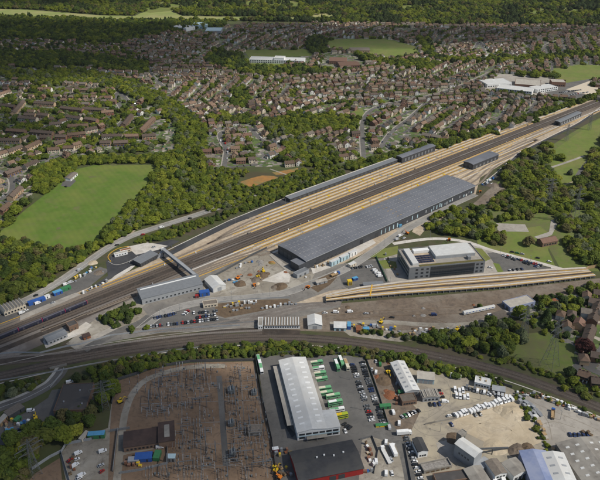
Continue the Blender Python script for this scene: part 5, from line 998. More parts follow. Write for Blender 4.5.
def tlabel(x, y, r_, k, px, py, zn):
    sz = 'large ' if r_ > 5.9 else 'small ' if r_ < 3.6 else ''
    if zn == 'single': return f'{sz}{KN[k]} near ' + min(NEARBY, key=lambda q: hypot(q[0] - px, q[1] - py))[2]
    P = WOODS[zn][0]; ya, yb = min(q[1] for q in P), max(q[1] for q in P); xa, xb = min(q[0] for q in P), max(q[0] for q in P); f = (py - ya) / (yb - ya); g = (px - xa) / (xb - xa)
    wh = ('at its far edge' if f < .3 else 'at its near edge' if f > .72 else 'in its middle') if yb - ya > (xb - xa) * .5 else ('at its west end' if g < .33 else 'at its east end' if g > .67 else 'in its middle')
    return f'{sz}{KN[k]} {ZN[zn]}, {wh}'.replace('west end', 'station end').replace('east end', 'far end')
def show(t): return t[2] / hypot(t[0], t[1], HC) * (1 if -2 < t[5] < 602 and -5 < t[6] < 486 else 0) * (1 if t[7] in ZN else .3)
TREES.sort(key=show, reverse=True)
ntree = 300; SRC = {}
def kvar(k, x, y): return KIND[k][int(abs(x * 7.3 + y * 3.1)) % len(KIND[k])]
per_variant = {}
for (x, y, r_, hz, k, px, py, zn) in TREES[:ntree]:
    t = thing('tree', tlabel(x, y, r_, k, px, py, zn), 'tree', (x, y, .05), rt.uniform(0, 6.28), f'trees {ZN[zn]}')
    link('trunk', TRUNK, t).scale = (r_, r_, r_ * hz); o = link('crown', kvar(k, x, y), t); o.scale = (r_ * rt.uniform(.82, 1.25), r_ * rt.uniform(.82, 1.25), r_ * hz * rt.uniform(.9, 1.15)); SRC.setdefault(o.data.name, o)
for k, i in VAR:             # every crown shape needs a real tree that carries it
    me = KIND[k][i]
    if me.name not in SRC:
        j = next(j for j, t in enumerate(TREES[ntree:], ntree) if t[4] == k and t[7] in ZN); x, y, r_, hz, _, px, py, zn = TREES.pop(j)
        t = thing('tree', tlabel(x, y, r_, k, px, py, zn), 'tree', (x, y, .05), 1, f'trees {ZN[zn]}'); link('trunk', TRUNK, t).scale = (r_, r_, r_ * hz); o = link('crown', me, t); o.scale = (r_, r_, r_ * hz); SRC[me.name] = o
REST = TREES[ntree:]
names = [KIND[k][i].name for k, i in VAR]
def scatter(name, pts, label):
    """points that carry one of the crown shapes each (a mass nobody could count)"""
    me = bpy.data.meshes.new(name); me.from_pydata([(t[0], t[1], -.08 * t[2]) for t in pts], [], [])
    av = me.attributes.new('variant', 'INT', 'POINT'); ar = me.attributes.new('spin', 'FLOAT_VECTOR', 'POINT'); as_ = me.attributes.new('size', 'FLOAT_VECTOR', 'POINT')
    for i, t in enumerate(pts): av.data[i].value = names.index(kvar(t[4], t[0], t[1]).name); ar.data[i].vector = (0, 0, (t[0] * 13.7 + t[1]) % 6.28); as_.data[i].vector = (t[2] * (.8 + .5 * ((t[0] * .37) % 1)), t[2] * (.8 + .5 * ((t[1] * .53) % 1)), t[2] * t[3] * (.8 + .4 * ((t[0] * .71 + t[1]) % 1)))
    o = link(name, me); ng = bpy.data.node_groups.new(name, 'GeometryNodeTree'); ng.interface.new_socket('Geometry', in_out='INPUT', socket_type='NodeSocketGeometry'); ng.interface.new_socket('Geometry', in_out='OUTPUT', socket_type='NodeSocketGeometry')
    n, L = ng.nodes, ng.links; gi, go = n.new('NodeGroupInput'), n.new('NodeGroupOutput'); jn = n.new('GeometryNodeJoinGeometry')
    def attr(nm, dt): q = n.new('GeometryNodeInputNamedAttribute'); q.data_type = dt; q.inputs[0].default_value = nm; return q.outputs[0]
    A, B, C = attr('variant', 'INT'), attr('spin', 'FLOAT_VECTOR'), attr('size', 'FLOAT_VECTOR')
    for i, nm in enumerate(names):
        cp = n.new('FunctionNodeCompare'); cp.data_type = 'INT'; cp.operation = 'EQUAL'; L.new(A, [s for s in cp.inputs if s.type == 'INT' and s.enabled][0]); [s for s in cp.inputs if s.type == 'INT' and s.enabled][1].default_value = i
        ip = n.new('GeometryNodeInstanceOnPoints'); oi = n.new('GeometryNodeObjectInfo'); oi.transform_space = 'ORIGINAL'; oi.inputs['Object'].default_value = SRC[nm]; oi.inputs['As Instance'].default_value = True
        L.new(gi.outputs[0], ip.inputs['Points']); L.new(cp.outputs[0], ip.inputs['Selection']); L.new(oi.outputs['Geometry'], ip.inputs['Instance']); L.new(B, ip.inputs['Rotation']); L.new(C, ip.inputs['Scale']); L.new(ip.outputs[0], jn.inputs[0])
    L.new(jn.outputs[0], go.inputs[0]); md = o.modifiers.new('trees', 'NODES'); md.node_group = ng
    return tag(o, label, 'trees', kind='stuff')
scatter('far_forest', [t for t in REST if t[7] in ('far_forest', 'wood_edge')], 'mixed green forest stretching beyond the far houses')
scatter('garden_foliage', [t for t in REST if t[7] == 'garden'], 'small trees and bushes in the estate gardens')
scatter('woodland', [t for t in REST if t[7] not in ('far_forest', 'wood_edge', 'garden')], 'green tree belts and scrub among the estates and railway land')
# ------------------------------------------------------------------ vehicles
def wheels(mb, xs, yw, r, mi):
    for x in xs:
        for s in (-1, 1): mb.bar((x, s * (yw - .22), r), (x, s * yw, r), r, n=10, mi=mi)
def shell(mb, prof, w, mi, top=.0, z_t=1):
    """side profile (x,z) swept across the width, drawn in above z_t (tumblehome)"""
    n = len(prof); A = [(x, -(w / 2 - (top if z > z_t else 0)), z) for x, z in prof]; B = [(x, (w / 2 - (top if z > z_t else 0)), z) for x, z in prof]
    mb.add(A + B, [tuple(range(n)), tuple(range(n, 2 * n))[::-1]] + [(i, n + i, n + (i + 1) % n, (i + 1) % n) for i in range(n)], mi)
def car_mesh(col, kind):
    q = MB()
    if kind == 'car':
        shell(q, [(-2.1, .3), (2.15, .3), (2.2, .62), (1.95, .82), (1.1, .92), (-1.95, .95), (-2.15, .7)], 1.76, 0)
        shell(q, [(1.15, .9), (.45, 1.4), (-1.2, 1.42), (-1.9, .93)], 1.62, 1, .12, 1.2); q.box(-1.15, .4, -.62, .62, 1.4, 1.47, 0); wheels(q, (-1.32, 1.32), .9, .32, 2)
    elif kind == 'hatch':
        shell(q, [(-1.8, .3), (1.85, .3), (1.9, .65), (1.6, .88), (.95, .96), (-1.75, 1.0), (-1.88, .7)], 1.7, 0)
        shell(q, [(1.0, .94), (.35, 1.48), (-1.35, 1.5), (-1.78, .98)], 1.58, 1, .1, 1.2); q.box(-1.3, .3, -.62, .62, 1.48, 1.55, 0); wheels(q, (-1.15, 1.15), .86, .3, 2)
    else:
        shell(q, [(-2.6, .4), (2.55, .4), (2.6, .9), (2.3, 1.2), (1.55, 1.35), (.95, 2.3), (-2.5, 2.35), (-2.62, 1.2)], 1.96, 0, .06, 1.4)
        q.face([(1.6, -.85, 1.38), (1.6, .85, 1.38), (1.06, .78, 2.2), (1.06, -.78, 2.2)], 1)
        for s in (-1, 1): p = [(1.3, s * .985, 1.4), (.4, s * .985, 1.4), (.4, s * .95, 2.1), (.95, s * .95, 2.1)]; q.face(p if s < 0 else p[::-1], 1)
        wheels(q, (-1.6, 1.6), 1.0, .36, 2)
    return q.mesh(kind, ['paint_' + col, 'glass', 'tyre'])
CARS = {(c, k): car_mesh(c, k) for c in PAINT for k in ('car', 'hatch', 'van')}
MIX = ['white', 'silver', 'black', 'grey', 'blue', 'silver', 'black', 'white', 'red', 'grey']
DARK = ['black', 'grey', 'black', 'blue', 'grey', 'silver', 'white', 'black', 'red']
def car(p, rz, col, kind, phrase, grp):
    nm = {'car': 'parked_car', 'hatch': 'parked_car', 'van': 'parked_van'}[kind]; w_ = {'car': 'saloon car', 'hatch': 'hatchback car', 'van': 'van'}[kind]
    o = link(nm, CARS[col, kind], None, (p.x, p.y, p.z if p.z > .01 else .22), rz); tag(o, f'{col} {w_} {phrase}', 'van' if kind == 'van' else 'car', grp); return o
def row(a, b, n, phrase, cols=MIX, kinds=('car', 'hatch', 'car'), par=False, skip=.08, turn=0, z=0):
    A, B = G(*a), G(*b); d = B - A; ang = atan2(d.y, d.x) + (0 if par else pi / 2) + turn
    for i in range(n):
        if R() < skip: continue
        p = A.lerp(B, i / max(1, n - 1)) + Vector((U(-.3, .3), U(-.3, .3), 0)); car(p, ang + (pi if R() < .5 else 0) + U(-.05, .05), random.choice(cols), random.choice(kinds), phrase, 'cars ' + phrase)
row((352.5, 365), (372, 421), 22, 'in the inner line beside the bus yard', DARK); row((362, 363), (383.5, 424), 25, 'in the outer line beside the scrap yard', DARK)
row((406, 438), (421.5, 482), 15, 'in the line beside the small white office', ['white', 'silver', 'black', 'white', 'grey', 'blue'], skip=.03)
row((344, 425), (350, 428.5), 3, 'at the corner of the bus garage', ['black', 'grey']); row((345, 431.5), (349, 431), 2, 'before the bus garage corner', ['black', 'white'])
row((402, 417.5), (418, 411.5), 6, 'in front of the brick unit', ['black', 'silver', 'silver', 'green', 'silver', 'grey'], skip=0)
row((438.5, 391), (442, 397.5), 3, 'beside the ribbed roof unit', ['black', 'black', 'red'], skip=0); row((430.5, 405), (439, 404.5), 3, 'behind the ribbed roof unit', ['black', 'blue', 'blue'], skip=0)
car(G(445, 402.5), 0, 'white', 'van', 'beside the two blue cars of the estate', 'single vans'); car(G(449, 416.5), .3, 'white', 'hatch', 'at the end of the long van row', 'single cars'); car(G(451.5, 425), 1.9, 'blue', 'car', 'alone on the van yard concrete', 'single cars')
row((456, 416), (499, 403), 14, 'in the long row along the sand yard wall', ['white'], ('van',), skip=0)
row((500, 402.5), (511, 400), 4, 'at the hedge end of the long van row', ['white'], ('van',), skip=0); row((498, 397), (510, 399.5), 4, 'behind the hedge end of the van row', ['white', 'silver'], ('van',), skip=0)
row((451, 376), (460, 377.5), 3, 'at the back fence of the van yard', ['white', 'white', 'yellow'], ('van',), skip=0)
row((455, 391), (463, 391.5), 3, 'in the back rank of the van block', ['white'], ('van',), skip=0); row((456.5, 397), (468, 398), 4, 'in the front rank of the van block', ['white'], ('van',), skip=0)
row((467, 389), (488, 394), 7, 'in the mixed rank before the white flat office', ['white', 'white', 'silver', 'grey'], ('van', 'van', 'car'), skip=0)
row((490, 395), (497, 392), 3, 'beside the low fence store', ['silver', 'white', 'grey'], skip=0); row((475.5, 415.5), (480, 414.5), 2, 'before the sand yard wall', ['grey', 'black'], ('van', 'car'), skip=0)
row((570, 435.5), (588, 436.5), 5, 'beside the merchants warehouse', ['blue', 'blue', 'black'], skip=0)
row((503, 255.5), (541, 266), 17, 'in the main rank of the office car park', MIX, skip=.02); row((507, 257.5), (538, 267.5), 12, 'in the second rank of the office car park', DARK, skip=.1)
row((509.5, 271), (521.5, 269.5), 4, 'in the short rank of the office car park', ['grey', 'blue', 'black', 'white'], skip=0)
for a in ((549, 262, 'white'), (552, 269.5, 'white'), (537.5, 258.5, 'black'), (522, 254.5, 'silver'), (517, 253.5, 'green'), (490, 268, 'white'), (512, 252.5, 'black')): car(G(*a[:2]), YANG - 1.0, a[2], 'car', 'on the office car park lane', 'cars on the office car park lane')
row((352.5, 268.8), (361.5, 267.3), 5, 'in the little rank beside the depot car park lawn', ['black', 'grey', 'blue'], skip=0); row((367, 267.5), (371.5, 266.5), 3, 'beside the little depot car rank', ['white', 'silver'], skip=0)
row((375, 271), (380, 277), 4, 'beside the green lawn fence', ['white'], ('van', 'van', 'car'), skip=0)
row((151, 327), (217, 319.5), 24, 'in the long rank of the railway car park', DARK + ['white', 'silver'], skip=.1); row((155, 318.5), (176, 314), 9, 'in the short rank behind the workshop', ['black', 'grey', 'white', 'blue'], skip=0)
row((184, 315), (188, 311.5), 3, 'by the workshop car park bend', ['white', 'red', 'grey'], skip=0); row((194, 313.5), (217, 311.5), 9, 'in the rank before the low cabin', MIX, skip=.05); row((197, 318), (215, 315.5), 7, 'in the middle rank of the railway car park', DARK)
for a in ((143, 235, 'red', 'car'), (162, 228, 'white', 'van'), (190, 218.8, 'black', 'car'), (117, 245.5, 'black', 'car'), (36, 296, 'black', 'car'), (80, 270.5, 'silver', 'van')): car(G(*a[:2]), .43 if a[0] > 120 else .66, a[2], a[3], 'driving on the road beside the playing field wood', 'cars on the road')
for a in ((38, 304, 'white', 'van'), (22, 313.5, 'white', 'van'), (53, 303.5, 'silver', 'car'), (26, 311, 'white', 'car'), (66, 285, 'white', 'van'), (71, 283, 'silver', 'van')): car(G(*a[:2]), YANG, a[2], a[3], 'in the works compound by the road', 'vehicles in the works compound')
for a in ((78.5, 454, 'white', 'van'), (77, 460, 'white', 'hatch'), (75.5, 466, 'white', 'van'), (82, 476, 'white', 'van'), (79, 479, 'white', 'car'), (70, 461, 'red', 'car'), (103, 452, 'white', 'van'), (101, 466, 'silver', 'car'), (102, 472, 'red', 'hatch')): car(G(*a[:2]), U(.2, .9), a[2], a[3], 'in the yard behind the substation fence', 'vehicles behind the substation fence')
for a in ((160, 448, 'white', 'van'), (152, 460, 'silver', 'car')): car(G(*a[:2]), .1, a[2], a[3], 'beside the substation control building', 'vehicles at the substation')
for a in ((10.5, 442, 'white', 'van'), (31, 411.5, 'white', 'van'), (27, 432, 'silver', 'van'), (70, 383, 'white', 'van'), (20, 430, 'blue', 'car')): car(G(*a[:2]), U(.1, .5), a[2], a[3], 'in the yard by the flat roofed building', 'vehicles by the flat roofed building')
for a in ((376, 373, 'white', 'van'), (372, 370, 'silver', 'car'), (393, 413, 'white', 'van'), (389, 428, 'silver', 'van'), (386, 443, 'white', 'van'), (376, 462, 'white', 'van'), (391, 460, 'silver', 'car'), (393, 447, 'white', 'van'), (386, 474, 'white', 'van'), (392, 474, 'white', 'car'), (399, 424, 'white', 'van'), (380, 365, 'green', 'van'), (376, 362, 'silver', 'car')): car(G(*a[:2]), U(1.2, 1.9), a[2], a[3], 'in the scrap and skip yards', 'vehicles in the scrap and skip yards')
for a in ((336, 313, 'white', 'van'), (350, 312.5, 'white', 'van'), (366, 314, 'silver', 'car'), (434, 315.5, 'blue', 'van'), (325, 313.5, 'white', 'car'), (490, 316, 'white', 'van'), (392, 318, 'black', 'car'), (375, 326.5, 'silver', 'van')): car(G(*a[:2]), U(-.1, .2), a[2], a[3], 'on the dirt below the raised sidings', 'vehicles below the raised sidings')
for a in ((336, 274, 'white', 'van'), (400, 236.5, 'white', 'van'), (397, 240, 'silver', 'van'), (404, 238.5, 'white', 'car'), (163, 250, 'white', 'van'), (154, 247.5, 'silver', 'car'), (490, 181, 'white', 'van'), (487, 184, 'silver', 'van'), (492, 185, 'white', 'van')): car(G(*a[:2]), YANG + U(-.2, .2), a[2], a[3], 'on the railway works road', 'vehicles on the railway works road')
row((66, 187), (68, 186), 1, 'beside the sports pavilion', ['black'], skip=0)
row((560, 96.5), (588, 92.5), 22, 'in the rank before the sports court', MIX, skip=.1); row((560, 93), (582, 90), 14, 'in the rank nearest the school', MIX, skip=.15)
rs2 = random.Random(9); STREETCARS.sort(key=lambda c: c[0] ** 2 + c[1] ** 2)
for x, y, a in STREETCARS[:90]:
    px, py = PX(x, y)
    if 0 < px < 600: car(Vector((x, y, .15)), a, rs2.choice(MIX), rs2.choice(('car', 'hatch')), 'on an estate street ' + estate(px, py), 'cars on the estate streets')
for i in range(34):
    P_ = random.choice(EST[:8]); q = pxl(P_, 6); k = random.randrange(1, len(q) - 1); d = q[k + 1] - q[k - 1]; p = offset(q, random.choice((-2.2, 2.2)))[k]; car(Vector((p.x, p.y, .2)), atan2(d.y, d.x), random.choice(MIX), random.choice(('car', 'hatch', 'van')), 'on an open estate street', 'cars on the open estate streets')

def bus_proto(c1, c2, dbl):
    h = 4.3 if dbl else 3.0; t = thing('bus', 'x', 'bus', (0, 0, 0)); q = MB(); shell(q, [(-5.4, .35), (5.4, .35), (5.5, 1.2), (5.3, h - .15), (5.1, h), (-5.3, h), (-5.45, h - .3)], 2.5, 0, .05, 2); q.build('body', c1, t)
    q = MB(); q.box(-5.0, 5.0, -1.262, 1.262, 1.45, 2.25); q.build('window_band', 'glass', t)
    if dbl: q = MB(); q.box(-5.0, 5.1, -1.235, 1.235, 3.0, 3.75); q.build('window_band', 'glass', t)
    q = MB(); q.box(-4.9, 1, -1.1, 1.1, h + .01, h + .08); q.build('roof_panel', c2, t); q = MB(); q.box(5.36, 5.56, -1.05, 1.05, 1.3, 2.5); q.build('windscreen', 'glass', t)
    for x in (-3.2, 3.2):
        for s in (-1, 1): q = MB(); q.bar((x, s * .95, .5), (x, s * 1.27, .5), .5, n=10); q.build('wheel', 'tyre', t)
    return t
BP = {k: bus_proto(*k) for k in (('bus_green', 'white_paint', True), ('bus_green', 'bus_cream', False), ('bus_lime', 'yellow_bright', True), ('white_paint', 'bus_green', False), ('bus_cream', 'timber', True))}
bus_used = set()
def bus(k, head, tail, label):
    t = BP[k] if k not in bus_used else copy_tree(BP[k]); bus_used.add(k); A, B = G(*head), G(*tail); t['label'] = label; t['group'] = 'buses at the bus garage'
    p = (A + B) / 2; t.location = (p.x, p.y, .22); t.rotation_euler = (0, 0, atan2(A.y - B.y, A.x - B.x))
g1, g2, g3, g4, g5 = ('bus_green', 'white_paint', True), ('bus_green', 'bus_cream', False), ('bus_lime', 'yellow_bright', True), ('white_paint', 'bus_green', False), ('bus_cream', 'timber', True)
bus(g1, (338.5, 372), (335, 363), 'green double deck bus with pale roof at the back fence'); bus(g1, (342.5, 367.5), (339.5, 360), 'green double deck bus tucked behind the other two at the back fence'); bus(g5, (347.5, 370), (345, 364), 'cream double deck bus at the end of the back fence group')
bus(g4, (260, 365), (258, 358.5), 'white and green bus parked behind another by the substation fence'); bus(g4, (262, 374), (260.3, 366.5), 'white and green bus nearest the camera by the substation fence')
for i, (x, y, k) in enumerate(((318, 364, g2), (319.5, 370, g4), (321, 375, g2), (322.5, 380.5, g2), (326, 390, g2), (327.5, 394.5, g2))): bus(k, (x + 3, y - .6), (x - 7, y + 1), ['green single deck bus nosing out of the farthest garage bay', 'white roofed bus in the second garage bay', 'green bus in the third garage bay', 'green bus in the fourth garage bay', 'pale green bus in the fifth garage bay', 'green bus in the sixth garage bay'][i])
bus(g2, (338.5, 396.5), (327, 398.5), 'long grey green bus standing clear of the garage bays'); bus(g1, (341.5, 404), (328.5, 406.5), 'green double deck bus beside the white roofed pair'); bus(g4, (343, 410.5), (331, 412.5), 'white roofed bus beside the lime bus'); bus(g3, (345.5, 417.5), (335, 419.5), 'lime yellow double deck bus beside the garage office wing')

def lorry_proto(kind):
    t = thing('lorry', 'x', 'lorry', (0, 0, 0)); q = MB(); shell(q, [(3.2, .6), (5.2, .6), (5.25, 1.6), (4.95, 2.9), (3.2, 3.0)], 2.4, 0); q.build('cab', 'white_paint' if kind != 'tip' else 'blue', t); q = MB(); q.box(5.02, 5.2, -1, 1, 1.75, 2.6); q.build('windscreen', 'glass', t)
    q = MB(); q.box(-5, 3.1, -.5, .5, .6, .95); q.build('chassis', 'steel_dark', t)
    if kind == 'box': q = MB(); q.box(-5.2, 3, -1.25, 1.25, .96, 3.6); q.build('cargo_box', 'white_paint', t)
    elif kind == 'tip': q = MB(); q.box(-4.6, 3, -1.2, 1.2, .96, 1.1); q.box(-4.6, -4.4, -1.2, 1.2, 1.1, 2.1); q.box(2.8, 3, -1.2, 1.2, 1.1, 2.3); q.box(-4.4, 2.8, -1.2, -1.05, 1.1, 2.1); q.box(-4.4, 2.8, 1.05, 1.2, 1.1, 2.1); q.box(-4.4, 2.8, -1.04, 1.04, 1.1, 1.7); q.build('load_bed', 'timber', t)
    else: q = MB(); q.box(-9.5, 3, -1.25, 1.25, .96, 1.2); q.build('flat_bed', 'white_roof', t)
    for x in (-3.8, -2.6, 4.2):
        for s in (-1, 1): q = MB(); q.bar((x, s * .85, .5), (x, s * 1.2, .5), .5, n=10); q.build('wheel', 'tyre', t)
    return t
LP = {k: lorry_proto(k) for k in ('box', 'tip', 'flat')}; lu = set()
def lorry(k, px, py, rz, label):
    t = LP[k] if k not in lu else copy_tree(LP[k]); lu.add(k); p = G(px, py); t['label'] = label; t['group'] = 'lorries in the yards'; t.location = (p.x, p.y, .24); t.rotation_euler = (0, 0, rz)
lorry('tip', 552.5, 415.5, 1.2, 'blue cabbed lorry with timber load in the merchants yard'); lorry('flat', 384.5, 454, 1.85, 'white flatbed lorry in the lane beside the red workshop'); lorry('box', 501, 478, 1.6, 'white box lorry in front of the white walled unit'); lorry('box', 393, 452, 1.8, 'white box lorry beside the flatbed lorry'); lorry('box', 494, 482, 1.5, 'white box lorry at the lower door of the white walled unit')
lorry('tip', 335, 275.5, .6, 'blue cabbed tipper on the depot access road'); lorry('box', 404, 434.5, .1, 'white box lorry beside the row of cars by the brick unit')
# --- passenger train in the station throat
tr = thing('passenger_train', 'dark navy passenger train with pink doors standing beside the platform', 'train', tuple(W(-330, 9.4, .4)), YANG); A, B = G(-6, 342), G(89, 303.5); d = B - A; tr.location = (A.x, A.y, .42); tr.rotation_euler = (0, 0, atan2(d.y, d.x)); k = int(d.length / 20.4)
q = MB(); shell(q, [(-9.9, .5), (9.9, .5), (9.9, 2.6), (9.7, 3.3), (-9.7, 3.3), (-9.9, 2.6)], 2.8, 0, .35, 3); cm_ = q.mesh('carriage', 'navy'); q = MB(); q.prism([(-1.05, 3.3), (1.05, 3.3), (.6, 3.72), (-.6, 3.72)], -9.6, 9.6, 'x'); rm_ = q.mesh('roof', 'train_roof'); q = MB(); q.box(-.7, .7, -1.43, 1.43, .6, 2.7); dm_ = q.mesh('door', 'train_roof'); q = MB(); q.box(-2.2, 2.2, -1.42, 1.42, 1.6, 2.4); wm_ = q.mesh('window_band', 'glass')
for i in range(k):
    c = link('carriage', cm_, tr, (10.2 + i * 20.4, 0, .25)); link('roof', rm_, c)
    for x in (-6.2, 6.2): link('door', dm_, c, (x, 0, 0))
    for x in (-3, 2.9): link('window_band', wm_, c, (x, 0, 0))
    q = MB(); q.box(-.25, .25, -1.0, 1.0, .7, 3.4); q.build('gangway', 'pink', c, (10.15, 0, 0))
    for x in (-7, 7): q = MB(); q.box(-1.4, 1.4, -1, 1, -.2, .48); q.build('bogie', 'tyre', c, (x, 0, 0))
# --- stabled unit on the dirt yard (white and blue)
A, B = G(463, 315), G(494, 308.5); d = B - A; t = thing('stored_carriage', 'white old carriage stored on the dirt below raised sidings', 'carriage', (A.x, A.y, .2), atan2(d.y, d.x)); L_ = d.length
q = MB(); q.prism([(-1.4, .9), (1.4, .9), (1.4, 2.9), (.9, 3.6), (-.9, 3.6), (-1.4, 2.9)], 0, L_, 'x'); q.build('body', 'white_roof', t)
for x in spread(1, L_ - 1, 9): pbox(t, 'window', x - .8, x + .8, -1.43, 1.43, 1.9, 2.6, 'blue')
for x in (3.5, L_ - 3.5): pbox(t, 'bogie', x - 1.4, x + 1.4, -1, 1, 0, .88, 'tyre')
# ------------------------------------------------------------------ plant and clutter
def digger_proto(col):
    t = thing('excavator', 'x', 'excavator', (0, 0, 0))
    for s in (-1, 1): q = MB(); q.prism([(-1.9, .45), (-1.5, 0), (1.5, 0), (1.9, .45), (1.5, .9), (-1.5, .9)], s * 1.2 - .3, s * 1.2 + .3, 'y'); q.build('track', 'tyre', t)
    q = MB(); q.box(-1.9, 1.1, -1.25, 1.25, .95, 1.9); q.build('body', col, t); q = MB(); q.box(.1, 1.5, .2, 1.2, 1.91, 3.0); q.build('cab', 'glass', t); q = MB(); q.box(0, 1.55, .15, 1.25, 3.01, 3.12); q.build('cab_roof', col, t)
    q = MB(); q.bar((1, -.4, 1.7), (3.2, -.4, 4.1), .26, .22, 4); q.build('boom', col, t); q = MB(); q.bar((3.2, -.4, 4.1), (5.4, -.4, 1.8), .2, .15, 4); q.build('dipper', col, t); q = MB(); q.prism([(5.0, .6), (5.9, .9), (5.6, 1.8), (5.1, 1.7)], -.9, .1, 'y'); q.build('bucket', 'steel_dark', t); return t
DP = {c: digger_proto(c) for c in ('orange', 'yellow_bright')}; du = set()
for px, py, c, lb in ((254.5, 286, 'orange', 'orange excavator beside the pale concrete slab'), (238, 279, 'orange', 'orange excavator in the middle of the works yard'), (263.5, 272, 'yellow_bright', 'yellow excavator by the brown spoil heap'), (258, 278, 'yellow_bright', 'yellow excavator between spoil heaps'), (480, 192.5, 'orange', 'orange excavator on the bare bank by the shed'), (120.5, 402.5, 'yellow_bright', 'yellow excavator at the substation corner'), (449, 240.5, 'orange', 'orange excavator on the pale road behind the office'), (388, 373.5, 'yellow_bright', 'yellow excavator in the scrap yard'), (407, 234, 'orange', 'orange excavator at the road bend by the shed'), (381, 323, 'yellow_bright', 'yellow excavator on the dirt below the sidings'), (308, 288, 'orange', 'orange excavator beside the access road bend'), (36, 419, 'yellow_bright', 'yellow excavator in the yard by the underpass road'), (457, 330.5, 'yellow_bright', 'yellow excavator among the junk piles'), (276, 471, 'yellow_bright', 'yellow excavator beside the bus yard fence'), (279, 478, 'orange', 'orange excavator below the yellow one at the bus yard fence'), (489, 157.5, 'yellow_bright', 'yellow excavator beside the boxy barrel roof shed')):
    t = DP[c] if c not in du else copy_tree(DP[c]); du.add(c); p = G(px, py); t.location = (p.x, p.y, .2); t.rotation_euler = (0, 0, U(0, 6.3)); t['label'] = lb; t['group'] = 'excavators'
def container(px, py, rz, L_, Wd, h, wm_, rm_, label, name='container', cat='container', grp='containers and cabins'):
    p = G(px, py); t = thing(name, label, cat, (p.x, p.y, .2), rz, grp); q = MB(); q.box(-L_ / 2, L_ / 2, -Wd / 2, Wd / 2, 0, h); q.build('body', wm_, t); q = MB(); q.box(-L_ / 2 - .08, L_ / 2 + .08, -Wd / 2 - .08, Wd / 2 + .08, h + .005, h + .13); q.build('roof', rm_, t)
    q = MB()
    for s in (-1, 1): q = MB(); q.box(s * L_ * .22 - .5, s * L_ * .22 + .5, -Wd / 2 - .04, -Wd / 2 + .02, .3, h * .8); q.build('door' if s < 0 else 'window', 'steel_dark' if s < 0 else 'glass', t)
CT = 'cabin'
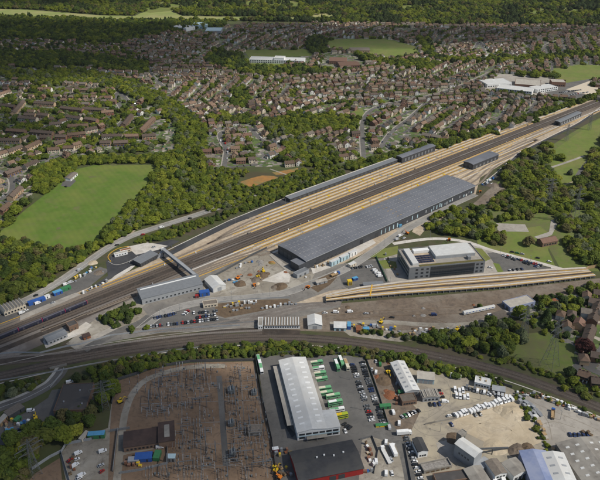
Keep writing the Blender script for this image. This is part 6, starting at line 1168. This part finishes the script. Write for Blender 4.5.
for a in ((204.5, 295, .3, 9, 5, 4, 'blue', 'blue', 'stacked dark blue container beside the white storage tent'), (197, 297.5, .3, 3, 2.4, 2.4, 'red_wall', 'red_wall', 'small red container beside the grey workshop'), (334.5, 264.5, YANG, 11, 3.2, 5, 'pale_blue', 'white_roof', 'pale green and white cabin nearest the shed corner'), (344, 260, YANG, 11, 3.2, 5, 'pale_blue', 'white_roof', 'pale green and white cabin in the middle of three'), (352.5, 255.5, YANG, 10, 3.2, 4.6, 'white_paint', 'white_roof', 'white cabin farthest from the shed corner'), (352, 266, YANG, 8, 4, 3, 'cream', 'white_roof', 'cream cabin beside the depot car park'), (349.5, 284.5, .2, 4, 4, 4.4, 'yellow_bright', 'yellow_bright', 'bright yellow container in the depot car park'), (355, 280, .5, 5, 3, 2.6, 'blue', 'sky_blue', 'blue container beside the yellow one'), (373, 286, .12, 19, 5, 3, 'mid_clad', 'grey_clad', 'long grey cabin at the edge of raised sidings'), (392, 228.5, YANG, 12, 4, 3.4, 'mid_clad', 'mid_clad', 'grey cabin against the wall of the maintenance shed'), (399.5, 227, YANG, 4, 3, 3, 'sky_blue', 'sky_blue', 'sky blue container at the road bend by the shed'), (465.5, 219, .3, 6, 3, 2.6, 'sky_blue', 'sky_blue', 'sky blue container among the trees behind the shed'), (37, 302.5, YANG - .05, 15, 4, 3, 'blue', 'blue', 'long dark blue container in the works compound'), (58, 294, YANG, 8, 4, 3, 'blue', 'sky_blue', 'blue container beside the platform edge'), (66, 290, YANG, 9, 4, 3, 'green_paint', 'green_paint', 'green container beside the blue one near the platform'), (45, 299, YANG, 9, 3, 2.8, 'white_paint', 'white_roof', 'white cabin behind the long blue container'), (97, 437, .1, 11, 4, 3.4, 'green_paint', 'sky_blue', 'blue green container in the fenced yard'), (84.5, 438, 1.2, 8, 3, 2.6, 'cream', 'cream_roof', 'cream container beside the yard fence'), (144, 459, .1, 11, 6, 3, 'blue', 'blue', 'bright blue tarpaulin covered container at the substation'), (134, 462, .1, 7, 4, 2.8, 'mid_clad', 'mid_clad', 'grey container left beside the blue covered one'), (157.5, 457.5, 1.5, 7, 4, 3, 'green_paint', 'green_paint', 'dark green container before the control building'), (172, 460, 0, 5, 4, 3.4, 'steel', 'pale_blue', 'pale grey cubicle beside the substation fence'), (71, 416, .6, 11, 4, 3, 'blue', 'blue', 'blue skip container below the flat roofed building'), (15, 413, .9, 12, 7, 3.4, 'steel_dark', 'tile_grey', 'grey frame canopy beside the underpass road'), (3, 422, 1.3, 9, 4, 3, 'timber', 'cream_roof', 'tan container at the edge of the near yard'), (18, 421, 1.2, 5, 3, 2.6, 'green_paint', 'green_paint', 'green skip in the near yard'), (10, 432, .3, 5, 3, 2.2, 'sky_blue', 'sky_blue', 'sky blue tarpaulin crate in the near yard'), (22, 436, .6, 5, 4, 2.8, 'steel', 'mid_clad', 'grey blue hut at the bottom of the near yard'), (349, 327.5, 1.5, 7, 3, 3.4, 'blue', 'sky_blue', 'blue container beside the white sheeted shed'), (366, 331, .1, 5, 3, 3, 'sky_blue', 'sky_blue', 'pale blue container beside a rusty one'), (358.5, 330.5, 1.5, 7, 4, 2.6, 'rust', 'rust', 'rusty container near the curved railway'), (402, 394, .1, 6, 3, 2.6, 'green_paint', 'green_paint', 'green container in the scrap yard'), (385, 408, .1, 8, 3, 2.6, 'green_paint', 'green_paint', 'green container at the end of the car line'), (275.5, 451, .2, 4, 2.6, 2.4, 'red_wall', 'white_paint', 'red cubicle at the corner of bus yard fence'), (382, 426, .1, 9, 2.6, 1.2, 'yellow_bright', 'green_paint', 'yellow and green barrier skip at the end of the car line'), (560.5, 300.5, .4, 9, 3, 2.4, 'steel', 'pale_blue', 'pale metal container beside the dirt yard trees'), (553, 303, .3, 7, 5, 2.6, 'brick', 'rust', 'rust roofed hut beside the dirt yard trees')): container(*a)
# heaps
def heap(px, py, r_, h, mt, label):
    p = G(px, py); q = MB(); nr, na = 5, 14; vs = [(0, 0, h)]; sd = U(0, 50)
    for i in range(1, nr + 1):
        for j in range(na): a = 2 * pi * j / na; rr = r_ * i / nr * (1 + .3 * noise.noise(Vector((cos(a) * 1.5, sin(a) * 1.5, sd)))); vs.append((rr * cos(a), rr * sin(a), h * (1 - (i / nr) ** 1.4) * (1 + .35 * noise.noise(Vector((rr * .5, a, sd)))) - (.05 if i == nr else 0)))
    fs = [(0, 1 + j, 1 + (j + 1) % na) for j in range(na)] + [(1 + (i - 1) * na + j, 1 + i * na + j, 1 + i * na + (j + 1) % na, 1 + (i - 1) * na + (j + 1) % na) for i in range(1, nr) for j in range(na)]
    q.add(vs, fs); o = q.build('spoil_heap', mt, None, (p.x, p.y, .2)); tag(o, label, 'heap', 'heaps of loose material')
for a in ((262, 275.5, 6, 2, 'soil', 'dark soil heap at the centre of the works yard'), (257.5, 280, 6, 2, 'spoil_brown', 'brown spoil heap beside the centre soil heap'), (281, 286.5, 6.5, 2, 'soil', 'dark soil heap beside the access road'), (275, 287.5, 4, 1.5, 'spoil_brown', 'small brown heap beside the access road'), (240, 284, 6, 1.6, 'soil', 'flat dark heap near the storage tent'), (271.5, 263, 3.6, 1.5, 'orange_clay', 'orange clay heap by the maintenance shed'), (260, 262, 4, 1.4, 'rubble', 'grey stone heap by the siding fence'), (261, 265, 3, 1, 'rubble', 'little grey heap by the siding fence'), (512, 413, 9, 2.6, 'sand', 'large sand heap at the hedge corner'), (500, 410, 5, 1.4, 'sand', 'low sand heap before the white vans'), (518, 452, 7, 2.4, 'spoil_brown', 'brown earth heap at the lower end of the sand yard'), (528, 450, 6, 2, 'soil', 'dark earth heap below the hedge'), (455, 439, 6, 1.4, 'soil', 'dark heap at the foot of the silo tower'), (495, 447, 8, 1.2, 'sand', 'long low sand heap beside the conveyor'), (494, 186, 9, 3, 'spoil_brown', 'brown bank heap behind the white works vans'), (507, 191, 7, 2, 'spoil_brown', 'brown heap under the wood edge'), (420, 332, 5, 2, 'rubble', 'pale rubble heap in the junk yard'), (432, 331, 4, 1.8, 'rust', 'rusty scrap heap in the junk yard'), (462, 334, 4, 1.5, 'rubble', 'rubble heap by the junk yard trees'), (515, 314, 6, 2, 'rubble', 'white rubble heap before the blue walled store'), (505, 313, 5, 1.6, 'rubble', 'grey rubble heap beside the lean-to store'), (384, 380, 7, 1.6, 'soil', 'long dark heap in the scrap yard'), (390, 395, 5, 1.4, 'rust', 'rust brown heap in the scrap yard'), (93, 263, 5, 1.4, 'sand', 'sand heap by the turning circle'), (99, 273, 5, 1.2, 'spoil_brown', 'brown heap by the turning circle')): heap(*a)
for i in range(46):
    P_, ph_ = random.choice((([(336, 307), (420, 302), (500, 297), (500, 306), (440, 320), (345, 324)], 'on the dirt below the raised sidings'), ([(228, 280), (262, 256), (288, 272), (262, 288), (232, 294)], 'in the works yard by the tent'), ([(405, 328), (455, 328), (455, 336), (410, 338)], 'in the junk yard above the curve'), ([(372, 364), (394, 362), (398, 392), (398, 412), (384, 400)], 'in the scrap yard by the long warehouse')))
    for _ in range(60):
        x, y = U(225, 500), U(255, 415)
        if inpoly(x, y, P_): m_ = random.choice(('rubble', 'spoil_brown', 'soil', 'sand', 'rust')); heap(x, y, U(1.2, 3.2), U(.5, 1.3), m_, 'small ' + {'rubble': 'grey rubble', 'spoil_brown': 'brown spoil', 'soil': 'dark soil', 'sand': 'sand', 'rust': 'rusty scrap'}[m_] + ' heap ' + ph_); break
# planted bed feature and round tank base by the depot road
c = building('substation_kiosk', 'pale grey kiosk on the planted island by the access road', G(317, 285.5), .45, 11, 4, 2.6, 'mono', .4, 'mid_clad', 'concrete', 'kiosk'); wins(c, 'front', [3, 8], .05, 2, 1.2, 'steel_dark', 'door')
c = building('site_welfare_unit', 'round cornered cream welfare unit inside the turning circle', G(115, 257.5), .5, 13, 4, 3, 'flat', 0, 'white_paint', 'cream_roof', 'cabin'); wins(c, 'front', spread(1, 12, 4), 1, 2, 1.3); c = building('site_welfare_unit', 'cabin with orange roof behind the cream welfare unit', G(121, 254), .5, 11, 4, 3, 'flat', 0, 'cream', 'rust', 'cabin'); wins(c, 'front', spread(1, 10, 3), 1, 2, 1.3)
# stacks: pallets, packs, timber
def stack_mesh(w_, d_, h, mts):
    q = MB(); z = 0; k = 0
    while z < h: e = U(0, .12); q.box(-w_ / 2 + e, w_ / 2 - e, -d_ / 2 + e, d_ / 2 - e, z, z + .5, k % len(mts)); z += .54; k += 1
    return q.mesh('pallet_stack', mts)
SM = {n_: [stack_mesh(U(1.6, 2.6), U(1.4, 2.2), h, m_) for h in (1, 1.6, 2.2)] for n_, m_ in {'white wrapped': ['white_paint', 'white_roof'], 'tan timber': ['timber', 'cream_roof'], 'grey block': ['mid_clad', 'steel'], 'red brick': ['brick_red', 'rust'], 'brown crate': ['soil', 'timber'], 'blue covered': ['blue', 'sky_blue'], 'yellow bag': ['yellow_bright', 'cream']}.items()}
def stacks(a, b, n, kinds, phrase, spreadm=1.5, sc_=1):
    n = int(n * .7 + .5); A, B = G(*a), G(*b); d = B - A; ang = atan2(d.y, d.x); s_ = Vector((-d.y, d.x, 0)).normalized()
    for i in range(n):
        p = A.lerp(B, (i + U(-.3, .3)) / max(1, n - 1)) + s_ * U(-spreadm, spreadm); k = random.choice(kinds); o = link('pallet_stack', random.choice(SM[k]), None, (p.x, p.y, .2), ang + U(-.25, .25)); o.scale = (sc_ * U(.8, 1.2), sc_ * U(.8, 1.2), U(.8, 1.2)); tag(o, f'{k} stack {phrase}', 'stack', 'stacks ' + phrase)
stacks((517, 394), (545, 399), 22, ['white wrapped', 'red brick', 'brown crate', 'grey block'], 'along the railway fence of the merchants yard', 2); stacks((545, 399), (598, 420), 34, ['white wrapped', 'red brick', 'tan timber', 'white wrapped', 'grey block'], 'lining the far fence of the merchants yard', 2)
stacks((519, 400), (532, 418), 12, ['grey block'], 'in the rank beside the merchants hedge', 1, 1.5); stacks((523, 401), (536, 416), 12, ['grey block', 'white wrapped'], 'in the second rank beside the merchants hedge', 1, 1.5); stacks((527, 402), (541, 416), 10, ['grey block'], 'in the third rank of the merchants yard', 1, 1.5)
stacks((538, 424), (546, 438), 7, ['tan timber'], 'beside the hedge of the merchants yard', .6, 1.5); stacks((552, 452), (574, 482), 16, ['tan timber', 'tan timber', 'brown crate'], 'in the alley between the warehouses', 1, 1.4); stacks((560, 447), (578, 478), 12, ['white wrapped', 'red brick', 'grey block'], 'along the wall of the merchants warehouse', .8)
stacks((584, 433), (594, 440), 6, ['brown crate', 'grey block'], 'by the corner of the merchants warehouse', 1.5, 1.4)
stacks((224, 307), (256, 303.5), 22, ['white wrapped', 'grey block', 'yellow bag'], 'in the sunken works strip', 2.5); stacks((230, 312), (250, 308), 8, ['brown crate', 'grey block'], 'on the dark works strip', 2)
stacks((226, 281), (236, 283), 8, ['grey block', 'blue covered', 'white wrapped'], 'beside the storage tent in the works yard', 3); stacks((236, 268), (252, 262), 9, ['white wrapped', 'blue covered', 'grey block', 'brown crate'], 'along the siding fence of the works yard', 2)
stacks((410, 332), (452, 331), 34, ['white wrapped', 'brown crate', 'red brick', 'grey block', 'tan timber'], 'in the junk yard above the curve', 5); stacks((350, 325), (400, 331), 18, ['white wrapped', 'yellow bag', 'grey block', 'blue covered'], 'on the dirt strip by the curve', 3); stacks((262, 309), (296, 304), 14, ['grey block', 'white wrapped'], 'beside the junction tracks', 1)
stacks((273, 455), (291, 452), 10, ['grey block', 'yellow bag', 'red brick'], 'behind the red workshop fence', 2); stacks((276, 464), (290, 476), 14, ['yellow bag', 'red brick', 'grey block', 'brown crate'], 'in the plant hire corner', 4); stacks((364, 445), (374, 466), 14, ['yellow bag', 'white wrapped', 'brown crate', 'red brick'], 'beside the red workshop gable', 2); stacks((340, 474), (372, 472), 14, ['yellow bag', 'grey block', 'blue covered', 'red brick'], 'before the red workshop wall', 2)
stacks((2, 418), (10, 430), 8, ['white wrapped', 'tan timber', 'red brick'], 'in the corner of the near yard', 2); stacks((12, 424), (34, 424), 12, ['blue covered', 'yellow bag', 'brown crate', 'white wrapped'], 'in the middle of the near yard', 2.5); stacks((400, 375), (392, 405), 12, ['brown crate', 'red brick', 'grey block'], 'beside the long warehouse', 4)
stacks((72, 458), (72, 474), 8, ['red brick', 'brown crate'], 'in the fenced yard beside the vans', 1.5); stacks((296, 268), (306, 277), 8, ['white wrapped', 'grey block'], 'at the foot of the plant room', 1.5); stacks((314, 268), (328, 264), 8, ['white wrapped', 'tan timber', 'brown crate'], 'before the maintenance shed wall', 1.5); stacks((74, 281), (96, 268), 16, ['white wrapped', 'blue covered', 'yellow bag', 'grey block'], 'in the roadside works compound', 2.5); stacks((82, 294), (106, 283), 12, ['white wrapped', 'grey block', 'white wrapped'], 'along the platform ramp', 1); stacks((124, 464), (140, 466), 8, ['yellow bag', 'red brick', 'tan timber'], 'behind the substation fence corner', 1.5)
stacks((482, 185), (492, 179), 8, ['white wrapped', 'grey block', 'blue covered'], 'beside the works vans behind the shed', 2); stacks((386, 256), (396, 274), 8, ['grey block', 'brown crate'], 'beside the office wall', 1.5); stacks((150, 139), (176, 132), 0, ['tan timber'], 'x')
# allotment sheds
q = MB(); q.box(-1.2, 1.2, -.9, .9, 0, 1.9); SHW = {m_: q.mesh('wall', m_) for m_ in ('timber', 'cream', 'green_paint', 'white_paint')}; q = MB(); q.prism([(-1.1, 1.85), (0, 2.5), (1.1, 1.85), (1.1, 1.95), (0, 2.62), (-1.1, 1.95)], -1.4, 1.4, 'x'); SHR = q.mesh('roof', 'felt')
for i in range(26):
    px, py = U(152, 180), U(127, 154)
    if inpoly(px, py, ALLOT): p = G(px, py); m_ = random.choice(list(SHW)); t = thing('garden_shed', {'timber': 'brown timber', 'cream': 'cream', 'green_paint': 'green', 'white_paint': 'white'}[m_] + ' garden shed on the allotments', 'shed', (p.x, p.y, .08), U(0, 3), 'allotment sheds'); link('wall', SHW[m_], t); link('roof', SHR, t)

# ------------------------------------------------------------------ substation
SA = G(219, 376); sd_ = (G(226, 466) - SA).normalized(); SANG = atan2(sd_.y, sd_.x)
def bay_proto(brown):
    t = thing('switchgear_bay', 'x', 'switchgear', (0, 0, 0)); pm = MB(); pm.bar((0, 0, 0), (0, 0, 2.4), .16, .14, 5); pm = pm.mesh('post', 'steel'); im = MB(); im.bar((0, 0, 2.4), (0, 0, 4.1), .16, .11, 6); im = im.mesh('insulator', 'insulator_brown' if brown else 'insulator'); bm_ = MB(); bm_.bar((-4.2, 0, 4.2), (4.2, 0, 4.2), .09, n=5); bm_ = bm_.mesh('busbar', 'steel')
    for y in (-2.2, 0, 2.2):
        for x in (-3.6, 3.6): link('post', pm, t, (x, y, 0)); link('insulator', im, t, (x, y, 0))
        link('busbar', bm_, t, (0, y, 0))
    q = MB(); q.box(-.7, .7, -.5, .5, 0, 1.4); q.build('cubicle', 'transformer_grey', t, (1, 3.6, 0)); return t
def gantry_proto():
    t = thing('busbar_gantry', 'x', 'gantry', (0, 0, 0))
    for s in (-1, 1):
        q = MB()
        for a in (-.5, .5): q.bar((s * 6 + a, 0, 0), (s * 6 + a * .4, 0, 9), .13, n=4); q.bar((s * 6, a, 0), (s * 6, a * .4, 9), .13, n=4)
        for z in range(1, 9): q.box(s * 6 - .5, s * 6 + .5, -.06, .06, z, z + .1)
        o = q.build('lattice_leg', 'galvanised', t); o['kind'] = 'stuff'
    q = MB(); q.box(-6.4, 6.4, -.28, .28, 8.8, 9.1); q.build('beam', 'galvanised', t)
    for x in (-4, 0, 4): q = MB(); q.bar((x, 0, 8.75), (x, 0, 6.9), .17, .14, 6); q.build('insulator', 'insulator_brown', t)
    return t
def tx_proto():
    t = thing('transformer', 'x', 'transformer', (0, 0, 0)); q = MB(); q.box(-2.6, 2.6, -1.5, 1.5, .3, 3.6); q.build('tank', 'transformer_grey', t); q = MB(); q.bar((-2.4, 1.1, 4.6), (2.2, 1.1, 4.6), .5, n=10); q.build('conservator', 'transformer_grey', t)
    for s in (-1, 1):
        for k in range(4): q = MB(); q.box(-2.2 + k * 1.2, -1.7 + k * 1.2, s * 2.1 - .5, s * 2.1 + .5, .5, 3.2); q.build('radiator', 'steel', t)
    for x in (-1.6, 0, 1.6): q = MB(); q.bar((x, -.6, 3.6), (x, -.6, 5.2), .24, .14, 6); q.build('bushing', 'insulator', t)
    q = MB(); q.add([(-5, -4.5, 0), (5, -4.5, 0), (5, 4.5, 0), (-5, 4.5, 0)], [(0, 1, 2, 3)]); pl = MB(); pl.box(-5, 5, -4.6, -4.3, 0, .7); pl.box(-5, 5, 4.3, 4.6, 0, .7); pl.box(-5.2, -5, -4.6, 4.6, 0, .7); pl.box(5, 5.2, -4.6, 4.6, 0, .7); o = pl.build('bund_wall', 'asbestos', t); return t
BA, BB, GP, TX = bay_proto(False), bay_proto(True), gantry_proto(), tx_proto(); fu = set()
def put(pr, p, rz, label, grp):
    t = pr if pr.name not in fu else copy_tree(pr); fu.add(pr.name); t.scale = (U(.7, 1.1),) * 2 + (U(.8, 1.05),); t.location = (p.x, p.y, .18); t.rotation_euler = (0, 0, rz); t['label'] = label; t['group'] = grp
rows_ = [(230, 384), (232, 400), (233, 417), (235, 448), (236, 466), (208, 384), (206, 400), (206, 416), (207, 434), (208, 452), (209, 470), (192, 376), (190, 392), (188, 408), (186, 424), (186, 442), (187, 460), (188, 474), (176, 378), (172, 394), (168, 410), (176, 470), (252, 380), (254, 398), (258, 462), (246, 476), (158, 384), (152, 398), (146, 412), (162, 398), (160, 374), (200, 368), (182, 408), (176, 448), (240, 434), (260, 446), (243, 372), (222, 476), (157, 410), (214, 372), (198, 392), (197, 426), (198, 446), (198, 466), (180, 390), (250, 412), (180, 436)]
for _ in range(400):
    x, y = U(148, 268), U(368, 484)
    if len(rows_) < 78 and inpoly(x, y, SUBS) and not (119 < x < 176 and 420 < y < 470) and not 216 < x < 228 and min(hypot(a - x, (b - y) * 1.4) for a, b in rows_) > 8: rows_.append((x, y))
for i, (x, y) in enumerate(rows_): put(BA if (i * 7) % 3 else BB, G(x, y), SANG + (0 if i % 2 else pi / 2), ('white' if (i * 7) % 3 else 'brown') + ' insulator switchgear bay on the substation gravel', 'switchgear bays')
for i, (x, y) in enumerate(((186, 470), (206, 376), (206, 444), (188, 434), (178, 402), (240, 384), (244, 460), (250, 430), (236, 410), (200, 408), (160, 392), (150, 404), (262, 470), (216, 456), (194, 386), (170, 384), (228, 478), (168, 470))): put(GP, G(x, y), SANG + (0 if i % 3 else pi / 2), 'tall grey lattice gantry over the substation busbars', 'substation gantries')
for i, ((x, y), lb) in enumerate(zip(((231.5, 392), (231.5, 425), (233, 455), (254, 394)), ('grey transformer nearest the railway beside the cable trench', 'grey transformer in the middle beside the cable trench', 'grey transformer beside the lower end of the cable trench', 'grey transformer beside the bus yard fence'))): put(TX, G(x, y), SANG, lb, 'substation transformers')
q = MB(); q.bar((0, 0, 0), (0, 0, 2.2), .14, .12, 5); q.bar((0, 0, 2.2), (0, 0, 3.7), .19, .1, 6, 1); q.box(-.3, .3, -.3, .3, 3.7, 3.85, 0); IP = [q.mesh('isolator_post', ['steel', 'insulator']), q.mesh('isolator_post', ['steel_dark', 'insulator_brown'])]
for i in range(900):
    x, y = U(122, 272), U(366, 486)
    if not inpoly(x, y, SUBS) or 119 < x < 178 and 420 < y < 472 or x < 150 and y > 400 or 216 < x < 228: continue
    a = SA + sd_ * (round((G(x, y) - SA).dot(sd_) / 3.4) * 3.4) ; pp = G(x, y); nn_ = Vector((-sd_.y, sd_.x, 0)); pp = a + nn_ * (round((pp - SA).dot(nn_) / 6) * 6); k = i % 2
    if i < 420: tag(link('isolator_post', IP[k], None, (pp.x + U(-.3, .3), pp.y + U(-.3, .3), .17)), ('white' if not k else 'brown') + ' isolator post standing in the rows on the substation gravel', 'isolator post', 'substation isolator posts')
c = building('relay_house', 'grey flat roofed relay house near the bus yard fence', G(248, 436.5), .06, 9.5, 7, 3.6, 'flat', 0, 'asbestos', 'tile_grey', 'hut'); wins(c, 'front', [2.5, 6.5], .05, 2.2, 1.2, 'steel_dark', 'door')
def low_wall(name, pts, h, mt, label, cat='fence', th=.14):
    o = ribbon(name, pxl(pts, 1), th, h, mt, kind=None, h=h - .02); tag(o, label, cat, 'fences and walls'); return o
for a in ((([(112, 404), (118, 380.5), (140, 373.5), (152, 368.5), (190, 362.3), (222, 361.5), (254.5, 360.8)]), 2.6, 'steel_dark', 'grey palisade fence between substation and railway bank'), ([(255, 356), (262, 398), (272, 440), (278, 490)], 2.8, 'steel_dark', 'dark fence between substation and bus yard'), ([(110, 432), (130, 429), (118, 428)][:2], 2.4, 'steel', 'grey fence across the substation track'), ([(113, 472), (118, 430)], 2.4, 'steel', 'grey fence along the substation track'), ([(120, 474), (140, 471), (168, 464), (167, 442)], 2.2, 'steel', 'grey fence round the control building compound'), ([(32, 470), (50, 458), (62, 452), (66, 445), (92, 440)], 2.4, 'mid_clad', 'pale fence along the wood by the fenced yard'), ([(61, 452), (70, 482)], 2.4, 'mid_clad', 'pale fence between yard and gravel'),
          ([(257, 356), (300, 352.5), (352, 355), (366, 358), (398, 357.5), (430, 367), (470, 376), (512, 388)], 2.4, 'steel_dark', 'dark fence along the railway side of the bus yard'), ([(366, 358), (380, 398), (388, 424)], 1.8, 'galvanised', 'grey fence between parked cars and scrap yard'), ([(425, 425), (452, 419.5), (478, 412), (500, 405.5)], 1.8, 'asbestos', 'concrete block wall dividing van yard from sand yard'), ([(203, 283), (225, 271), (250, 257), (267, 248.5)], 2.4, 'steel_dark', 'dark fence between works yard and sidings'), ([(216, 303), (250, 299.5), (290, 297.5)], 1.2, 'mid_clad', 'pale barrier along the access road by the works yard'), ([(376, 257), (384, 275), (387, 282)], 2, 'green_paint', 'green fence beside the office lawn'), ([(576, 276), (588, 269), (600, 267), (606, 276)], 3.5, 'timber', 'timber hoarding at the end of the raised sidings'),
          ([(0, 381), (60, 371), (100, 363), (170, 351), (210, 346.5)], 1.2, 'mid_clad', 'pale cable trough wall along the near side of the curve'), ([(0, 354.5), (14, 353), (40, 353.5), (66, 347), (80, 345), (110, 336), (160, 330), (240, 326)], 1.6, 'mid_clad', 'pale fence along the far side of the curve'), ([(150, 334), (220, 324), (256, 322)], 1, 'steel', 'grey fence before the railway car park'), ([(360, 440), (372, 437), (378, 452), (374, 474)], 1.8, 'galvanised', 'grey fence round the red workshop yard'), ([(404, 444), (411, 482)], 1.8, 'steel_dark', 'dark fence beside the car line lane'), ([(50, 388), (62, 374), (64, 368.5)], 1.2, 'mid_clad', 'pale wall beside the underpass road')): low_wall('fence', *a)
# underpass bridge parapets
c = ribbon('bridge_parapet', pxl([(50, 369.5), (67, 365.5)], 2), .6, 2.0, 'asbestos', kind=None, h=2); tag(c, 'concrete bridge parapet where the road dives under the railway', 'parapet')
# ------------------------------------------------------------------ pylons, lamp columns
def pylon(px, py, h, label, bw_=5.0, rz=.5):
    p = G(px, py); t = thing('pylon', label, 'pylon', (p.x, p.y, 0), rz, 'lattice pylons'); q = MB(); lv = [0, .16, .30, .42, .53, .63, .72, .80, .87, .94, 1]
    hw = lambda f: bw_ * (1 - f / .62) + 1.1 * f / .62 if f < .62 else 1.1 * (1 - (f - .62) / .38) + .25
    for a, b in zip(lv, lv[1:]):
        ca = [(sx * hw(a), sy * hw(a), a * h) for sx, sy in ((-1, -1), (1, -1), (1, 1), (-1, 1))]; cb = [(sx * hw(b), sy * hw(b), b * h) for sx, sy in ((-1, -1), (1, -1), (1, 1), (-1, 1))]
        for i in range(4): q.bar(ca[i], cb[i], .12, n=4); q.bar(ca[i], cb[(i + 1) % 4], .055, n=4); q.bar(ca[(i + 1) % 4], cb[i], .055, n=4); q.bar(cb[i], cb[(i + 1) % 4], .05, n=4)
    o = q.build('lattice_mast', 'galvanised', t); o['kind'] = 'stuff'
    for f, w_ in ((.64, 7.5), (.78, 9), (.91, 6)):
        q = MB()
        for s in (-1, 1): q.bar((s * .5, .4, f * h), (s * w_, 0, f * h + .3), .12, n=4); q.bar((s * .5, -.4, f * h), (s * w_, 0, f * h + .3), .12, n=4); q.bar((s * .5, 0, f * h + 1.8), (s * w_, 0, f * h + .3), .1, n=4)
        o = q.build('cross_arm', 'galvanised', t); o['kind'] = 'stuff'
        for s in (-1, 1): q = MB(); q.bar((s * w_, 0, f * h + .2), (s * w_, 0, f * h - 2.4), .13, n=5); q.build('insulator_string', 'galvanised', t)
pylon(549, 366, 46, 'tall lattice pylon on the meadow beside the curved railway', 5.5, .7); pylon(573, 223, 44, 'lattice pylon rising from the wood beyond the drive', 5, .3); pylon(106, 409, 26, 'small lattice pylon at the substation corner', 2.6, .4); pylon(36, 474, 30, 'lattice pylon beside the wood at the lower corner', 3, .8); pylon(566, 141, 26, 'slim lattice pylon beside the far service road', 2, .2); pylon(589, 130, 26, 'slim lattice pylon on the far meadow edge', 2, .2)
pylon(523, 336, 30, 'slim lattice pylon among the bank trees', 3, .5); pylon(548, 205, 34, 'lattice pylon half hidden in the east wood', 3, .4)
q = MB(); q.bar((0, 0, 0), (0, 0, 8), .14, .09, 6); pm_ = q.mesh('post', 'steel'); q = MB(); q.box(-.2, 1.3, -.16, .16, 7.95, 8.12); am_ = q.mesh('lamp_head', 'steel')
LPOS = [W(u, v) for u in range(-60, 420, 36) for v in (10.9, 39, -11, 24.8, -28)] + [G(*p) for p in ((160, 318), (180, 312), (232, 299), (270, 296), (310, 284), (352, 264), (384, 246), (430, 238), (500, 254), (530, 263), (390, 285), (350, 290), (300, 362), (350, 380), (362, 410), (420, 400), (480, 400), (440, 432), (560, 420), (112, 262), (96, 276), (45, 300), (440, 366), (416, 358))]
for p in LPOS: t = thing('lamp_column', 'slim grey lamp column on the railway and yard land', 'lamp column', (p.x, p.y, .15), U(0, 6), 'lamp columns'); link('post', pm_, t); link('lamp_head', am_, t)
q = MB(); q.box(-.5, .5, -.4, .4, 0, 1.5); eq = {m_: q.mesh('equipment_cabinet', m_) for m_ in ('mid_clad', 'white_paint', 'steel_dark')}
for i in range(46):
    u, v = U(-330, 560), random.choice((10.6, -10.8, 39.3, -10.9, 12.2)); m_ = random.choice(list(eq)); p = W(u, v)
    if -5 < PX(p.x, p.y)[0] < 600: tag(link('equipment_cabinet', eq[m_], None, (p.x, p.y, .25), YANG), {'mid_clad': 'grey', 'white_paint': 'white', 'steel_dark': 'dark'}[m_] + ' trackside equipment cabinet beside the main lines', 'cabinet', 'trackside cabinets')
# ------------------------------------------------------------------ the air between camera and far hills
HAZE = 0.000015
if HAZE:
    mh = bpy.data.materials.new('haze'); mh.use_nodes = True; mh.node_tree.nodes.remove(mh.node_tree.nodes['Principled BSDF']); pv = mh.node_tree.nodes.new('ShaderNodeVolumePrincipled')
    pv.inputs['Color'].default_value = (.86, .92, 1, 1); pv.inputs['Density'].default_value = HAZE; mh.node_tree.links.new(pv.outputs[0], mh.node_tree.nodes['Material Output'].inputs['Volume']); MATS['haze'] = mh
    q = MB(); q.box(-6100, 6100, -2600, 9100, -1, 345); tag(q.build('haze', 'haze'), 'thin pale air over the whole scene', 'haze', kind='stuff')
